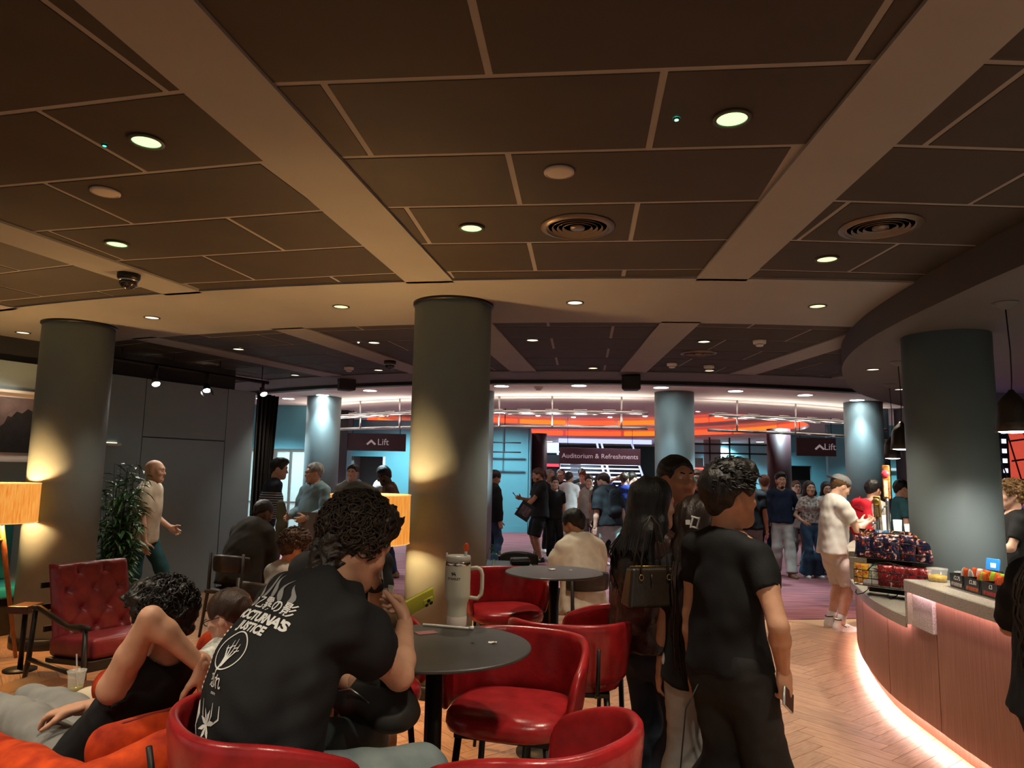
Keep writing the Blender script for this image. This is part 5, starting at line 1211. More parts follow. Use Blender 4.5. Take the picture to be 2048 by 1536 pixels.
# ---- teal banquette along the wall with bag
ban = empty('banquette', (0, 0, 0), 0, 'turquoise upholstered bench along the grey wall', 'bench')
ban.location = WL0 + wd * 2.9 + wn * 0.42; ban.rotation_euler = (0, 0, math.atan2(wd.y, wd.x))
M_turq = mat('turquoise leather', (0.015, 0.22, 0.26), 0.4, bump=(40, 0.1))
for i in range(4):
    B = MB(); B.rbox((-1.5 + i * 0.84, 0.24, 0.78), (0.82, 0.12, 0.62), 0.04); B.build('back_pad', M_turq, ban); B = MB(); B.rbox((-1.5 + i * 0.84, -0.05, 0.41), (0.82, 0.56, 0.12), 0.04); B.build('seat_pad', M_turq, ban)
B = MB(); B.box((-0.25, 0.0, 0.18), (3.3, 0.5, 0.36)); B.build('plinth', M_dwood, ban)
# ---- floor lamps
def floor_lamp(x, y, label, top=1.475, hs=0.335, r=0.28, yaw=0, warm=(1.0, 0.50, 0.14)):
    e = empty('floor_lamp', (x, y, 0), yaw, label, 'lamp')
    m = bpy.data.materials.get('linen shade')
    if m is None:
        m = bpy.data.materials.new('linen shade'); m.use_nodes = True; nt = m.node_tree; b = nt.nodes['Principled BSDF']
        tc = nt.nodes.new('ShaderNodeTexCoord'); mp = nt.nodes.new('ShaderNodeMapping'); mp.inputs['Scale'].default_value = (60, 60, 5); no = nt.nodes.new('ShaderNodeTexNoise'); no.inputs['Scale'].default_value = 1.6; no.inputs['Detail'].default_value = 6
        nt.links.new(tc.outputs['Object'], mp.inputs['Vector']); nt.links.new(mp.outputs['Vector'], no.inputs['Vector'])
        r_ = nt.nodes.new('ShaderNodeValToRGB'); r_.color_ramp.elements[0].color = (0.85, 0.23, 0.02, 1); r_.color_ramp.elements[1].color = (1.0, 0.44, 0.085, 1); r_.color_ramp.elements[0].position = 0.3; r_.color_ramp.elements[1].position = 0.6
        nt.links.new(no.outputs['Fac'], r_.inputs['Fac']); nt.links.new(r_.outputs['Color'], b.inputs['Emission Color']); b.inputs['Emission Strength'].default_value = 0.36
        b.inputs['Base Color'].default_value = (0.45, 0.22, 0.06, 1); b.inputs['Roughness'].default_value = 0.9
    sh_ = MB().lathe([(r * 0.965, top - hs), (r, top - hs), (r, top), (r * 0.965, top), (r * 0.965, top - hs)], 48).build('lamp_shade', m, e, auto=True)
    for zz, rr in ((top - hs, r), (top, r)): MB().tube([(rr * math.cos(a), rr * math.sin(a), zz) for a in np.linspace(0, 2 * math.pi, 41)], 0.004, 6).build('shade_rim', mat('rim cream', (0.8, 0.5, 0.2), 0.7, emit=(1, 0.6, 0.2), estr=0.3), sh_)
    B = MB()
    for k in range(3): a = k * 2 * math.pi / 3; B.tube([(0, 0, top - 0.04), (r * 0.9 * math.cos(a), r * 0.9 * math.sin(a), top - 0.015)], 0.003, 6)
    B.build('shade_spider', M_dark, e)
    MB().ball((0, 0, top - hs * 0.5), 0.035, 16, 10).build('bulb', emat('lamp bulb', (1.0, 0.72, 0.35), 30.0), e)
    MB().tube([(0, 0, top - hs - 0.05), (0, 0, top - 0.03)], 0.008, 8).build('stem', M_dark, e)
    for k in range(3):
        a = math.radians(90 + 120 * k + 20); d = Vector((math.cos(a), math.sin(a), 0)); MB().tube([d * 0.02 + Vector((0, 0, top - hs - 0.03)), d * 0.06 + Vector((0, 0, 0.9)), d * 0.23], [0.020, 0.022, 0.014], 8, flat=0.7).build('leg', M_lwood, e)
    MB().lathe([(0.0001, 0.98), (0.05, 0.98), (0.05, 1.0), (0.0001, 1.0)], 20).build('leg_hub', M_lwood, e)
    L = bpy.data.lights.new('lamp light', 'POINT'); L.energy = 95; L.color = (1.0, 0.58, 0.22); L.shadow_soft_size = 0.05; o = bpy.data.objects.new('lamp', L); COL.objects.link(o); o.parent = e; o.location = (0, 0, top - hs * 0.5)
    return e
floor_lamp(-4.41, 6.25, 'floor lamp with glowing linen shade and wooden tripod at the left edge', yaw=-25)
floor_lamp(-0.985, 5.10, 'floor lamp with glowing orange shade behind the curly-haired man', yaw=10)
# little shelf bracket and socket on the left column
# ================================================================ bar counter
M_stone = bpy.data.materials.new('speckled stone'); M_stone.use_nodes = True
def _stone():
    nt = M_stone.node_tree; b = nt.nodes['Principled BSDF']; tc = nt.nodes.new('ShaderNodeTexCoord')
    v = nt.nodes.new('ShaderNodeTexVoronoi'); v.inputs['Scale'].default_value = 260; n = nt.nodes.new('ShaderNodeTexNoise'); n.inputs['Scale'].default_value = 180
    nt.links.new(tc.outputs['Object'], v.inputs['Vector']); nt.links.new(tc.outputs['Object'], n.inputs['Vector'])
    r = nt.nodes.new('ShaderNodeValToRGB'); r.color_ramp.interpolation = 'CONSTANT'
    el = r.color_ramp.elements; el[0].color = (0.10, 0.085, 0.07, 1); el[1].position = 0.34; el[1].color = (0.34, 0.31, 0.255, 1); q = el.new(0.62); q.color = (0.44, 0.41, 0.35, 1)
    nt.links.new(n.outputs['Fac'], r.inputs['Fac']); nt.links.new(r.outputs['Color'], b.inputs['Base Color']); b.inputs['Roughness'].default_value = 0.22
_stone()
M_copper = bpy.data.materials.new('brushed copper panel'); M_copper.use_nodes = True
def _copper():
    nt = M_copper.node_tree; b = nt.nodes['Principled BSDF']; tc = nt.nodes.new('ShaderNodeTexCoord'); mp = nt.nodes.new('ShaderNodeMapping'); mp.inputs['Scale'].default_value = (120, 120, 2.5)
    n = nt.nodes.new('ShaderNodeTexNoise'); n.inputs['Scale'].default_value = 1.0; n.inputs['Detail'].default_value = 7; nt.links.new(tc.outputs['Object'], mp.inputs['Vector']); nt.links.new(mp.outputs['Vector'], n.inputs['Vector'])
    r = nt.nodes.new('ShaderNodeValToRGB'); r.color_ramp.elements[0].color = (0.25, 0.115, 0.08, 1); r.color_ramp.elements[1].color = (0.42, 0.215, 0.15, 1); r.color_ramp.elements[0].position = 0.25; r.color_ramp.elements[1].position = 0.75
    nt.links.new(n.outputs['Fac'], r.inputs['Fac']); nt.links.new(r.outputs['Color'], b.inputs['Base Color']); b.inputs['Roughness'].default_value = 0.42; b.inputs['Metallic'].default_value = 0.35
    bp = nt.nodes.new('ShaderNodeBump'); bp.inputs['Strength'].default_value = 0.08; nt.links.new(n.outputs['Fac'], bp.inputs['Height']); nt.links.new(bp.outputs['Normal'], b.inputs['Normal'])
_copper()
FC = smooth_poly([(2.60, 0.6), (2.60, 2.0), (2.615, 3.2), (2.66, 4.1), (2.70, 4.6), (2.80, 5.41), (3.03, 6.21), (3.22, 6.73), (3.50, 7.35), (3.85, 7.95)], 10)
FC = [Vector((p[0], p[1], 0)) for p in FC]
def fc_at(y):
    for i in range(len(FC) - 1):
        if FC[i].y <= y <= FC[i + 1].y:
            t = (y - FC[i].y) / (FC[i + 1].y - FC[i].y); p = FC[i].lerp(FC[i + 1], t); d = (FC[i + 1] - FC[i]).normalized(); return p, Vector((d.y, -d.x, 0))  # normal points behind the bar
    return FC[-1], Vector((1, 0, 0))
def span(y0, y1, off, n=20):
    out = []
    for i in range(n + 1):
        p, nn = fc_at(y0 + (y1 - y0) * i / n); out.append(p + nn * off)
    return out
ZL, ZHI, TK = 0.745, 0.985, 0.05
ctr = empty('bar_counter', (FC[0].x, FC[0].y, 0), 0, 'curved bar counter with copper panels and pink lit edges', 'bar counter'); cl = Vector((FC[0].x, FC[0].y, 0))
def strip_solid(y0, y1, o0, o1, z0, z1, n=20):
    A = span(y0, y1, o0, n); B_ = span(y0, y1, o1, n); return [(p.x - cl.x, p.y - cl.y) for p in A] + [(p.x - cl.x, p.y - cl.y) for p in reversed(B_)], z0, z1
cuts = [0.7, 2.0, 3.3, 4.62, 5.4, 6.3, 6.85, 7.9]
for i in range(len(cuts) - 1):
    hi_ = cuts[i + 1] <= 4.3 or cuts[i] >= 6.8
    P, a, b = strip_solid(cuts[i] + 0.006, cuts[i + 1] - 0.006, 0.0, 0.03, 0.10, (ZHI if cuts[i] < 4.5 else (ZL if cuts[i] < 6.8 else ZHI)) - TK, 14)
    MB().prism(P, a, b).build('copper_panel', M_copper, ctr)
for y_ in cuts[1:-1]:
    P, a, b = strip_solid(y_ - 0.006, y_ + 0.006, 0.004, 0.03, 0.10, ZL - TK - 0.01, 2); MB().prism(P, a, b).build('copper_trim', mat('bright copper', (0.65, 0.38, 0.27), 0.3, 0.7), ctr)
P, a, b = strip_solid(0.7, 7.9, 0.055, 0.075, 0.0, 0.115, 60); MB().prism(P, a, b).build('kick_board', M_copper, ctr)
P, a, b = strip_solid(0.7, 7.9, 0.06, 0.26, 0.02, ZL - TK, 60); MB().prism(P, a, b).build('carcass', mat('bar carcass', (0.03, 0.025, 0.022), 0.6), ctr)
# led strips: under the panels and under the worktops
M_ledp = mat('pink led', (0.4, 0.3, 0.3), 0.5, emit=(1.0, 0.76, 0.70), estr=60.0)
P, a, b = strip_solid(0.7, 7.85, 0.033, 0.046, 0.104, 0.114, 60); MB().prism(P, a, b).build('led_strip', M_ledp, ctr)
M_ledt = mat('pink led top', (0.4, 0.3, 0.3), 0.5, emit=(1.0, 0.62, 0.64), estr=18.0)
for y0, y1, z_ in ((0.7, 4.86, ZHI), (4.98, 6.62, ZL), (6.75, 7.85, ZHI)):
    P, a, b = strip_solid(y0, y1, -0.043, -0.030, z_ - TK - 0.007, z_ - TK - 0.001, 30); MB().prism(P, a, b).build('led_strip', M_ledt, ctr)
# worktops (stone)
def slab(y0, y1, o0, o1, z0, z1, label, n=30):
    P, a, b = strip_solid(y0, y1, o0, o1, z0, z1, n); o = MB().prism(P, a, b).build('worktop', M_stone); o.location = cl; tag(o, label, 'worktop'); bevel(o, 0.004)
    P, a, b = strip_solid(y0, y1, o0 - 0.004, o0 + 0.010, z1 - 0.078, z1 - 0.004, n); bevel(MB().prism(P, a, b).build('front_edge', M_stone, o), 0.002); return o
slab(0.7, 4.92, -0.055, 0.62, ZHI - TK, ZHI, 'high speckled stone worktop with the sweet trays, near end of the bar')
slab(4.92, 6.70, -0.055, 0.26, ZL - TK, ZL, 'low speckled stone worktop under the crisp rack')
slab(6.70, 7.9, -0.055, 0.62, ZHI - TK, ZHI, 'high speckled stone worktop at the far end of the bar')
P, a, b = strip_solid(4.62, 4.92, -0.022, 0.05, ZL - 0.06, ZHI - TK, 6)
o = MB().prism(P, a, b).build('stone_block', mat('white speckled stone', (0.62, 0.58, 0.57), 0.35, var=0.55, vscale=170), ctr); bevel(o, 0.003)
P, a, b = strip_solid(4.885, 4.92, -0.055, 0.45, ZL - TK, ZHI - TK, 3); o = MB().prism(P, a, b).build('stone_end', M_stone, ctr)
P, a, b = strip_solid(6.66, 6.72, -0.055, 0.45, ZL, ZHI - TK, 3); MB().prism(P, a, b).build('stone_end', M_stone, ctr)
def on_bar(y, off, z): p, nn = fc_at(y); q = p + nn * off; return Vector((q.x, q.y, z))

MB().prism([(p.x, p.y) for p in span(0.7, 7.6, 0.10, 40)] + [(7.2, 8.4), (7.2, 0.7)], 0.0, 0.008).build('bounce_floor', mat('pale bounce floor', (0.40, 0.39, 0.38), 0.5), floor)  # pale floor added behind the bar to bounce light onto the soffit
# ---- wire rack with crisp packets
rk = on_bar(5.66, 0.135, ZL); RK_YAW = 48
e = empty('wire_rack', tuple(rk), RK_YAW, 'black wire rack holding crisp packets on the low worktop', 'rack')
def W(pts, r=0.0035): return MB().tube(pts, r, 6).build('wire', M_dark, e)
RW, RD = 0.26, 0.15
for tier, (zb, zt, yo) in enumerate(((0.085, 0.20, -0.03), (0.29, 0.42, 0.03))):
    for zz in (zb, zb + 0.055, zt):
        W([(-RW, yo - RD * 0.6, zz), (RW, yo - RD * 0.6, zz), (RW, yo + RD * 0.6, zz), (-RW, yo + RD * 0.6, zz), (-RW, yo - RD * 0.6, zz)])
    for i in range(9): x = -RW + RW * 2 * i / 8; W([(x, yo - RD * 0.6, zt), (x, yo - RD * 0.6, zb), (x, yo + RD * 0.6, zb)], 0.0022)
    W([(-0.16, yo - RD * 0.62, zt), (-0.10, yo - RD * 0.64, zt + 0.06), (0.0, yo - RD * 0.64, zt + 0.075), (0.10, yo - RD * 0.64, zt + 0.06), (0.16, yo - RD * 0.62, zt)], 0.004)
for sx in (-1, 0, 1):
    W([(sx * RW * 0.9, 0.08, 0.44), (sx * RW * 0.9, 0.07, 0.03), (sx * RW * 0.9, -0.02, 0.012), (sx * RW * 0.9, -0.14, 0.012), (sx * RW * 0.9, -0.17, 0.03), (sx * RW * 0.9, -0.155, 0.05)], 0.0045)
MB().box((0, -RD * 0.62, 0.10), (RW * 1.6, 0.003, 0.05)).build('card_strip', mat('card grey', (0.4, 0.4, 0.4), 0.5), e)
MB().box((0, 0.12, 0.24), (RW * 1.9, 0.006, 0.46)).build('back_board', M_black, e)
Rm = Matrix.Rotation(-math.radians(RK_YAW), 3, 'Z')
def bag_mesh(w_, h_, d_, nm):
    B = MB(); n, m_ = 12, 14
    def fn(sg):
        def f(u_, v_):
            x = (u_ - 0.5) * w_; zz = v_ * h_; k = max(0.0, 1 - abs(v_ - 0.45) ** 2.4 / 0.235) ; th = d_ * 0.5 * math.sqrt(max(0, 1 - (2 * u_ - 1) ** 2)) * min(1, k) ** 0.5
            th += 0.004 * math.sin(u_ * 17 + v_ * 9) * min(1, 4 * v_ * (1 - v_)) ; x *= (1.04 - 0.10 * math.sin(math.pi * v_))
            return (x, sg * th, zz)
        return f
    B.grid(fn(-1), n, m_); B.grid(fn(1), n, m_); return B.mesh(nm)
def bag_mat(nm, base, accent, label_=(0.75, 0.72, 0.66)):
    m = bpy.data.materials.new(nm); m.use_nodes = True; nt = m.node_tree; b = nt.nodes['Principled BSDF']; tc = nt.nodes.new('ShaderNodeTexCoord'); oi = nt.nodes.new('ShaderNodeObjectInfo')
    ad = nt.nodes.new('ShaderNodeVectorMath'); ad.operation = 'ADD'; nt.links.new(tc.outputs['Object'], ad.inputs[0]); nt.links.new(oi.outputs['Random'], ad.inputs[1])
    n = nt.nodes.new('ShaderNodeTexNoise'); n.inputs['Scale'].default_value = 26; n.inputs['Detail'].default_value = 2; n.inputs['Distortion'].default_value = 1.2; nt.links.new(ad.outputs[0], n.inputs['Vector'])
    r = nt.nodes.new('ShaderNodeValToRGB'); r.color_ramp.interpolation = 'CONSTANT'; el = r.color_ramp.elements; el[0].color = (*base, 1); el[1].position = 0.54; el[1].color = (*accent, 1); q = el.new(0.63); q.color = (*label_, 1); q2 = el.new(0.70); q2.color = (*base, 1)
    nt.links.new(n.outputs['Fac'], r.inputs['Fac']); nt.links.new(r.outputs['Color'], b.inputs['Base Color']); b.inputs['Roughness'].default_value = 0.28; b.inputs['Metallic'].default_value = 0.25
    return m
BM = dict(blue=bag_mat('packet dark blue', (0.012, 0.014, 0.05), (0.30, 0.05, 0.02)), red=bag_mat('packet red', (0.22, 0.012, 0.014), (0.05, 0.008, 0.01), (0.6, 0.3, 0.25)), black=bag_mat('packet black', (0.02, 0.016, 0.018), (0.45, 0.12, 0.03)), green=bag_mat('packet green', (0.45, 0.45, 0.36), (0.05, 0.22, 0.10)), yellow=bag_mat('packet yellow', (0.62, 0.32, 0.02), (0.4, 0.08, 0.02)), lblue=bag_mat('packet light blue', (0.03, 0.18, 0.45), (0.5, 0.6, 0.7)))
bagm = bag_mesh(0.13, 0.17, 0.05, 'crisp_packet')
def bag(pos, kind, label, yaw=0, tilt=0, sc=1.0, group=None):
    o = link('crisp_packet', bagm, None); o.location = rk + Rm @ Vector(pos); o.rotation_euler = (math.radians(tilt), 0, -math.radians(RK_YAW + yaw)); o.scale = (sc, sc, sc); slot_mat(o, BM[kind]); tag(o, label, 'crisp packet', group); return o
rb = random.Random(4)
for i in range(5): bag((-0.22 + 0.11 * i, -0.035, 0.295), 'blue', 'dark blue crisp packet in the front row of the upper rack tier, %s' % ['leftmost', 'second from left', 'middle one', 'second from right', 'rightmost'][i], rb.uniform(-14, 14), rb.uniform(-16, 0), 0.98, 'blue packets, upper rack tier')
for i in range(5): bag((-0.20 + 0.10 * i, 0.02, 0.315), 'blue' if i % 2 else 'black', 'crisp packet in the second row of the upper rack tier, %s' % ['leftmost', 'second from left', 'middle one', 'second from right', 'rightmost'][i], rb.uniform(-12, 12), -6, 1.0, 'packets, second row of the upper tier')
for i in range(5): bag((-0.23 + 0.11 * i, 0.075, 0.33), 'black' if i != 1 else 'lblue', ['black crisp packet at the left back of the upper rack tier', 'light blue crisp packet at the back of the upper rack tier', 'black crisp packet in the middle of the back row', 'black crisp packet right of the middle of the back row', 'black crisp packet at the right end of the back row'][i], rb.uniform(-12, 12), -3, 1.03)
for i in range(4): bag((-0.04 + 0.085 * i, -0.085, 0.092), 'red', 'red crisp packet in the front of the lower rack tier, %s' % ['leftmost', 'second from left', 'second from right', 'rightmost'][i], rb.uniform(-10, 10), -10, 0.93, 'red packets, lower rack tier')
for i in range(3): bag((0.02 + 0.09 * i, -0.03, 0.095), 'red', 'red crisp packet in the second row of the lower rack tier, %s' % ['leftmost', 'middle one', 'rightmost'][i], rb.uniform(-10, 10), -6, 0.95, 'red packets, lower tier second row')
for i in range(3): bag((-0.23 + 0.07 * i, -0.07 + 0.03 * i, 0.092), 'green' if i else 'yellow', ['yellow crisp packet at the left of the lower rack tier', 'pale green crisp packet next to the yellow one', 'pale green crisp packet beside the red packets'][i], rb.uniform(-15, 15), -8, 0.9)

# ---- sweet trays with price cards on the high worktop
M_card = mat('price card black', (0.012, 0.012, 0.012), 0.4); M_pr = mat('card white', (0.75, 0.75, 0.72), 0.5)
for i, (y_, price, cols, lb) in enumerate(((4.56, '£2.75', ((0.62, 0.60, 0.56), (0.70, 0.10, 0.02)), 'black sweet tray with white and orange pouches and a price card'), (4.38, '£2.80', ((0.72, 0.13, 0.02), (0.30, 0.45, 0.03)), 'black sweet tray with orange and green pouches'), (4.20, '£3', ((0.62, 0.03, 0.03), (0.70, 0.12, 0.03)), 'black sweet tray with red pouches'), (4.01, '£3.25', ((0.02, 0.20, 0.50), (0.03, 0.30, 0.60)), 'black sweet tray with blue pouches beside the woman at the counter'))):
    p = on_bar(y_, 0.23, ZHI); q, nn = fc_at(y_); yw = math.degrees(math.atan2(nn.x, nn.y))
    e2 = empty('sweet_tray', tuple(p), yw, lb, 'tray'); hw, hd, hh_ = 0.086, 0.12, 0.085
    for c, d in (((0, -hd, hh_ / 2), (hw * 2, 0.004, hh_)), ((0, hd, hh_ / 2), (hw * 2, 0.004, hh_)), ((-hw, 0, hh_ / 2), (0.004, hd * 2, hh_)), ((hw, 0, hh_ / 2), (0.004, hd * 2, hh_)), ((0, 0, 0.003), (hw * 2, hd * 2, 0.004))): MB().box(c, d).build('tray_side', M_card, e2)
    MB().box((0, -hd - 0.004, 0.052), (hw * 1.7, 0.002, 0.06)).build('price_card', M_card, e2)
    place_text('price', price, 0.035, (0.01, -hd - 0.006, 0.062), (1, 0, 0), (0, 0, 1), M_pr, e2, 0.0006)
    MB().box((0.0, -hd - 0.0055, 0.024), (hw * 1.5, 0.001, 0.022)).build('card_picture', mat('card pic %d' % i, (cols[0][0] * 0.6, cols[0][1] * 0.5, cols[0][2] * 0.5), 0.5, var=0.7, vscale=60), e2)
    R2_ = Matrix.Rotation(-math.radians(yw), 3, 'Z')
    for k in range(6):
        px_, py_ = -0.05 + 0.05 * (k % 3), -0.06 + 0.075 * (k // 3); col = cols[k % 2]
        o = link('sweet_pouch', bagm, None); slot_mat(o, mat('pouch %d %d' % (i, k % 2), col, 0.3, var=0.4, vscale=50)); o.location = p + R2_ @ Vector((px_, py_, 0.012)); o.rotation_euler = (math.radians(rb.uniform(-14, 4)), math.radians(rb.uniform(-8, 8)), -math.radians(yw + rb.uniform(-20, 20))); o.scale = (0.42, 0.6, 0.66)
        tag(o, 'small %s sweet pouch standing in the %s tray, %s' % ((('white', 'orange'), ('orange', 'green'), ('red', 'orange'), ('dark blue', 'light blue'))[i][k % 2], ('first black sweet', 'second black sweet', 'third black sweet', 'last black sweet')[i], ('front left', 'front middle', 'front right', 'back left', 'back middle', 'back right')[k]), 'sweet pouch', 'pouches in sweet tray %d' % (i + 1))
# jars and tubs between rack and trays
M_clear = mat('clear plastic', (0.8, 0.8, 0.76), 0.08, alpha=0.22, spec=0.6)
def tub(y_, off, r, h_, fill, lb, m):
    p = on_bar(y_, off, ZHI if y_ < 4.9 else ZL); e2 = empty('sweet_tub', tuple(p), 0, lb, 'tub')
    MB().lathe([(r * 0.9, 0.0), (r, h_), (r * 1.06, h_), (r * 1.06, h_ + 0.012), (0.0001, h_ + 0.018)], 24).build('tub', M_clear, e2); MB().lathe([(0.0001, 0.004), (r * 0.88, 0.004), (r * 0.93, h_ * fill), (0.0001, h_ * fill + 0.01)], 20).build('contents', m, e2)
tub(4.85, 0.13, 0.06, 0.075, 0.5, 'clear tub of yellow sweets at the edge of the high worktop', mat('yellow sweets', (0.65, 0.40, 0.03), 0.4, var=0.4, vscale=80))
tub(4.80, 0.28, 0.06, 0.06, 0.4, 'clear tub of pale sweets left of the sweet trays', mat('pale sweets', (0.55, 0.50, 0.35), 0.4, var=0.4, vscale=80))
tub(5.06, 0.30, 0.06, 0.20, 0.7, 'clear jar of brown sweets beside the crisp rack', mat('brown sweets', (0.20, 0.09, 0.06), 0.4, var=0.5, vscale=80))
p = on_bar(4.72, 0.42, ZHI); e2 = empty('card_reader', tuple(p), 70, 'blue card reader on a black stand behind the sweet tubs', 'card reader')
B = MB(); B.rbox((0, 0, 0.05), (0.09, 0.05, 0.10), 0.01); B.build('stand', M_black, e2); B = MB(); B.rbox((0, -0.01, 0.135), (0.085, 0.02, 0.075), 0.006, 3, Matrix.Rotation(-0.2, 3, 'X')); B.build('screen', mat('reader blue', (0.02, 0.16, 0.42), 0.3, emit=(0.03, 0.2, 0.5), estr=0.5), e2); MB().box((0.01, -0.022, 0.13), (0.035, 0.004, 0.03)).build('display_text', mat('reader text', (0.6, 0.75, 0.9), 0.4, emit=(0.6, 0.8, 1), estr=0.4), e2)
# things at the far end: box, bottle, display stands, beer fonts
p = on_bar(6.80, 0.14, ZHI); e2 = empty('paper_cup', tuple(p), 0, 'green paper cup at the far end of the bar', 'cup'); MB().lathe([(0.032, 0), (0.044, 0.12), (0.041, 0.12), (0.03, 0.004)], 24, cap=False).build('wall', mat('green cup', (0.16, 0.30, 0.16), 0.6), e2); MB().lathe([(0.0001, 0.002), (0.032, 0.002)], 20).build('bottom', mat('green cup', (0.16, 0.30, 0.16), 0.6), e2)
p = on_bar(6.86, 0.24, ZHI); e2 = empty('flyer_stand', tuple(p), 60, 'small white and blue flyer stand at the far end of the bar', 'stand'); bevel(MB().box((0, 0, 0.09), (0.085, 0.006, 0.18)).build('card', M_pr, e2), 0.001); MB().box((0, -0.005, 0.135), (0.085, 0.003, 0.085)).build('print', mat('flyer blue', (0.03, 0.06, 0.18), 0.5), e2); MB().box((0, 0.02, 0.005), (0.085, 0.06, 0.01)).build('foot', M_pr, e2)
def beer_font(pos, label, col, badge, h_=0.62, w_=0.075):
    e2 = empty('beer_tap', tuple(pos), 55, label, 'beer tap')
    MB().lathe([(0.05, 0), (0.05, 0.015), (0.022, 0.03), (0.018, h_ * 0.55), (0.02, h_ * 0.6)], 20).build('column', M_steel, e2)
    MB().tube([(0, -0.01, h_ * 0.5), (0, -0.09, h_ * 0.5), (0, -0.11, h_ * 0.42)], 0.009, 8).build('spout', M_steel, e2)
    B = MB(); B.rbox((0, 0, h_ * 0.80), (w_, 0.03, h_ * 0.42), 0.014, 3); B.build('handle', col, e2); B = MB(); B.lathe([(0.0001, -0.004), (w_ * 0.48, -0.004), (w_ * 0.48, 0.004), (0.0001, 0.004)], 24, (0, -0.02, h_ * 0.9), mat4=Matrix.Rotation(math.pi / 2, 3, 'X')); B.build('badge', badge, e2)
    MB().box((0, -0.0165, h_ * 0.72), (w_ * 0.5, 0.003, h_ * 0.2)).build('badge_strip', mat('tap label', (0.6, 0.5, 0.3), 0.4, var=0.6, vscale=90), e2)
beer_font(on_bar(7.25, 0.32, ZHI), 'tall beer tap with a black and red handle beside the column', mat('tap black', (0.02, 0.012, 0.012), 0.3, var=0.5, vscale=30, vcol=(0.45, 0.16, 0.02)), mat('tap red', (0.6, 0.03, 0.05), 0.3), 0.80, 0.075)
beer_font(on_bar(7.05, 0.22, ZHI), 'shorter beer tap with a gold round badge', mat('tap gold', (0.30, 0.19, 0.06), 0.35, 0.6), mat('tap gold2', (0.55, 0.38, 0.10), 0.3, 0.8), 0.50, 0.07)
for k in range(3):
    p = on_bar(7.55 + 0.0 * k, 0.30 + 0.10 * k, ZHI); e2 = empty('cup_stack', tuple(p), 0, ['stack of clear plastic cups nearest the beer taps', 'middle stack of clear plastic cups', 'stack of clear plastic cups against the bar column'][k], 'cups')
    MB().lathe([(0.03, 0), (0.042, 0.30 - 0.04 * k), (0.040, 0.30 - 0.04 * k), (0.028, 0.005)], 20, cap=False).build('cups', mat('cup white clear', (0.7, 0.75, 0.75), 0.2, alpha=0.55), e2)
# bar back: dark shelf wall, mural with film strip
e2 = empty('wall_mural', (6.15, 9.0, 0), 0, 'lit film-strip mural with red and black lattice picture behind the bar', 'mural')
x0 = PX(1986, 9.0); xo = x0 - 6.15; zb_, zt_ = ZY(1995, 1010, 9.0), ZY(1990, 834, 9.0)
wallseg('wall_right', (x0 - 0.12, 9.12), (8.5, 9.12), 0, 3.05, mat('bar back wall', (0.10, 0.09, 0.10), 0.6), 'dark wall carrying the film-strip mural')
MB().box((xo + 1.0, 0, (zb_ + zt_) / 2), (2.0, 0.04, zt_ - zb_)).build('light_box', mat('mural violet', (0.2, 0.2, 0.6), 0.5, emit=(0.40, 0.36, 1.0), estr=1.3), e2)
MB().box((xo + 0.14, -0.025, (zb_ + zt_) / 2), (0.12, 0.01, zt_ - zb_)).build('film_edge', M_black, e2)
for k in range(9): MB().box((xo + 0.14, -0.033, zb_ + (zt_ - zb_) * (k + 0.5) / 9), (0.055, 0.006, 0.055)).build('film_hole', mat('film hole', (0.6, 0.6, 0.8), 0.5, emit=(0.7, 0.7, 1.0), estr=0.8), e2)
MB().box((xo + 1.1, -0.026, (zb_ + zt_) / 2), (1.8, 0.01, zt_ - zb_)).build('picture', mat('mural red', (0.30, 0.035, 0.02), 0.5, emit=(0.42, 0.05, 0.03), estr=0.6, var=0.7, vscale=9, vcol=(0.10, 0.02, 0.02)), e2)
for k in range(9):
    a = -0.9 + 0.24 * k; MB().tube([(xo + 0.25 + 0.14 * k, -0.04, zb_ + 0.05), (xo + 0.25 + 0.14 * k + a * 0.35, -0.04, zt_ - 0.1)], 0.010, 5).build('lattice_bar', M_black, e2)
for k in range(3): MB().tube([(xo + 0.22, -0.042, zb_ + 0.3 + 0.25 * k), (xo + 1.9, -0.042, zb_ + 0.55 + 0.25 * k)], 0.012, 5).build('lattice_bar', M_black, e2)
B = MB(); B.box((5.6, 6.4, 0.5), (0.6, 3.6, 1.0)); o = B.build('back_counter', mat('bar carcass', (0.03, 0.025, 0.022), 0.6)); tag(o, 'dark back counter behind the bar', 'counter'); bevel(o, 0.01)
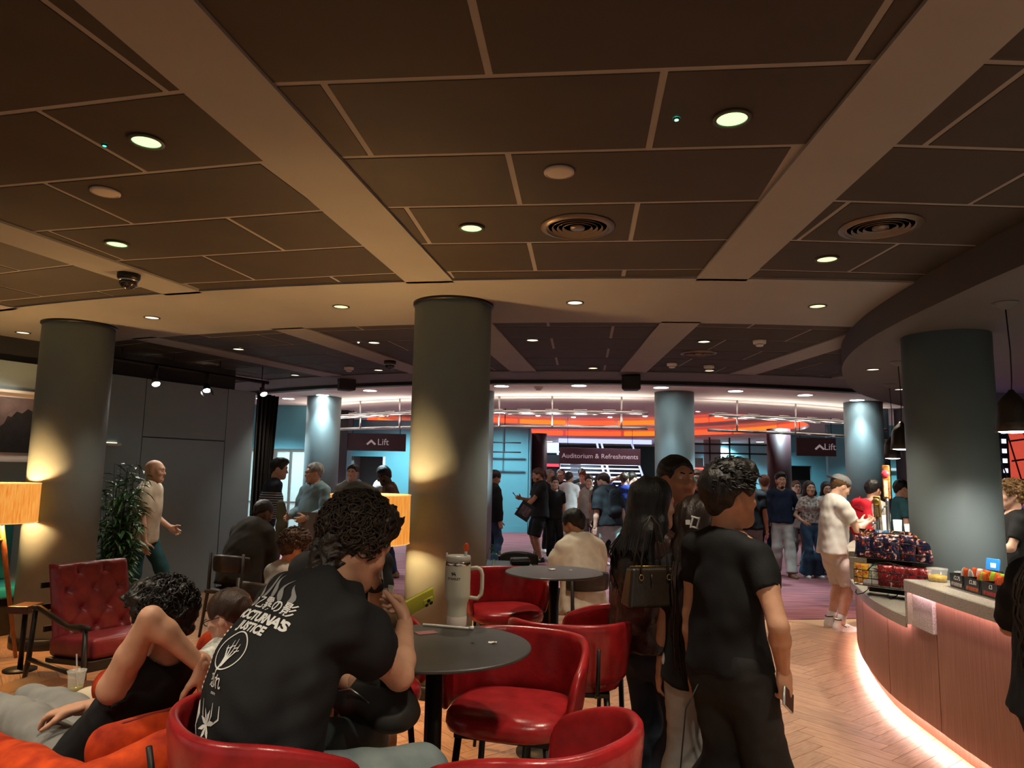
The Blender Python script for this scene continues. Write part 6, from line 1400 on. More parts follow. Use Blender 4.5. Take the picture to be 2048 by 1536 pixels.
# ================================================================ the people
def fab(nm, col, rough=0.82, var=0.15, vs=12, bump=(260, 0.12), **kw): return mat('cloth ' + nm, col, rough, var=var, vscale=vs, bump=bump, spec=0.22, **kw)
C_black = fab('black', (0.012, 0.012, 0.013)); C_black2 = fab('black soft', (0.020, 0.019, 0.019)); C_white = fab('white', (0.62, 0.60, 0.57)); C_cream = fab('cream', (0.62, 0.55, 0.44))
C_navy = fab('navy', (0.012, 0.018, 0.040)); C_denim = fab('washed denim', (0.17, 0.205, 0.20), var=0.4, vs=7, vcol=(0.085, 0.115, 0.13)); C_ddenim = fab('dark denim', (0.016, 0.020, 0.034), var=0.4, vs=8); C_bdenim = fab('blue denim', (0.035, 0.07, 0.12), var=0.4, vs=8)
C_grey = fab('grey', (0.14, 0.135, 0.13)); C_khaki = fab('khaki', (0.27, 0.24, 0.20)); C_beige = fab('beige', (0.52, 0.43, 0.31)); C_teal = fab('teal', (0.03, 0.10, 0.12)); C_mint = fab('mint', (0.42, 0.60, 0.57)); C_lblue = fab('pale blue', (0.20, 0.31, 0.36)); C_brown = fab('brown', (0.16, 0.085, 0.055)); C_olive = fab('olive', (0.09, 0.095, 0.06)); C_royal = fab('royal blue', (0.02, 0.04, 0.22)); C_lgrey = fab('light grey', (0.42, 0.41, 0.38))
C_djack = fab('dark jacket', (0.026, 0.022, 0.018)); C_wgrey = fab('warm grey trousers', (0.20, 0.195, 0.18)); C_pale = fab('pale trousers', (0.42, 0.41, 0.38))
M_bl = mat('brown leather jacket', (0.035, 0.012, 0.010), 0.32, var=0.4, vscale=20, bump=(45, 0.25)); M_wsh = mat('white sneaker', (0.70, 0.68, 0.66), 0.5); M_bsh = mat('black shoe', (0.012, 0.012, 0.012), 0.4); M_gum = mat('gum sole', (0.45, 0.42, 0.38), 0.6); M_brsh = mat('brown shoe', (0.12, 0.05, 0.02), 0.5)
SK1, SK2, SK3, SK4 = (0.50, 0.265, 0.165), (0.42, 0.215, 0.125), (0.60, 0.36, 0.26), (0.11, 0.055, 0.032)
def striped():
    m = bpy.data.materials.new('striped knit'); m.use_nodes = True; nt = m.node_tree; b = nt.nodes['Principled BSDF']; tc = nt.nodes.new('ShaderNodeTexCoord'); sx = nt.nodes.new('ShaderNodeSeparateXYZ'); nt.links.new(tc.outputs['Object'], sx.inputs[0])
    mu = nt.nodes.new('ShaderNodeMath'); mu.operation = 'MULTIPLY'; mu.inputs[1].default_value = 33.0; fr = nt.nodes.new('ShaderNodeMath'); fr.operation = 'FRACT'; gt = nt.nodes.new('ShaderNodeMath'); gt.operation = 'GREATER_THAN'; gt.inputs[1].default_value = 0.58
    lt = nt.nodes.new('ShaderNodeMath'); lt.operation = 'LESS_THAN'; lt.inputs[1].default_value = 1.33; an = nt.nodes.new('ShaderNodeMath'); an.operation = 'MULTIPLY'; gt2 = nt.nodes.new('ShaderNodeMath'); gt2.operation = 'GREATER_THAN'; gt2.inputs[1].default_value = 0.97; an2 = nt.nodes.new('ShaderNodeMath'); an2.operation = 'MULTIPLY'
    nt.links.new(sx.outputs['Z'], mu.inputs[0]); nt.links.new(mu.outputs[0], fr.inputs[0]); nt.links.new(fr.outputs[0], gt.inputs[0]); nt.links.new(sx.outputs['Z'], lt.inputs[0]); nt.links.new(gt.outputs[0], an.inputs[0]); nt.links.new(lt.outputs[0], an.inputs[1]); nt.links.new(sx.outputs['Z'], gt2.inputs[0]); nt.links.new(an.outputs[0], an2.inputs[0]); nt.links.new(gt2.outputs[0], an2.inputs[1])
    mx = nt.nodes.new('ShaderNodeMix'); mx.data_type = 'RGBA'; mx.inputs[6].default_value = (0.012, 0.016, 0.028, 1); mx.inputs[7].default_value = (0.5, 0.5, 0.5, 1); nt.links.new(an2.outputs[0], mx.inputs['Factor']); nt.links.new(mx.outputs[2], b.inputs['Base Color']); b.inputs['Roughness'].default_value = 0.85
    return m
def G(px, py): p = atz(px, py, 0.0); return (p.x, p.y)
def XD(px, y): return (PX(px, y), y)
BLK, DBR, BRN, GRY, BLO, RED = (0.010, 0.008, 0.007), (0.022, 0.014, 0.009), (0.055, 0.028, 0.014), (0.30, 0.29, 0.28), (0.26, 0.15, 0.06), (0.16, 0.05, 0.018)
black_sh = dict(mat=M_bsh); white_sh = dict(mat=M_wsh, sole=M_gum)
def tee(m, **k): return dict(mat=m, **k)
def trs(m, **k): return dict(kind='trousers', mat=m, **k)

# ---- foreground: man in the printed shirt at the high table
P1 = person('person with dark curly hair in a black printed t-shirt, seated at the front table', (-0.67, 2.0), 44, 1.74, 1.05, hip=(0, 0, 0.83), lean=9, lean2=25, head=(2, -26, 4), skin=SK1, hair=('curly', (0.018, 0.012, 0.008), 0.014, 0.055), h=0.007, hh=0.0042, seed=3,
    world=dict(rh=(-0.335, 2.40, 1.155), re=(-0.28, 2.02, 0.95), lh=(-0.47, 2.36, 0.965), le=(-0.75, 2.5, 1.05), rf=(-0.20, 2.26, 0.37), lf=(-0.46, 2.42, 0.37), rk=(-0.20, 2.15, 1.0), lk=(-0.4, 2.45, 1.05), rhd=(-0.15, 0.45, 0.30), rn=(-0.8, -0.3, -0.2), lhd=(0.25, 0.15, -0.8), ln=(-0.3, 0.6, 0.3)),
    rc=0.75, lc=0.3, top=tee(C_black, loose=1.12, slen=0.58, hem=0.15, fold=1.5), bottom=trs(C_denim, wide=1.12), shoes=white_sh, eyes=False)
# ---- man with the watch across the table (mostly hidden)
P3 = person('person with a black watch leaning a hand on the cheek, behind the curly-haired man', (-0.80, 3.18), 138, 1.68, 1.0, hip=(0, 0, 0.85), lean=22, head=(0, -8, -8), skin=SK2, hair=('short', BLK, 0.014), h=0.009, hh=0.005, seed=5,
    world=dict(lh=(-0.535, 2.93, 1.215), le=(-0.50, 2.75, 1.02), rh=(-0.55, 2.72, 0.95), lf=(-0.42, 2.78, 0.37), rf=(-0.68, 2.62, 0.37), lk=(-0.33, 2.70, 0.9), rk=(-0.6, 2.6, 0.9), lhd=(-0.05, 0.15, 0.9), ln=(-0.9, -0.1, 0)), lc=0.85,
    top=tee(C_black2), bottom=dict(kind='shorts', mat=C_black, wide=1.1), shoes=white_sh)
# ---- people on the orange sofa
P4 = person('person in a black sleeveless top reclining in the armchair with one arm over the head', (-1.60, 2.98), -62, 1.80, 1.0, hip=(0, 0, 0.51), lean=-45, lean2=8, head=(-25, -14, 0), skin=SK1, hair=('curly', (0.010, 0.007, 0.005), 0.016), h=0.008, hh=0.005, seed=7,
    world=dict(lh=(-1.12, 2.72, 0.92), le=(-1.22, 2.50, 1.6), rh=(-1.72, 2.98, 0.68), re=(-1.4, 3.35, 0.5), lf=(-2.40, 3.45, 0.54), rf=(-2.42, 3.66, 0.54), lk=(-2.15, 3.1, 1.3), rk=(-2.2, 3.3, 1.1), lhd=(0.12, 0.25, -0.9), ln=(-0.7, 0.2, -0.2), rhd=(-0.9, 0.1, -0.2), rn=(0, 0, -1)), lc=0.55,
    top=tee(C_black, sleeve='none'), bottom=trs(C_wgrey, wide=1.15), shoes=white_sh)
P5 = person('person with short brown hair and glasses in the armchair beyond, in beige trousers', (-1.63, 3.68), -76, 1.64, 1.0, hip=(0, 0, 0.40), lean=-38, head=(-4, -20, 0), skin=SK3, hair=('fade', (0.035, 0.018, 0.010), 0.012), h=0.009, hh=0.005, glasses=True, seed=9,
    world=dict(lf=(-2.14, 3.62, 0.10), rf=(-2.14, 3.85, 0.10), lk=(-2.1, 3.7, 0.9), rk=(-2.1, 3.95, 0.9), lh=(-1.75, 3.35, 0.62), rh=(-1.8, 3.8, 0.65)),
    top=tee(fab('pale print', (0.50, 0.50, 0.45), var=0.6, vs=28)), bottom=trs(C_beige, wide=1.1), shoes=white_sh)
# ---- standing group on the right
P6 = person('person in black t-shirt and wide black trousers holding a phone, back to the viewer', (0.90, 3.0), 56, 1.71, 0.93, head=(18, -2, 0), skin=SK1, hair=('quiff', BLK, 0.020), h=0.008, hh=0.0045, seed=11,
    world=dict(rh=(1.07, 2.86, 0.905), re=(0.99, 2.66, 1.12), rhd=(0.12, 0.05, -1), rn=(-0.5, 0.8, 0)), rc=0.8, top=tee(C_black, fold=1.2, hem=0.03, slen=0.52, loose=0.97), bottom=trs(C_black2, wide=1.25, flare=2.5), shoes=black_sh)
P7 = person('person with long straight brown hair and a pale hair clip, grey trousers', (0.87, 3.33), 25, 1.56, 0.92, fem=True, head=(10, 2, 0), skin=SK1, hair=('longstraight', (0.018, 0.010, 0.007), 0.012, 0.46), h=0.009, hh=0.005, seed=13, top=tee(C_black, hem=0.10), bottom=trs(C_pale, wide=1.1, flare=1.9), shoes=black_sh)
P8 = person('person with long wavy black hair in a brown leather jacket, handbag on the shoulder', (0.69, 3.56), 50, 1.64, 0.98, fem=True, head=(22, -3, 0), skin=SK3, hair=('long', (0.008, 0.007, 0.007), 0.016, 0.22), h=0.009, hh=0.005, seed=15,
    top=dict(mat=M_bl, sleeve='long', loose=1.12, hem=0.04, name='jacket', fold=1.6), bottom=trs(C_ddenim, flare=2.2), shoes=black_sh)
P9 = person('person with short dark hair looking to the right, behind the long-haired group', (0.925, 4.0), 168, 1.77, 1.0, head=(-8, 4, 0), skin=(0.46, 0.24, 0.15), hair=('fade', BLK, 0.013), h=0.010, hh=0.005, gaze=0.3, seed=17, top=tee(C_black2), bottom=trs(C_ddenim), shoes=black_sh)
# ---- at the bar
P10 = person('person in white t-shirt and white shorts looking at a phone at the bar', G(1672, 1258), 84, 1.73, 1.06, lean=4, head=(2, -30, 0), skin=SK3, hair=('fade', (0.10, 0.055, 0.025), 0.012), h=0.009, hh=0.0055, seed=19,
    rh=(0.10, 0.36, 1.17), lh=(-0.06, 0.38, 1.17), re=(0.32, 0.02, 1.05), le=(-0.3, 0.02, 1.05), rn=(-0.2, -0.3, 1), ln=(0.2, -0.3, 1), rhd=(-0.3, 1, 0.15), lhd=(0.2, 1, 0.15), rc=0.6, lc=0.6, cap=((0.16, 0.17, 0.18), -1),
    top=tee(C_white, hem=0.10, loose=1.05), bottom=dict(kind='shorts', mat=C_white, len=1.0, wide=1.1), shoes=dict(mat=M_wsh, sole=M_wsh, kind='high'), socks=C_white)
P11 = person('person in a beige t-shirt carrying a red backpack beyond the bar end', XD(1735, 9.3), 60, 1.66, 1.05, lean=6, head=(0, -15, 0), skin=SK1, hair=('short', BLK, 0.014), seed=21, top=tee(C_khaki), bottom=trs(C_bdenim), shoes=dict(mat=M_brsh))
P12 = person('person with wavy fair hair in a black shirt, serving behind the bar', XD(2024, 6.7), -72, 1.66, 0.95, head=(0, 0, 0), skin=SK3, hair=('curly', BLO, 0.018), h=0.010, hh=0.006, seed=23, rh=(0.1, 0.33, 1.04), lh=(-0.1, 0.33, 1.04), top=tee(C_black), bottom=trs(C_black2), shoes=black_sh)
P13 = person('person with long dark hair leaning on the bar at the right edge', (2.03, 2.66), 62, 1.64, 1.02, fem=True, lean=6, head=(15, -10, 0), skin=SK1, hair=('long', (0.020, 0.013, 0.009), 0.016, 0.36), h=0.009, hh=0.006, seed=25, lh=(-0.20, 0.36, 1.0), le=(-0.42, -0.1, 1.05), rh=(0.18, 0.38, 1.0), top=tee(C_black, slen=0.9, loose=1.1), bottom=trs(C_black2), shoes=black_sh)
# ---- left side
P14 = person('bald person in a cream t-shirt walking past the partition wall', (-4.05, 8.0), 84, 1.74, 1.05, lean=5, head=(0, -4, 0), skin=SK3, hair=('bald', BLK), h=0.010, hh=0.006, seed=27, rh=(0.25, 0.12, 0.82), lh=(-0.22, 0.22, 0.95), le=(-0.3, -0.2, 1.1), rf=(0.09, -0.30, 0.16), lf=(-0.09, 0.36, 0.085), top=tee(C_cream, loose=1.12, hem=0.1), bottom=trs(C_teal), shoes=black_sh)
P15 = person('person in a dark brown jacket seated on a chair with bowed head', (-2.74, 7.40), 20, 1.76, 1.12, hip=(0, 0.02, 0.56), lean=16, lean2=8, head=(20, -30, 0), skin=SK4, hair=('buzz', (0.014, 0.010, 0.008), 0.008), h=0.011, hh=0.007, seed=29, rh=(0.1, 0.42, 0.80), lh=(-0.1, 0.42, 0.80), rf=(0.14, 0.42, 0.085), lf=(-0.14, 0.42, 0.085), top=dict(mat=C_djack, sleeve='long', loose=1.2, hem=0.10, name='jacket', collar=True), bottom=trs(C_black), shoes=black_sh)
P16 = person('person in a navy and white striped sweater bending towards the seated man', XD(534, 9.6), 62, 1.80, 0.98, lean=12, head=(25, -8, 0), skin=SK3, hair=('quiff', BLK, 0.016), h=0.010, hh=0.006, seed=31, top=dict(mat=striped(), sleeve='long', name='sweater', hem=0.05, loose=1.05), bottom=trs(C_lblue), shoes=white_sh, rh=(0.27, 0.22, 0.86))
P17 = person('grey-haired person with glasses in a pale blue sweater holding a board', XD(632, 9.4), 212, 1.74, 1.1, head=(28, -3, 0), skin=SK3, hair=('short', GRY, 0.012), h=0.010, hh=0.006, glasses=True, seed=33, rh=(0.16, 0.28, 1.03), lh=(-0.16, 0.28, 1.03), top=dict(mat=C_lblue, sleeve='long', name='sweater', loose=1.08), bottom=trs(C_bdenim), shoes=black_sh, belly=0.03)
P18 = person('person in a dark grey jacket facing the viewer, behind the curly hair', XD(706, 11.0), 182, 1.74, 1.12, head=(0, -2, 0), skin=SK3, hair=('short', DBR, 0.012), seed=35, hh=0.007, top=dict(mat=C_grey, sleeve='long', name='jacket', loose=1.1), bottom=trs(C_black), shoes=black_sh)
P19 = person('bearded person in a white t-shirt left of the other two by the lamp', XD(757, 11.6), 82, 1.74, 1.08, lean=4, head=(12, -14, 0), skin=SK2, hair=('fade', BLK, 0.012), seed=37, hh=0.007, beard=BLK, top=tee(C_white), bottom=trs(C_ddenim), shoes=white_sh)
P20 = person('person in a brown t-shirt bending towards the bearded one', XD(795, 11.3), 262, 1.74, 1.08, lean=14, head=(-5, -28, 0), skin=SK4, hair=('fade', BLK, 0.016), seed=39, hh=0.007, beard=BLK, top=tee(C_brown), bottom=trs(C_navy), shoes=dict(mat=M_brsh))
P2 = person('person with curly brown hair seated low behind the printed shirt', (-1.84, 5.75), 25, 1.50, 0.95, hip=(0, 0, 0.45), lean=14, head=(20, -22, 0), fem=True, skin=SK1, hair=('curly', BRN, 0.032), hh=0.0065, seed=41, rf=(0.12, 0.42, 0.085), lf=(-0.12, 0.42, 0.085), rh=(0.12, 0.40, 0.62), lh=(-0.12, 0.4, 0.62), top=tee(C_lgrey), bottom=trs(C_ddenim), shoes=white_sh)
side_chair(-1.84, 5.70, 25, 'dark chair under the person with curly brown hair')
# ---- middle of the lobby
P21 = person('person in a black hooded top half hidden by the middle column', XD(984, 12.6), 55, 1.70, 1.1, head=(10, -20, 0), skin=SK2, hair=('short', BLK, 0.014), seed=43, hh=0.008, top=dict(mat=C_black, sleeve='long', hood=True, name='hoodie', loose=1.15, hem=0.1), bottom=trs(C_bdenim), shoes=black_sh)
P22 = person('person with a ponytail in black t-shirt and black shorts holding a phone and poster', G(1078, 1124), 256, 1.76, 1.12, head=(0, -14, 0), skin=SK2, hair=('ponytail', (0.07, 0.03, 0.015), 0.010), hh=0.007, seed=45, beard=(0.07, 0.03, 0.015), rh=(0.16, 0.34, 1.17), re=(0.3, 0.0, 1.0), lh=(-0.1, 0.36, 0.98), le=(-0.3, 0, 0.95), rc=0.6, top=tee(C_black, loose=1.1, hem=0.1), bottom=dict(kind='shorts', mat=C_black, len=1.05, wide=1.15), shoes=black_sh)
P23 = person('person in a cream t-shirt and brown trousers seen from behind in the crowd', G(1135, 1102), 8, 1.70, 1.1, head=(20, -12, 0), skin=SK2, hair=('fade', (0.03, 0.02, 0.014), 0.011), seed=47, hh=0.009, lh=(-0.18, 0.26, 1.0), rh=(0.16, 0.26, 1.02), top=tee(C_white, loose=1.08), bottom=trs(fab('taupe', (0.16, 0.12, 0.10))), shoes=black_sh)
P24 = person('person in a black t-shirt and mint green shorts walking away to the left', G(1218, 1160), -38, 1.70, 1.25, lean=6, head=(-14, -22, 0), skin=SK3, hair=('buzz', DBR, 0.008), h=0.010, hh=0.007, seed=49, rh=(0.30, -0.05, 0.82), rf=(0.12, -0.36, 0.12), lf=(-0.12, 0.30, 0.085), top=tee(fab('faded black', (0.018, 0.022, 0.026)), loose=1.12, hem=0.06, slen=0.85), bottom=dict(kind='shorts', mat=C_mint, len=1.12, wide=1.28), shoes=black_sh, socks=C_black)
P25 = person('person in a cream t-shirt seated on a chair behind the rear table', (0.68, 6.62), -24, 1.72, 1.1, hip=(0, 0.0, 0.54), lean=8, head=(-30, -22, 0), skin=SK2, hair=('fade', BLK, 0.016), h=0.010, hh=0.006, seed=51, rf=(0.13, 0.42, 0.085), lf=(-0.13, 0.42, 0.085), rh=(0.12, 0.36, 0.72), lh=(-0.12, 0.36, 0.72), top=tee(C_cream, loose=1.18, hem=0.12, fold=1.4), bottom=trs(C_black), shoes=white_sh)
crowd = [(1098, 15.2, 150, 1.74, 'fade', GRY, C_black, C_black, SK2, 'grey-haired person behind the ponytail person'), (1122, 16.4, 190, 1.76, 'short', BLK, C_navy, C_black, SK2, 'person with a pale cap beside the kiosk'), (1108, 13.9, 165, 1.60, 'short', DBR, C_black, C_black, SK3, 'person with short brown hair peering past the ponytail person'),
         (1166, 17.0, 200, 1.72, 'curly', RED, C_grey, C_ddenim, SK3, 'person with ginger hair in the crowd before the stairs'), (1178, 14.0, 185, 1.64, 'ponytail', BRN, C_lgrey, C_grey, SK3, 'person in a grey tank top facing the viewer in the crowd'), (1163, 18.5, 170, 1.80, 'short', BLK, C_black, C_black, SK4, 'tall person with black hair at the back of the crowd'),
         (1200, 13.2, 40, 1.66, 'long', BLK, C_khaki, C_black, SK3, 'person with long hair and a dark strap next to the walking person'), (1248, 14.6, 30, 1.70, 'short', BRN, C_royal, C_black, SK3, 'person in a royal blue shirt raising a hand to the head'), (1262, 15.4, 60, 1.72, 'fade', DBR, C_royal, C_lgrey, SK3, 'person in a blue shirt right of the raised hand'),
         (1396, 10.6, 200, 1.76, 'fade', RED, C_black, C_black, SK3, 'person with reddish face looking this way behind the teal cap'), (1420, 10.2, 160, 1.68, 'short', BLK, C_black2, C_black, SK2, 'person in dark clothes with sunglasses behind the tall quiff'),
         (1498, 11.2, 20, 1.74, 'fade', BLK, C_black, C_grey, SK2, 'person in black with grey trousers behind the quiff'), (1528, 12.4, 20, 1.70, 'short', RED, C_grey, C_navy, SK3, 'person with ginger hair in a grey t-shirt left of the navy sweater'),
         (1652, 12.6, 190, 1.60, 'long', BLK, C_white, C_bdenim, SK1, 'person with dark hair half hidden behind the white t-shirt'), (1797, 10.4, 100, 1.66, 'short', BLK, C_teal, C_black, SK3, 'person in a teal shirt beside the bar column')]
for i, (px, y, yw, H_, st_, hcol, tm, bm_, sk, lb) in enumerate(crowd):
    kw = {}
    if 'tank top' in lb: kw = dict(fem=True)
    if 'raising' in lb: kw = dict(lh=(-0.18, 0.06, 1.58), le=(-0.45, 0.1, 1.45))
    if 'pale cap' in lb: kw = dict(cap=((0.5, 0.48, 0.42), 1))
    if st_ == 'long': kw['fem'] = True
    person(lb, XD(px, y), yw, H_, 1.05, head=(0, -8, 0), skin=sk, hair=(st_, hcol, 0.013), h=0.013, hh=0.0085, seed=60 + i, top=tee(tm, sleeve='none' if 'tank' in lb else 'short'), bottom=trs(bm_), shoes=black_sh if i % 2 else white_sh, **kw)
person('person wearing a bright teal cap, back to the viewer', XD(1377, 9.0), 10, 1.66, 1.0, head=(10, -5, 0), skin=SK3, hair=('short', BLK, 0.010), h=0.012, hh=0.007, seed=80, cap=((0.01, 0.22, 0.30), -1), top=tee(C_cream), bottom=trs(C_ddenim), shoes=white_sh)
P29 = person('person in a navy sweater and pale grey trousers walking towards the viewer', G(1566, 1152), 186, 1.74, 1.08, head=(0, 0, 0), skin=SK1, hair=('quiff', BLK, 0.013), h=0.010, hh=0.006, seed=82, beard=BLK, rh=(0.26, 0.06, 0.83), lh=(-0.14, 0.02, 0.93), le=(-0.42, -0.15, 1.1), rf=(0.09, -0.1, 0.085), lf=(-0.09, 0.22, 0.085), top=dict(mat=C_navy, sleeve='long', name='sweater', hem=0.03), bottom=trs(C_pale, wide=1.12, flare=1.5), shoes=dict(mat=M_brsh))
P30 = person('person in sunglasses with a pale t-shirt and dark leggings', G(1597, 1131), 178, 1.60, 0.95, fem=True, head=(5, 0, 0), skin=SK3, hair=('bob', (0.12, 0.06, 0.03), 0.012), hh=0.0065, glasses=True, seed=84, top=tee(C_lgrey, hem=0.14), bottom=trs(C_grey, wide=0.9), shoes=black_sh)
P31 = person('person with long dark hair in a knotted patterned top and flared jeans', G(1624, 1155), 172, 1.61, 0.95, fem=True, head=(8, 0, 0), skin=SK1, hair=('long', DBR, 0.012, 0.32), hh=0.006, seed=86, top=tee(fab('patterned', (0.45, 0.38, 0.33), var=0.7, vs=26, vcol=(0.10, 0.05, 0.04)), hem=-0.03, sleeve='short'), bottom=trs(C_bdenim, flare=2.4), shoes=white_sh, rh=(0.2, 0.16, 0.92), lh=(-0.2, 0.16, 0.92))
# ================================================================ hair strands
def add_curls(info, n, t, col, rad=0.011, tube=0.0022, seed=0, low=-0.03, spread=1.0):
    Hp = info['Hp']; rg = random.Random(seed); B = MB(); hair = [c for c in info['body'].children if c.name.startswith('hair')][0]
    for _ in range(n):
        a = rg.uniform(0, 2 * math.pi); zz = rg.uniform(low / 0.084, 1.0); zz = max(-0.6, zz); rr = math.sqrt(max(0, 1 - zz * zz)); d = Vector((rr * math.cos(a), rr * math.sin(a), zz))
        if d.y > 0.35 and d.z < 0.55: continue
        k = 1.0 + rg.uniform(-0.02, 0.10) * spread
        c = Vector((d.x * (0.080 + t) * k, -0.018 + d.y * (0.096 + t) * k, 0.036 + t * 0.5 + d.z * (0.086 + t * 1.3) * k))
        t1 = d.cross(Vector((rg.uniform(-1, 1), rg.uniform(-1, 1), rg.uniform(-0.4, 0.4)))).normalized(); t2 = d.cross(t1); r0 = rad * rg.uniform(0.6, 1.2); turns = rg.uniform(0.6, 1.3); L = rg.uniform(0.01, 0.026)
        pts = []
        for i in range(9):
            q = i / 8; an = 2 * math.pi * turns * q; p = c + t1 * r0 * math.cos(an) + (t2 * math.sin(an)) * r0 + d * (0.006 * math.sin(an)) + t2 * (q - 0.5) * L
            pts.append(Hp(p.x, p.y, p.z))
        B.tube([Vector(list(p)) for p in pts], [tube, tube, tube, tube, tube, tube, tube * 0.9, tube * 0.7, tube * 0.3], 4, False)
    o = B.build('curls', mat('curl %.3f' % col[0], col, 0.6, var=0.4, vscale=60, spec=0.35), hair); o['kind'] = 'stuff'
    for p in o.data.polygons: p.use_smooth = True
add_curls(P1, 1000, 0.014, (0.030, 0.020, 0.013), 0.012, 0.0026, 3, -0.05)
add_curls(P4, 420, 0.016, (0.012, 0.009, 0.007), 0.009, 0.0026, 4)
add_curls(P2, 350, 0.032, (0.055, 0.028, 0.014), 0.011, 0.003, 5)
add_curls(P12, 200, 0.018, (0.26, 0.15, 0.06), 0.012, 0.004, 6)
def add_locks(info, n, L, col, seed, wave=0.012, spread=0.10):
    """loose long strands over the back of the head and down the back"""
    Hp = info['Hp']; rg = random.Random(seed); B = MB(); nb, f, u2, r = (Vector(list(info[k])) for k in ('nb', 'f', 'u2', 'r')); hair = [c for c in info['body'].children if c.name.startswith('hair')][0]
    for _ in range(n):
        x = rg.uniform(-1, 1); ph = rg.uniform(0, 6.28); pts = [Vector(list(Hp(x * 0.055, -0.05, 0.118 - 0.03 * abs(x)))), Vector(list(Hp(x * 0.085, -0.105 + 0.05 * abs(x), 0.04))), Vector(list(Hp(x * 0.092, -0.115 + 0.06 * abs(x), -0.06)))]
        o = nb - f * (0.115 + 0.02 * rg.random()) + r * x * spread
        for k in range(1, 7): q = k / 6; pts.append(o - u2 * (L * q * rg.uniform(0.9, 1.05)) - f * (0.035 - 0.02 * q) + r * (wave * math.sin(ph + q * 9)))
        B.tube(pts, [0.004, 0.005, 0.005, 0.005, 0.005, 0.0045, 0.004, 0.003, 0.001], 4, False)
    o = B.build('locks', mat('lock %.3f' % col[0], col, 0.6, var=0.5, vscale=30, spec=0.25), hair); o['kind'] = 'stuff'
    for p in o.data.polygons: p.use_smooth = True
add_locks(P7, 130, 0.48, (0.022, 0.012, 0.008), 1, 0.006, 0.085); add_locks(P8, 130, 0.25, (0.010, 0.008, 0.008), 2, 0.02, 0.10); add_locks(P13, 130, 0.38, (0.026, 0.017, 0.011), 3, 0.018, 0.10)
# ragged fringe and crown of the man with the phone
def add_spikes(info, n, col, seed, L=0.04):
    Hp = info['Hp']; rg = random.Random(seed); B = MB(); hair = [c for c in info['body'].children if c.name.startswith('hair')][0]
    for _ in range(n):
        a = rg.uniform(0, 2 * math.pi); zz = rg.uniform(-0.1, 1.0); rr = math.sqrt(1 - zz * zz); d = Vector((rr * math.cos(a), rr * math.sin(a), zz))
        if d.y > 0.5 and zz < 0.4: continue
        c = Vector((d.x * 0.096, -0.018 + d.y * 0.112, 0.046 + d.z * 0.104)); dirv = Vector((d.x * 0.4 + rg.uniform(-0.4, 0.4), 0.5 + d.y * 0.3, d.z * 0.35 - 0.25 + rg.uniform(-0.3, 0.3))).normalized()
        pts = [Hp(*(c - d * 0.006)), Hp(*(c + dirv * L * 0.5 + d * 0.006)), Hp(*(c + dirv * L - d * 0.002))]
        B.tube([Vector(list(p)) for p in pts], [0.004, 0.0035, 0.0008], 4, False)
    o = B.build('locks', mat('lock %.3f' % col[0], col, 0.6, var=0.5, vscale=30, spec=0.25), hair); o['kind'] = 'stuff'
add_spikes(P6, 340, (0.0105, 0.009, 0.008), 4)

# ================================================================ print on the black t-shirt
M_print = mat('shirt print white', (0.62, 0.62, 0.60), 0.7); M_print2 = mat('shirt print grey', (0.20, 0.20, 0.20), 0.75)
_u = P1['u2']; _r = P1['r']; _f2 = P1['f']; _nb = P1['nb']
def prn(name, me, dx, dy, m=None, rot=0.0):
    if rot:
        c, s_ = math.cos(rot), math.sin(rot)
        for v in me.vertices: v.co = Vector((v.co.x * c - v.co.y * s_, v.co.x * s_ + v.co.y * c, 0))
    for v in me.vertices: v.co = Vector((v.co.x + dx, (v.co.y + dy) * 0.90, 0))
    return drape_print(name, P1['body'], P1['top'], me, _nb - _f2 * 0.2, _r, _u, _f2, m or M_print, 0.0025)
def poly_strip(pts, w_, closed=False):
    """flat ribbon along 2-d points"""
    B = MB(); P = [Vector((p[0], p[1], 0)) for p in pts]; n = len(P); vs = []
    for i in range(n):
        t = (P[(i + 1) % n if closed else min(i + 1, n - 1)] - P[i - 1 if (closed or i > 0) else 0]).normalized(); q = Vector((-t.y, t.x, 0)); ww = w_[i] if isinstance(w_, (list, tuple)) else w_; vs += [P[i] + q * ww / 2, P[i] - q * ww / 2]
    fs = [(2 * i, 2 * i + 1, 2 * ((i + 1) % n) + 1, 2 * ((i + 1) % n)) for i in range(n if closed else n - 1)]
    B.add(vs, fs); return B.mesh('ribbon')
prn('print_kanji', text_mesh('の乙霧の影', 0.046, maxlen=0.012, bold=0.0006), 0.0, -0.105)
prn('print_title', text_mesh("NOCTURNA'S", 0.043, maxlen=0.012, bold=0.0018, spacing=0.86), 0.0, -0.150)
prn('print_title', text_mesh("JUSTICE", 0.037, maxlen=0.012, bold=0.0018, spacing=1.05), 0.012, -0.186)
prn('print_circle', poly_strip([(0.058 * math.cos(a), 0.058 * math.sin(a)) for a in np.linspace(0, 2 * math.pi, 49)[:-1]], 0.004, True), 0.0, -0.262)
for k, (x0, x1, b) in enumerate(((-0.030, -0.010, 0.010), (-0.014, -0.004, 0.030), (0.004, 0.002, 0.036), (0.022, 0.008, 0.024))):
    prn('print_bone', poly_strip([(x1 * 0.4, -0.050), (x1, -0.022), (x0 * 0.9, 0.0), (x0 * 1.05, b)], [0.003, 0.006, 0.004, 0.0015]), 0.0, -0.262)
for k, (x, y) in enumerate(((-0.02, 0.004), (-0.008, 0.012), (0.012, 0.010), (0.022, 0.002))): prn('print_bone', poly_strip([(x - 0.010, y - 0.004), (x + 0.010, y + 0.004)], 0.0028), 0.0, -0.262)
prn('print_bone', poly_strip([(-0.003, -0.04), (-0.008, -0.062), (-0.010, -0.078)], [0.010, 0.007, 0.001]), 0.0, -0.262)
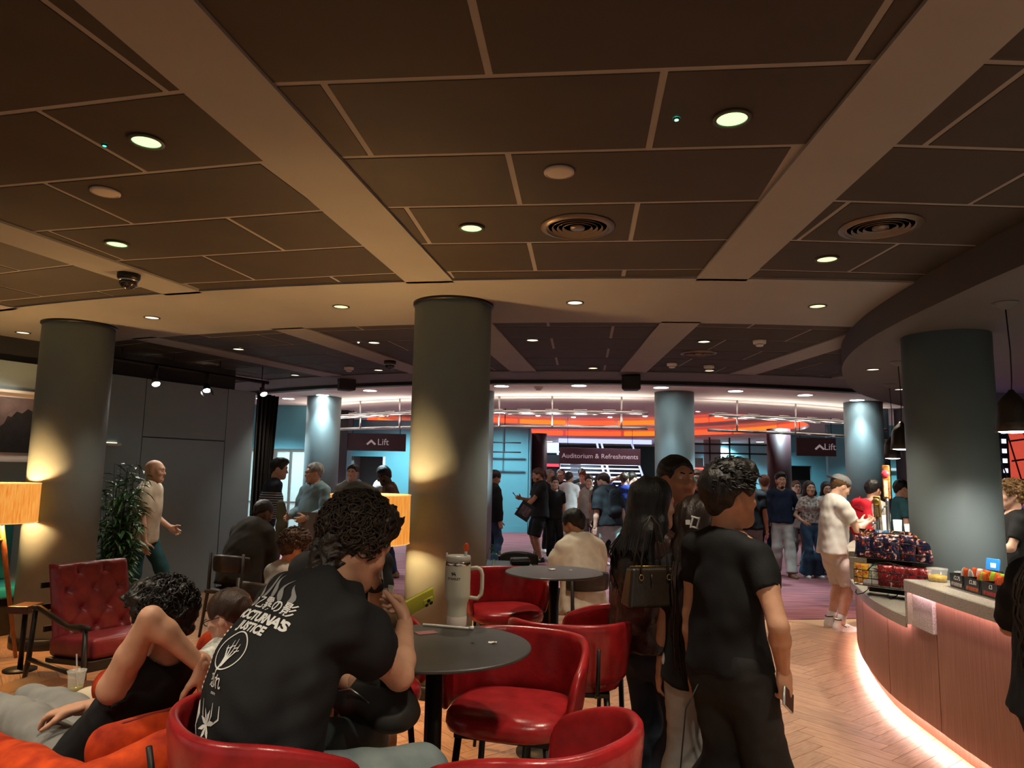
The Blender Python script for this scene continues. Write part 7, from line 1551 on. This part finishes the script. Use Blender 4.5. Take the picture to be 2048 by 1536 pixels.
prn('print_kanji', text_mesh('恐れ', 0.038, maxlen=0.012, bold=0.0006), 0.0, -0.352); prn('print_small', text_mesh('osore', 0.013, maxlen=0.012), 0.0, -0.378)
# smoke swirls at the shoulders
for k, (o_x, ph, L_) in enumerate(((-0.06, 0.0, 0.10), (-0.02, 1.2, 0.085), (0.03, 2.4, 0.075), (0.065, 0.7, 0.06), (-0.09, 2.0, 0.07))):
    prn('print_smoke', poly_strip([(o_x + 0.016 * math.sin(ph + q * 4.0), -0.085 + q * L_) for q in np.linspace(0, 1, 9)], [0.012, 0.018, 0.020, 0.017, 0.012, 0.010, 0.007, 0.004, 0.001]), 0, 0, M_print2)
# ladder of tiny marks down the left, lower flower and last characters
for k in range(14): prn('print_mark', poly_strip([(-0.112, -0.20 - 0.0135 * k), (-0.088, -0.203 - 0.0135 * k)], 0.006), 0, 0)
for k in range(7):
    a = math.radians(20 + 47 * k); prn('print_petal', poly_strip([(0, 0), (0.022 * math.cos(a), 0.022 * math.sin(a)), (0.045 * math.cos(a), 0.04 * math.sin(a))], [0.004, 0.013, 0.001]), 0.0, -0.455)
for k, x in enumerate((-0.05, 0.02, 0.055)): prn('print_stem', poly_strip([(x, -0.40), (x + 0.008, -0.43), (x * 0.5, -0.452)], [0.002, 0.005, 0.003]), 0, 0)
prn('print_wave', poly_strip([(-0.09, -0.41), (-0.07, -0.44), (-0.085, -0.47), (-0.055, -0.49)], [0.010, 0.022, 0.018, 0.004]), 0, 0)
prn('print_kanji', text_mesh('正義', 0.030, maxlen=0.012, bold=0.0006), -0.01, -0.512)

# ================================================================ things on the front table
def phone(name, pos, fwd, up, label, body_m, screen_m, w_=0.072, l_=0.148, t_=0.011, lens=True):
    F_ = Vector(fwd).normalized(); U_ = Vector(up); U_ = (U_ - F_ * U_.dot(F_)).normalized(); R_ = F_.cross(U_)
    e = empty(name, tuple(pos), 0, label, 'phone'); e.rotation_mode = 'QUATERNION'; e.rotation_quaternion = Matrix((R_, F_, U_)).transposed().to_quaternion()
    B = MB(); B.rbox((0, 0, 0), (w_, l_, t_), 0.0052, 3); B.build('case', body_m, e); MB().box((0, 0, t_ / 2 + 0.0003), (w_ * 0.9, l_ * 0.94, 0.0008)).build('screen', screen_m, e)
    if lens:
        B = MB(); B.rbox((-w_ * 0.2, l_ * 0.32, -t_ / 2 - 0.001), (0.034, 0.036, 0.004), 0.0015); pl = B.build('camera_plate', body_m, e)
        for q in ((-0.008, 0.009), (0.008, 0.0), (-0.008, -0.009)): MB().lathe([(0.0001, -0.003), (0.006, -0.003), (0.0065, 0.0)], 14, (-w_ * 0.2 + q[0], l_ * 0.32 + q[1], -t_ / 2 - 0.003)).build('lens', M_black, pl)
    return e
M_scr = mat('dark screen', (0.01, 0.01, 0.012), 0.1)
wr = P1['w'](P1['wR'])
phone('phone', (-0.315, 2.49, 1.20), (0.75, 0.45, 0.35), (-0.35, 0.75, 0.55), 'yellow-cased phone in the right hand of the man in the printed shirt', mat('yellow case', (0.62, 0.60, 0.06), 0.4), M_scr)
# tumbler with handle and straw
def tumbler(x, y):
    e = empty('tumbler', (x, y, TH), 0, 'cream insulated tumbler with side handle and straw on the front table', 'tumbler'); mc = mat('cream enamel', (0.60, 0.57, 0.44), 0.38)
    MB().lathe([(0.0001, 0.0), (0.0385, 0.0), (0.0385, 0.026), (0.0385, 0.062), (0.040, 0.082), (0.0485, 0.105), (0.0500, 0.118), (0.0508, 0.232), (0.049, 0.236)], 48).build('body', mc, e)
    MB().lathe([(0.0392, 0.0), (0.0395, 0.035), (0.0385, 0.036)], 40, cap=False).build('boot', mat('pale boot', (0.62, 0.50, 0.44), 0.55), e)
    MB().lathe([(0.0495, 0.230), (0.0512, 0.232), (0.0512, 0.243), (0.0495, 0.245)], 48, cap=False).build('steel_band', mat('polished steel', (0.7, 0.68, 0.62), 0.12, 1.0), e)
    MB().lathe([(0.049, 0.243), (0.0495, 0.262), (0.047, 0.268), (0.0001, 0.268)], 48).build('lid', mat('lid pale', (0.62, 0.62, 0.54), 0.3), e)
    MB().tube([(0.047, 0, 0.218), (0.075, 0, 0.222), (0.091, 0, 0.214), (0.097, 0, 0.195), (0.097, 0, 0.145), (0.094, 0, 0.118), (0.080, 0, 0.103), (0.047, 0, 0.106)], 0.0078, 12, flat=1.25).build('handle', mc, e)
    st = MB().tube([(0.028, 0.0, 0.265), (0.030, 0.0, 0.285)], 0.006, 10).build('straw', mat('lid pale', (0.62, 0.62, 0.54), 0.3), e)
    MB().ball((0.031, 0, 0.300), (0.011, 0.011, 0.018), 12, 8).build('straw_cap', mat('orange rubber', (0.75, 0.09, 0.01), 0.5), st)
    MB().tube([(-0.046, 0, 0.262), (-0.046, 0, 0.278)], 0.004, 8).build('lid_tab', mat('lid pale', (0.62, 0.62, 0.54), 0.3), e)
    # mark: little bear over the lettering, wrapped on the body
    me = text_mesh('STANLEY', 0.0125, maxlen=0.004, bold=0.0004, spacing=1.05); ink = mat('tumbler ink', (0.06, 0.055, 0.045), 0.5); a0 = -math.pi / 2 - 0.25
    def wrap(me, dz):
        for v in me.vertices: a = a0 + v.co.x / 0.0506; v.co = Vector((0.0512 * math.cos(a), 0.0512 * math.sin(a), dz + v.co.y))
        return me
    link('lettering', wrap(me, 0.183), ink, e)
    b = MB()
    for pts in ([(-0.008, 0.0), (-0.008, 0.008), (-0.004, 0.011), (0.004, 0.011), (0.008, 0.008), (0.008, 0.0), (0.005, 0.0), (0.004, 0.004), (-0.004, 0.004), (-0.005, 0.0)], [(-0.010, 0.007), (-0.012, 0.011), (-0.009, 0.0135), (-0.005, 0.012), (-0.004, 0.009)], [(-0.001, 0.012), (0.001, 0.018), (0.003, 0.012)], [(-0.007, 0.013), (-0.005, 0.0175), (-0.003, 0.0125)], [(0.003, 0.012), (0.006, 0.0165), (0.0065, 0.011)]):
        n = len(b.v); b.v += [(p[0], p[1], 0) for p in pts]; b.f.append(list(range(n, n + len(pts)))); b.sm.append(False); b.mi.append(0)
    link('emblem', wrap(b.mesh('emblem'), 0.194), ink, e)
    return e
tp = atz(913, 1250, TH); tumbler(tp.x, tp.y)
def cup(pos, label, h_=0.115, r0=0.032, r1=0.044, liquid=(0.55, 0.50, 0.22), fill=0.35, straw=True, lid=False):
    e = empty('plastic_cup', tuple(pos), 0, label, 'cup')
    MB().lathe([(0.0001, 0.002), (r0, 0.0), (r1, h_), (r1 + 0.003, h_ + 0.001), (r1 + 0.003, h_ + 0.005), (r1 - 0.001, h_ + 0.004), (r0 - 0.0015, 0.003)], 32, cap=False).build('cup_wall', mat('cup plastic', (0.85, 0.82, 0.72), 0.06, alpha=0.28, spec=0.7), e)
    if fill: MB().lathe([(0.0001, 0.004), (r0 - 0.001, 0.004), (r0 + (r1 - r0) * fill - 0.001, h_ * fill), (0.0001, h_ * fill)], 28).build('drink', mat('drink %.2f' % liquid[0], liquid, 0.1, alpha=0.75), e)
    if straw:
        s0, s1 = Vector((0.012, 0.0, 0.01)), Vector((-0.016, 0.01, h_ + 0.085)); B = MB(); n = 14
        for i in range(n): B.tube([s0.lerp(s1, i / n), s0.lerp(s1, (i + 1) / n)], 0.0038, 8, False, mi=i % 2)
        B.build('straw', [mat('straw white', (0.7, 0.68, 0.62), 0.6), mat('straw orange', (0.6, 0.12, 0.03), 0.6)], e)
    return e
cp = atz(150, 1388, 0.45); cup(cp, 'clear plastic cup with pale drink and striped straw on the coffee table')
cp = atz(765, 1232, TH); cup(cp, 'clear plastic cup with striped straw behind the phone hand', straw=True, fill=0.2)
e = empty('coffee_cup', tuple(atz(785, 1252, TH)), 0, 'coffee cup with a dark blue lid under the phone hand', 'cup'); MB().lathe([(0.0001, 0), (0.030, 0), (0.042, 0.10), (0.0001, 0.10)], 28).build('cup_wall', mat('kraft', (0.25, 0.15, 0.09), 0.7), e); MB().lathe([(0.0445, 0.096), (0.0445, 0.104), (0.040, 0.112), (0.036, 0.114), (0.0001, 0.112)], 28).build('lid', mat('lid navy', (0.012, 0.014, 0.03), 0.3), e)
a_, b_ = atz(846, 1249, TH + 0.006), atz(945, 1257, TH + 0.006); e = empty('paper_straw', tuple(a_), 0, 'white wrapped straw lying on the front table', 'straw'); MB().tube([(0, 0, 0), tuple((b_ - a_) * 0.93)], 0.0045, 8).build('wrapper', mat('paper white', (0.72, 0.68, 0.60), 0.7), e); MB().tube([tuple((b_ - a_) * 0.93), tuple((b_ - a_) + Vector((0.004, 0, 0.003)))], [0.0045, 0.008], 6).build('wrapper_end', mat('paper white', (0.72, 0.68, 0.60), 0.7), e)
def scrap(p, label, s_=0.02, seed=0, m=None):
    rg = random.Random(seed); B = MB(); n = 5
    B.grid(lambda u_, v_: ((u_ - 0.5) * s_ * 2 + rg.uniform(-1, 1) * s_ * 0.15, (v_ - 0.5) * s_ + rg.uniform(-1, 1) * s_ * 0.15, 0.002 + abs(rg.uniform(0, 1)) * s_ * 0.35), n, n, smooth=False)
    o = B.build('paper_scrap', m or mat('paper white', (0.72, 0.68, 0.60), 0.7)); o.location = p; tag(o, label, 'paper'); md = o.modifiers.new('s', 'SOLIDIFY'); md.thickness = 0.001
scrap(atz(1104, 1140, TH), 'crumpled white paper on the rear table', 0.022, 1); scrap(atz(1141, 1141, TH), 'small white paper scrap right of the crumpled one', 0.010, 2); scrap(atz(985, 1287, TH), 'thin torn wrapper on the right of the front table', 0.014, 3); scrap(atz(945, 1287, TH), 'tiny dark crumb on the front table', 0.006, 4, M_black)
o = MB().box((0, 0, 0.0015), (0.075, 0.05, 0.0015)).build('card', mat('pink card', (0.28, 0.10, 0.09), 0.6)); o.location = atz(852, 1266, TH); o.rotation_euler = (0, 0, 0.5); tag(o, 'small pink card beside the elbow on the front table', 'card')
e = empty('pouch', tuple(atz(1040, 1131, 0.74)), -10, 'black zipped pouch on the low blue table', 'pouch'); B = MB(); B.rbox((0, 0, 0.04), (0.19, 0.12, 0.075), 0.022, 4); B.build('body', mat('pouch black', (0.012, 0.013, 0.015), 0.5), e); MB().tube([(-0.09, -0.061, 0.05), (0.09, -0.061, 0.05)], 0.003, 6).build('zip', M_steel, e)
phone('phone', tuple(atz(1082, 1131, 0.747)), (1, 0.2, 0), (0, 0, 1), 'black phone lying beside the pouch on the low blue table', M_black, M_scr, lens=False)
# black bag on the lap of the man in the printed shirt
S = SDF(0.009); S.cone((-0.10, 0, 0.0), (0.10, 0.0, 0.0), 0.085, 0.085, 0.04, ((0, 0, 1), 0.75)); S.cone((-0.08, 0, 0.05), (0.08, 0, 0.05), 0.06, 0.06, 0.04); S.wrinkle(0.004, 40, 4, 3)
e = empty('bag', (-0.42, 2.36, 0.915), 45, 'soft black bag on the lap of the man in the printed shirt', 'bag'); link('body', np_mesh('bag', [S.run(2)]), mat('bag black', (0.018, 0.016, 0.014), 0.55), e); MB().tube([(-0.1, -0.07, 0.03), (0, -0.085, 0.06), (0.1, -0.07, 0.03)], 0.003, 6).build('zip', M_steel, e)
# watch and rings, phone of the standing man
def wrist_band(info, w_, e_, label, m, r=0.031, wd=0.016):
    p = info['w'](info[w_]); q = info['w'](info[e_]); d = (q - p).normalized(); c = p + d * 0.03; R = Vector((0, 0, 1)).rotation_difference(d).to_matrix(); e = empty('watch', tuple(c), 0, label, 'watch')
    MB().lathe([(r, -wd), (r + 0.004, -wd * 0.8), (r + 0.004, wd * 0.8), (r, wd)], 28, mat4=R, cap=False).build('strap', m, e); B = MB(); B.rbox(R @ Vector((0, -(r + 0.005), 0)), (0.034, 0.010, 0.036), 0.004, 3, R); B.build('watch_case', M_black, e)
wrist_band(P3, 'wL', 'eL', 'black wrist watch on the raised arm behind the curly hair', M_black)
rp_ = P6['w'](P6['wR']); phone('phone', (rp_.x + 0.012, rp_.y - 0.01, rp_.z - 0.10), (0.5, 0.75, -0.45), (0.75, -0.62, 0.1), 'white-edged phone in the hand of the person in the black t-shirt', mat('silver phone', (0.6, 0.6, 0.58), 0.25, 0.5), M_scr)
for inf, lb in ((P10, 'dark phone held by the person in white shorts'),):
    m_ = (inf['w'](inf['wR']) + inf['w'](inf['wL'])) / 2; phone('phone', (m_.x + 0.10, m_.y, m_.z + 0.03), (0.9, 0.0, 0.35), (-0.35, 0, 0.9), lb, M_black, M_scr)
m_ = P22['w'](P22['wR']); phone('phone', (m_.x - 0.10, m_.y, m_.z + 0.05), (-0.55, 0, 0.75), (0.7, 0, 0.5), 'phone held up by the person with the ponytail', M_black, M_scr)
# ear bud, swoosh and laces on the white sneakers at the bar
for o in [c for c in P10['body'].children if c.name.startswith('shoe')]:
    for sx in (-1, 1):
        me = poly_strip([(-0.035, 0.008), (-0.025, -0.006), (0.0, -0.004), (0.035, 0.012), (0.055, 0.022)], [0.001, 0.010, 0.011, 0.006, 0.001]); 
        for v in me.vertices: v.co = Vector((sx * (0.047 - 0.00 * abs(v.co.x)), 0.04 - v.co.x, 0.056 + v.co.y))
        link('swoosh', me, M_black, o)
    for k in range(4): MB().tube([(-0.02, 0.045 + 0.016 * k, 0.086 - 0.008 * k), (0.02, 0.045 + 0.016 * k, 0.086 - 0.008 * k)], 0.003, 6).build('lace', M_wsh, o)
    MB().lathe([(0.046, 0.0), (0.047, 0.006), (0.046, 0.012)], 20, (0, -0.02, 0.118), cap=False).build('collar', M_black, o)

# ================================================================ bags and papers people carry
def handbag(pos, yaw, label):
    e = empty('handbag', tuple(pos), yaw, label, 'handbag'); e.scale = (0.78, 0.78, 0.85); m = mat('bag leather', (0.018, 0.012, 0.008), 0.32, var=0.3, vscale=20, bump=(60, 0.1))
    B = MB(); B.add([Vector(v) for v in ((-0.165, -0.07, 0), (0.165, -0.07, 0), (0.165, 0.07, 0), (-0.165, 0.07, 0), (-0.135, -0.045, 0.20), (0.135, -0.045, 0.20), (0.135, 0.045, 0.20), (-0.135, 0.045, 0.20))], [(0, 3, 2, 1), (4, 5, 6, 7), (0, 1, 5, 4), (2, 3, 7, 6), (1, 2, 6, 5), (3, 0, 4, 7)]); bevel(B.build('body', m, e), 0.018, 3)
    for sy in (-1, 1): MB().tube([(-0.085, sy * 0.055, 0.15), (-0.08, sy * 0.05, 0.24), (-0.04, sy * 0.03, 0.42), (0.0, 0, 0.47), (0.04, sy * 0.03, 0.42), (0.08, sy * 0.05, 0.24), (0.085, sy * 0.055, 0.15)], 0.006, 8).build('strap', m, e)
    for sx in (-1, 1): MB().tube([(sx * 0.085 + 0.012 * math.cos(a), -0.060, 0.155 + 0.014 * math.sin(a)) for a in np.linspace(0, 6.28, 17)], 0.0025, 6).build('ring', mat('brass', (0.45, 0.32, 0.12), 0.3, 0.9), e)
    MB().tube([(-0.02, -0.056, 0.17), (-0.025, -0.066, 0.12)], 0.004, 6).build('tag', m, e); MB().tube([(-0.13, -0.0, 0.205), (0.13, 0.0, 0.205)], 0.003, 6).build('zip', mat('brass', (0.45, 0.32, 0.12), 0.3, 0.9), e)
hb = aty(1302, 1212, 3.28); handbag((hb.x, hb.y, hb.z), -14, 'dark brown leather handbag hanging from the shoulder of the person in the leather jacket')
cl_ = aty(1390, 1045, 3.17); e = empty('hair_clip', tuple(cl_), 20, 'pale rectangular hair clip in the long straight brown hair', 'hair clip')
B = MB()
for c, d in (((0, 0, 0.022), (0.034, 0.012, 0.008)), ((0, 0, -0.022), (0.034, 0.012, 0.008)), ((-0.014, 0, 0), (0.008, 0.012, 0.05)), ((0.014, 0, 0), (0.008, 0.012, 0.05))): B.box(c, d, Matrix.Rotation(0.25, 3, 'Y'))
bevel(B.build('frame', mat('clip grey', (0.42, 0.40, 0.38), 0.4), e), 0.002); MB().box((-0.03, 0.0, 0.0), (0.02, 0.012, 0.02)).build('clip_tooth', mat('clip grey', (0.42, 0.40, 0.38), 0.4), e)
tb_ = aty(1366, 1536, 3.0); e = empty('tote_bag', (tb_.x + 0.06, 2.98, 0.10), 10, 'black bag with a gold clasp hanging beside the grey trousers', 'bag'); S = SDF(0.01); S.cone((0, 0, 0.1), (0, 0, 0.27), 0.13, 0.115, 0.03, ((0, 1, 0), 0.4)); link('body', np_mesh('tote', [S.run(2)]), mat('tote black', (0.012, 0.011, 0.010), 0.5), e)
for q in np.linspace(0, 1, 4): MB().tube([(-0.06 + 0.05 * q + 0.012 * math.cos(a), -0.05, 0.36 - 0.01 * q + 0.009 * math.sin(a)) for a in np.linspace(0, 6.28, 13)], 0.004, 6).build('clasp_link', mat('brass', (0.45, 0.32, 0.12), 0.3, 0.9), e)
MB().tube([(-0.08, -0.03, 0.35), (-0.05, 0, 0.62), (0.0, 0.0, 0.72)], 0.003, 6).build('strap', M_black, e)
def backpack(info, label, m, sc=1.0):
    b = info['body']; p = info['w'](info['mid'] - info['f'] * (0.20 if sc == 1.0 else 0.165) + info['u2'] * 0.06); e = empty('backpack', tuple(p), 0, label, 'backpack'); e.rotation_euler = b.rotation_euler; e.scale = (1, sc, 1)
    S = SDF(0.013); S.cone((-0.06, 0, -0.17), (-0.06, 0, 0.13), 0.095, 0.085, 0.05, ((0, 1, 0), 0.7)); S.cone((0.06, 0, -0.17), (0.06, 0, 0.13), 0.095, 0.085, 0.05, ((0, 1, 0), 0.7)); S.cone((-0.05, -0.06, -0.14), (0.05, -0.06, -0.14), 0.07, 0.07, 0.04); S.wrinkle(0.003, 40, 4, 2); link('body', np_mesh('pack', [S.run(2)]), m, e)
    for sx in (-1, 1): MB().tube([(sx * 0.09, 0.06, 0.16), (sx * 0.12, 0.16, 0.22), (sx * 0.13, 0.30, 0.12), (sx * 0.13, 0.28, -0.05)], 0.018, 8, flat=0.5).build('strap', m, e)
    MB().tube([(-0.1, -0.075, 0.08), (0, -0.085, 0.14), (0.1, -0.075, 0.08)], 0.004, 6).build('zip', M_dark, e)
backpack(P11, 'red backpack worn by the person in beige beyond the bar', fab('pack red', (0.42, 0.01, 0.02))); backpack(P24, 'flat black backpack worn by the person in mint shorts', fab('pack black', (0.018, 0.020, 0.024)), 0.55)
# posters, boards, papers
def sheet(name, px, py, y, w_, h_, yaw, label, m, cat, tilt=0.0, extra=None):
    c = aty(px, py, y); e = empty(name, tuple(c), yaw, label, cat); MB().box((0, 0, 0), (w_, 0.006, h_), Matrix.Rotation(tilt, 3, 'Y')).build('sheet', m, e)
    if extra: MB().box((0, -0.005, 0), (w_ * 0.7, 0.004, h_ * 0.6), Matrix.Rotation(tilt, 3, 'Y')).build('print', extra, e)
sheet('board', 627, 1062, 9.05, 0.36, 0.46, 10, 'brown board held by the grey-haired person', mat('board brown', (0.13, 0.10, 0.09), 0.6), 'board')
sheet('poster_bag', 1050, 1022, 12.75, 0.26, 0.30, 0, 'black poster bag with a faint figure held by the ponytail person', M_black, 'bag', 0.55, mat('print faint', (0.12, 0.08, 0.09), 0.6, var=0.8, vscale=20))
sheet('paper_sheet', 1112, 1018, 14.3, 0.20, 0.42, 15, 'white paper sheet held low in the crowd', mat('paper grey', (0.6, 0.58, 0.6), 0.6), 'paper')
# badge on the black shirt of the ponytail person
# olive coat carried on an arm
S = SDF(0.012); S.cone((0, 0, 0.0), (0.02, 0, -0.25), 0.06, 0.075, 0.03, ((0, 1, 0), 0.6)); S.cone((0.02, 0, -0.25), (-0.05, 0.0, -0.42), 0.06, 0.03, 0.03, ((0, 1, 0), 0.6)); S.cone((0.04, 0, -0.25), (0.10, 0.0, -0.45), 0.05, 0.03, 0.03, ((0, 1, 0), 0.6)); S.wrinkle(0.006, 30, 4, 8)
c_ = aty(563, 1010, 9.3); o = link('coat', np_mesh('coat', [S.run(2)]), C_olive); o.location = c_; tag(o, 'olive coat draped over the arm beside the striped sweater', 'coat')
# dark bag on the turquoise bench
bb = ban.matrix_world if False else None
pb = WL0 + wd * 1.95 + wn * 0.40; o = MB(); o.rbox((0, 0, 0.14), (0.30, 0.16, 0.28), 0.04, 3); o = o.build('bag', M_black); o.location = (pb.x, pb.y, 0.475); o.rotation_euler = (0, 0, math.atan2(wd.y, wd.x)); tag(o, 'black bag standing on the turquoise bench', 'bag')

# ================================================================ plants
def bamboo(x, y, label, n_st=22, ht=1.6, leaf_n=16, seed=1, pot=True, spread=0.26):
    e = empty('potted_plant', (x, y, 0), 0, label, 'plant'); rg = random.Random(seed)
    if pot: MB().lathe([(0.0001, 0), (0.13, 0), (0.165, 0.30), (0.15, 0.30), (0.145, 0.27), (0.0001, 0.27)], 32).build('pot', mat('pot black', (0.012, 0.012, 0.012), 0.5), e)
    leafm = [mat('leaf %d' % k, c, 0.45, var=0.3, vscale=6) for k, c in enumerate(((0.055, 0.15, 0.05), (0.10, 0.23, 0.07), (0.04, 0.11, 0.045)))]
    st = MB(); lf = MB(); z0 = 0.27
    for i in range(n_st):
        a = rg.uniform(0, 6.28); r0 = rg.uniform(0, 0.09); r1 = rg.uniform(0.05, spread); h_ = ht * rg.uniform(0.55, 1.0) - z0
        p0 = Vector((r0 * math.cos(a), r0 * math.sin(a), z0)); p1 = Vector((r1 * math.cos(a), r1 * math.sin(a), z0 + h_)); mid_ = (p0 + p1) / 2 + Vector((rg.uniform(-.03, .03), rg.uniform(-.03, .03), 0))
        st.tube([p0, mid_, p1], [0.005, 0.004, 0.002], 5)
        for k in range(leaf_n):
            t = 0.12 + 0.88 * (k + rg.random()) / leaf_n; b = p0.lerp(mid_, t * 2) if t < 0.5 else mid_.lerp(p1, t * 2 - 1)
            an = rg.uniform(0, 6.28); up = rg.uniform(-0.15, 0.75); d = Vector((math.cos(an), math.sin(an), up)).normalized(); L = rg.uniform(0.10, 0.20); w_ = rg.uniform(0.012, 0.021); s_ = d.cross(Vector((0, 0, 1))).normalized(); s_ = (s_ + Vector((0, 0, rg.uniform(-0.5, 0.5)))).normalized()
            q = [b + d * L * f_ + Vector((0, 0, -0.55 * L * f_ * f_)) for f_ in (0.0, 0.3, 0.65, 1.0)]; n_ = len(lf.v); nrm_ = d.cross(s_) * 0.003
            lf.add([q[0], q[1] - s_ * w_, q[1] + nrm_, q[1] + s_ * w_, q[2] - s_ * w_ * 0.8, q[2] + nrm_, q[2] + s_ * w_ * 0.8, q[3]], [(0, 1, 2), (0, 2, 3), (1, 4, 5, 2), (2, 5, 6, 3), (4, 7, 5), (5, 7, 6)], False, rg.randrange(3))
    st.build('stems', mat('stem', (0.06, 0.09, 0.03), 0.6), e); o = lf.build('foliage', leafm, e); o['kind'] = 'stuff'
    return e
bamboo(-3.99, 7.36, 'tall leafy bamboo-like plant in a black pot beside the left column', 52, 1.72, 20, 2, True, 0.26)
bamboo(-0.31, 6.85, 'smaller leafy plant behind the middle column', 14, 1.15, 10, 5, True, 0.26)

# ================================================================ framed picture and small wall things
pa, za = wloc(-30, 786); pb_, zb2 = wloc(74, 922); zt2 = wloc(60, 787)[1]
fr = empty('framed_picture', tuple(WL0 + wd * ((pa + pb_) / 2) + wn * 0.03 + Vector((0, 0, (zb2 + zt2) / 2))), 0, 'white-framed dark abstract picture on the grey wall at the left edge', 'picture'); fr.rotation_euler = (0, 0, math.atan2(wd.y, wd.x))
fw, fh = pb_ - pa, zt2 - zb2
MB().box((0, 0.0, 0), (fw, 0.03, fh)).build('mount', mat('mount pale', (0.55, 0.50, 0.48), 0.6), fr)
for c, d in (((0, -0.01, fh / 2), (fw + 0.03, 0.045, 0.03)), ((0, -0.01, -fh / 2), (fw + 0.03, 0.045, 0.03)), ((-fw / 2, -0.01, 0), (0.03, 0.045, fh)), ((fw / 2, -0.01, 0), (0.03, 0.045, fh))): MB().box(c, d).build('frame_rail', mat('frame white', (0.6, 0.57, 0.54), 0.5), fr)
iw, ih = fw * 0.80, fh * 0.80
MB().box((0, -0.018, 0.01), (iw, 0.006, ih)).build('print', mat('print mist', (0.14, 0.10, 0.10), 0.6, var=0.7, vscale=4, vcol=(0.05, 0.035, 0.04)), fr)
sil = MB(); pts = [(-0.42, -0.5), (0.5, -0.5), (0.5, 0.30), (0.38, 0.26), (0.26, 0.31), (0.14, 0.22), (0.02, 0.25), (-0.08, 0.14), (-0.16, 0.16), (-0.22, 0.02), (-0.30, -0.04), (-0.28, -0.16), (-0.37, -0.28)]
sil.add([(p[0] * iw, -0.023, p[1] * ih + 0.01) for p in pts], [list(range(len(pts)))]); sil.build('dark_mass', mat('print dark', (0.012, 0.010, 0.012), 0.6, var=0.6, vscale=12), fr)
wx, wz = wloc(221, 889); e = empty('wall_light', tuple(WL0 + wd * wx + wn * 0.05 + Vector((0, 0, wz))), 0, 'small white wall light behind the left column', 'wall light'); e.rotation_euler = (0, 0, math.atan2(wd.y, wd.x)); bevel(MB().box((0, 0, 0), (0.16, 0.09, 0.03)).build('body', mat('frame white', (0.6, 0.57, 0.54), 0.5), e), 0.006); MB().box((0, 0.03, 0.02), (0.12, 0.02, 0.01)).build('lens', M_lens_y, e)
sb = aty(52, 1216, 5.95); e = empty('side_table', (sb.x, sb.y, 0), 0, 'small brown wooden side table beside the left lamp', 'table'); zt3 = sb.z
bevel(MB().box((0, 0, zt3), (0.16, 0.20, 0.06)).build('tabletop', mat('walnut board', (0.20, 0.075, 0.028), 0.35), e), 0.004); MB().tube([(0, 0, 0), (0, 0, zt3 - 0.03)], 0.02, 8).build('stem', M_leg, e); MB().lathe([(0.0001, 0), (0.12, 0), (0.12, 0.012), (0.0001, 0.012)], 24).build('base', M_leg, e)
# rug under the coffee table
B = MB(); B.box((0, 0, 0.004), (2.3, 1.5, 0.008)); o = B.build('rug', mat('rug brown', (0.075, 0.05, 0.035), 0.9, var=0.5, vscale=5, bump=(120, 0.3), vcol=(0.16, 0.13, 0.10))); o.location = (-2.55, 4.35, 0.0); o.rotation_euler = (0, 0, 0.2); tag(o, 'brown patterned rug under the coffee table', 'rug')
for j, (px, py) in enumerate(((1640, 770), )):
    pass
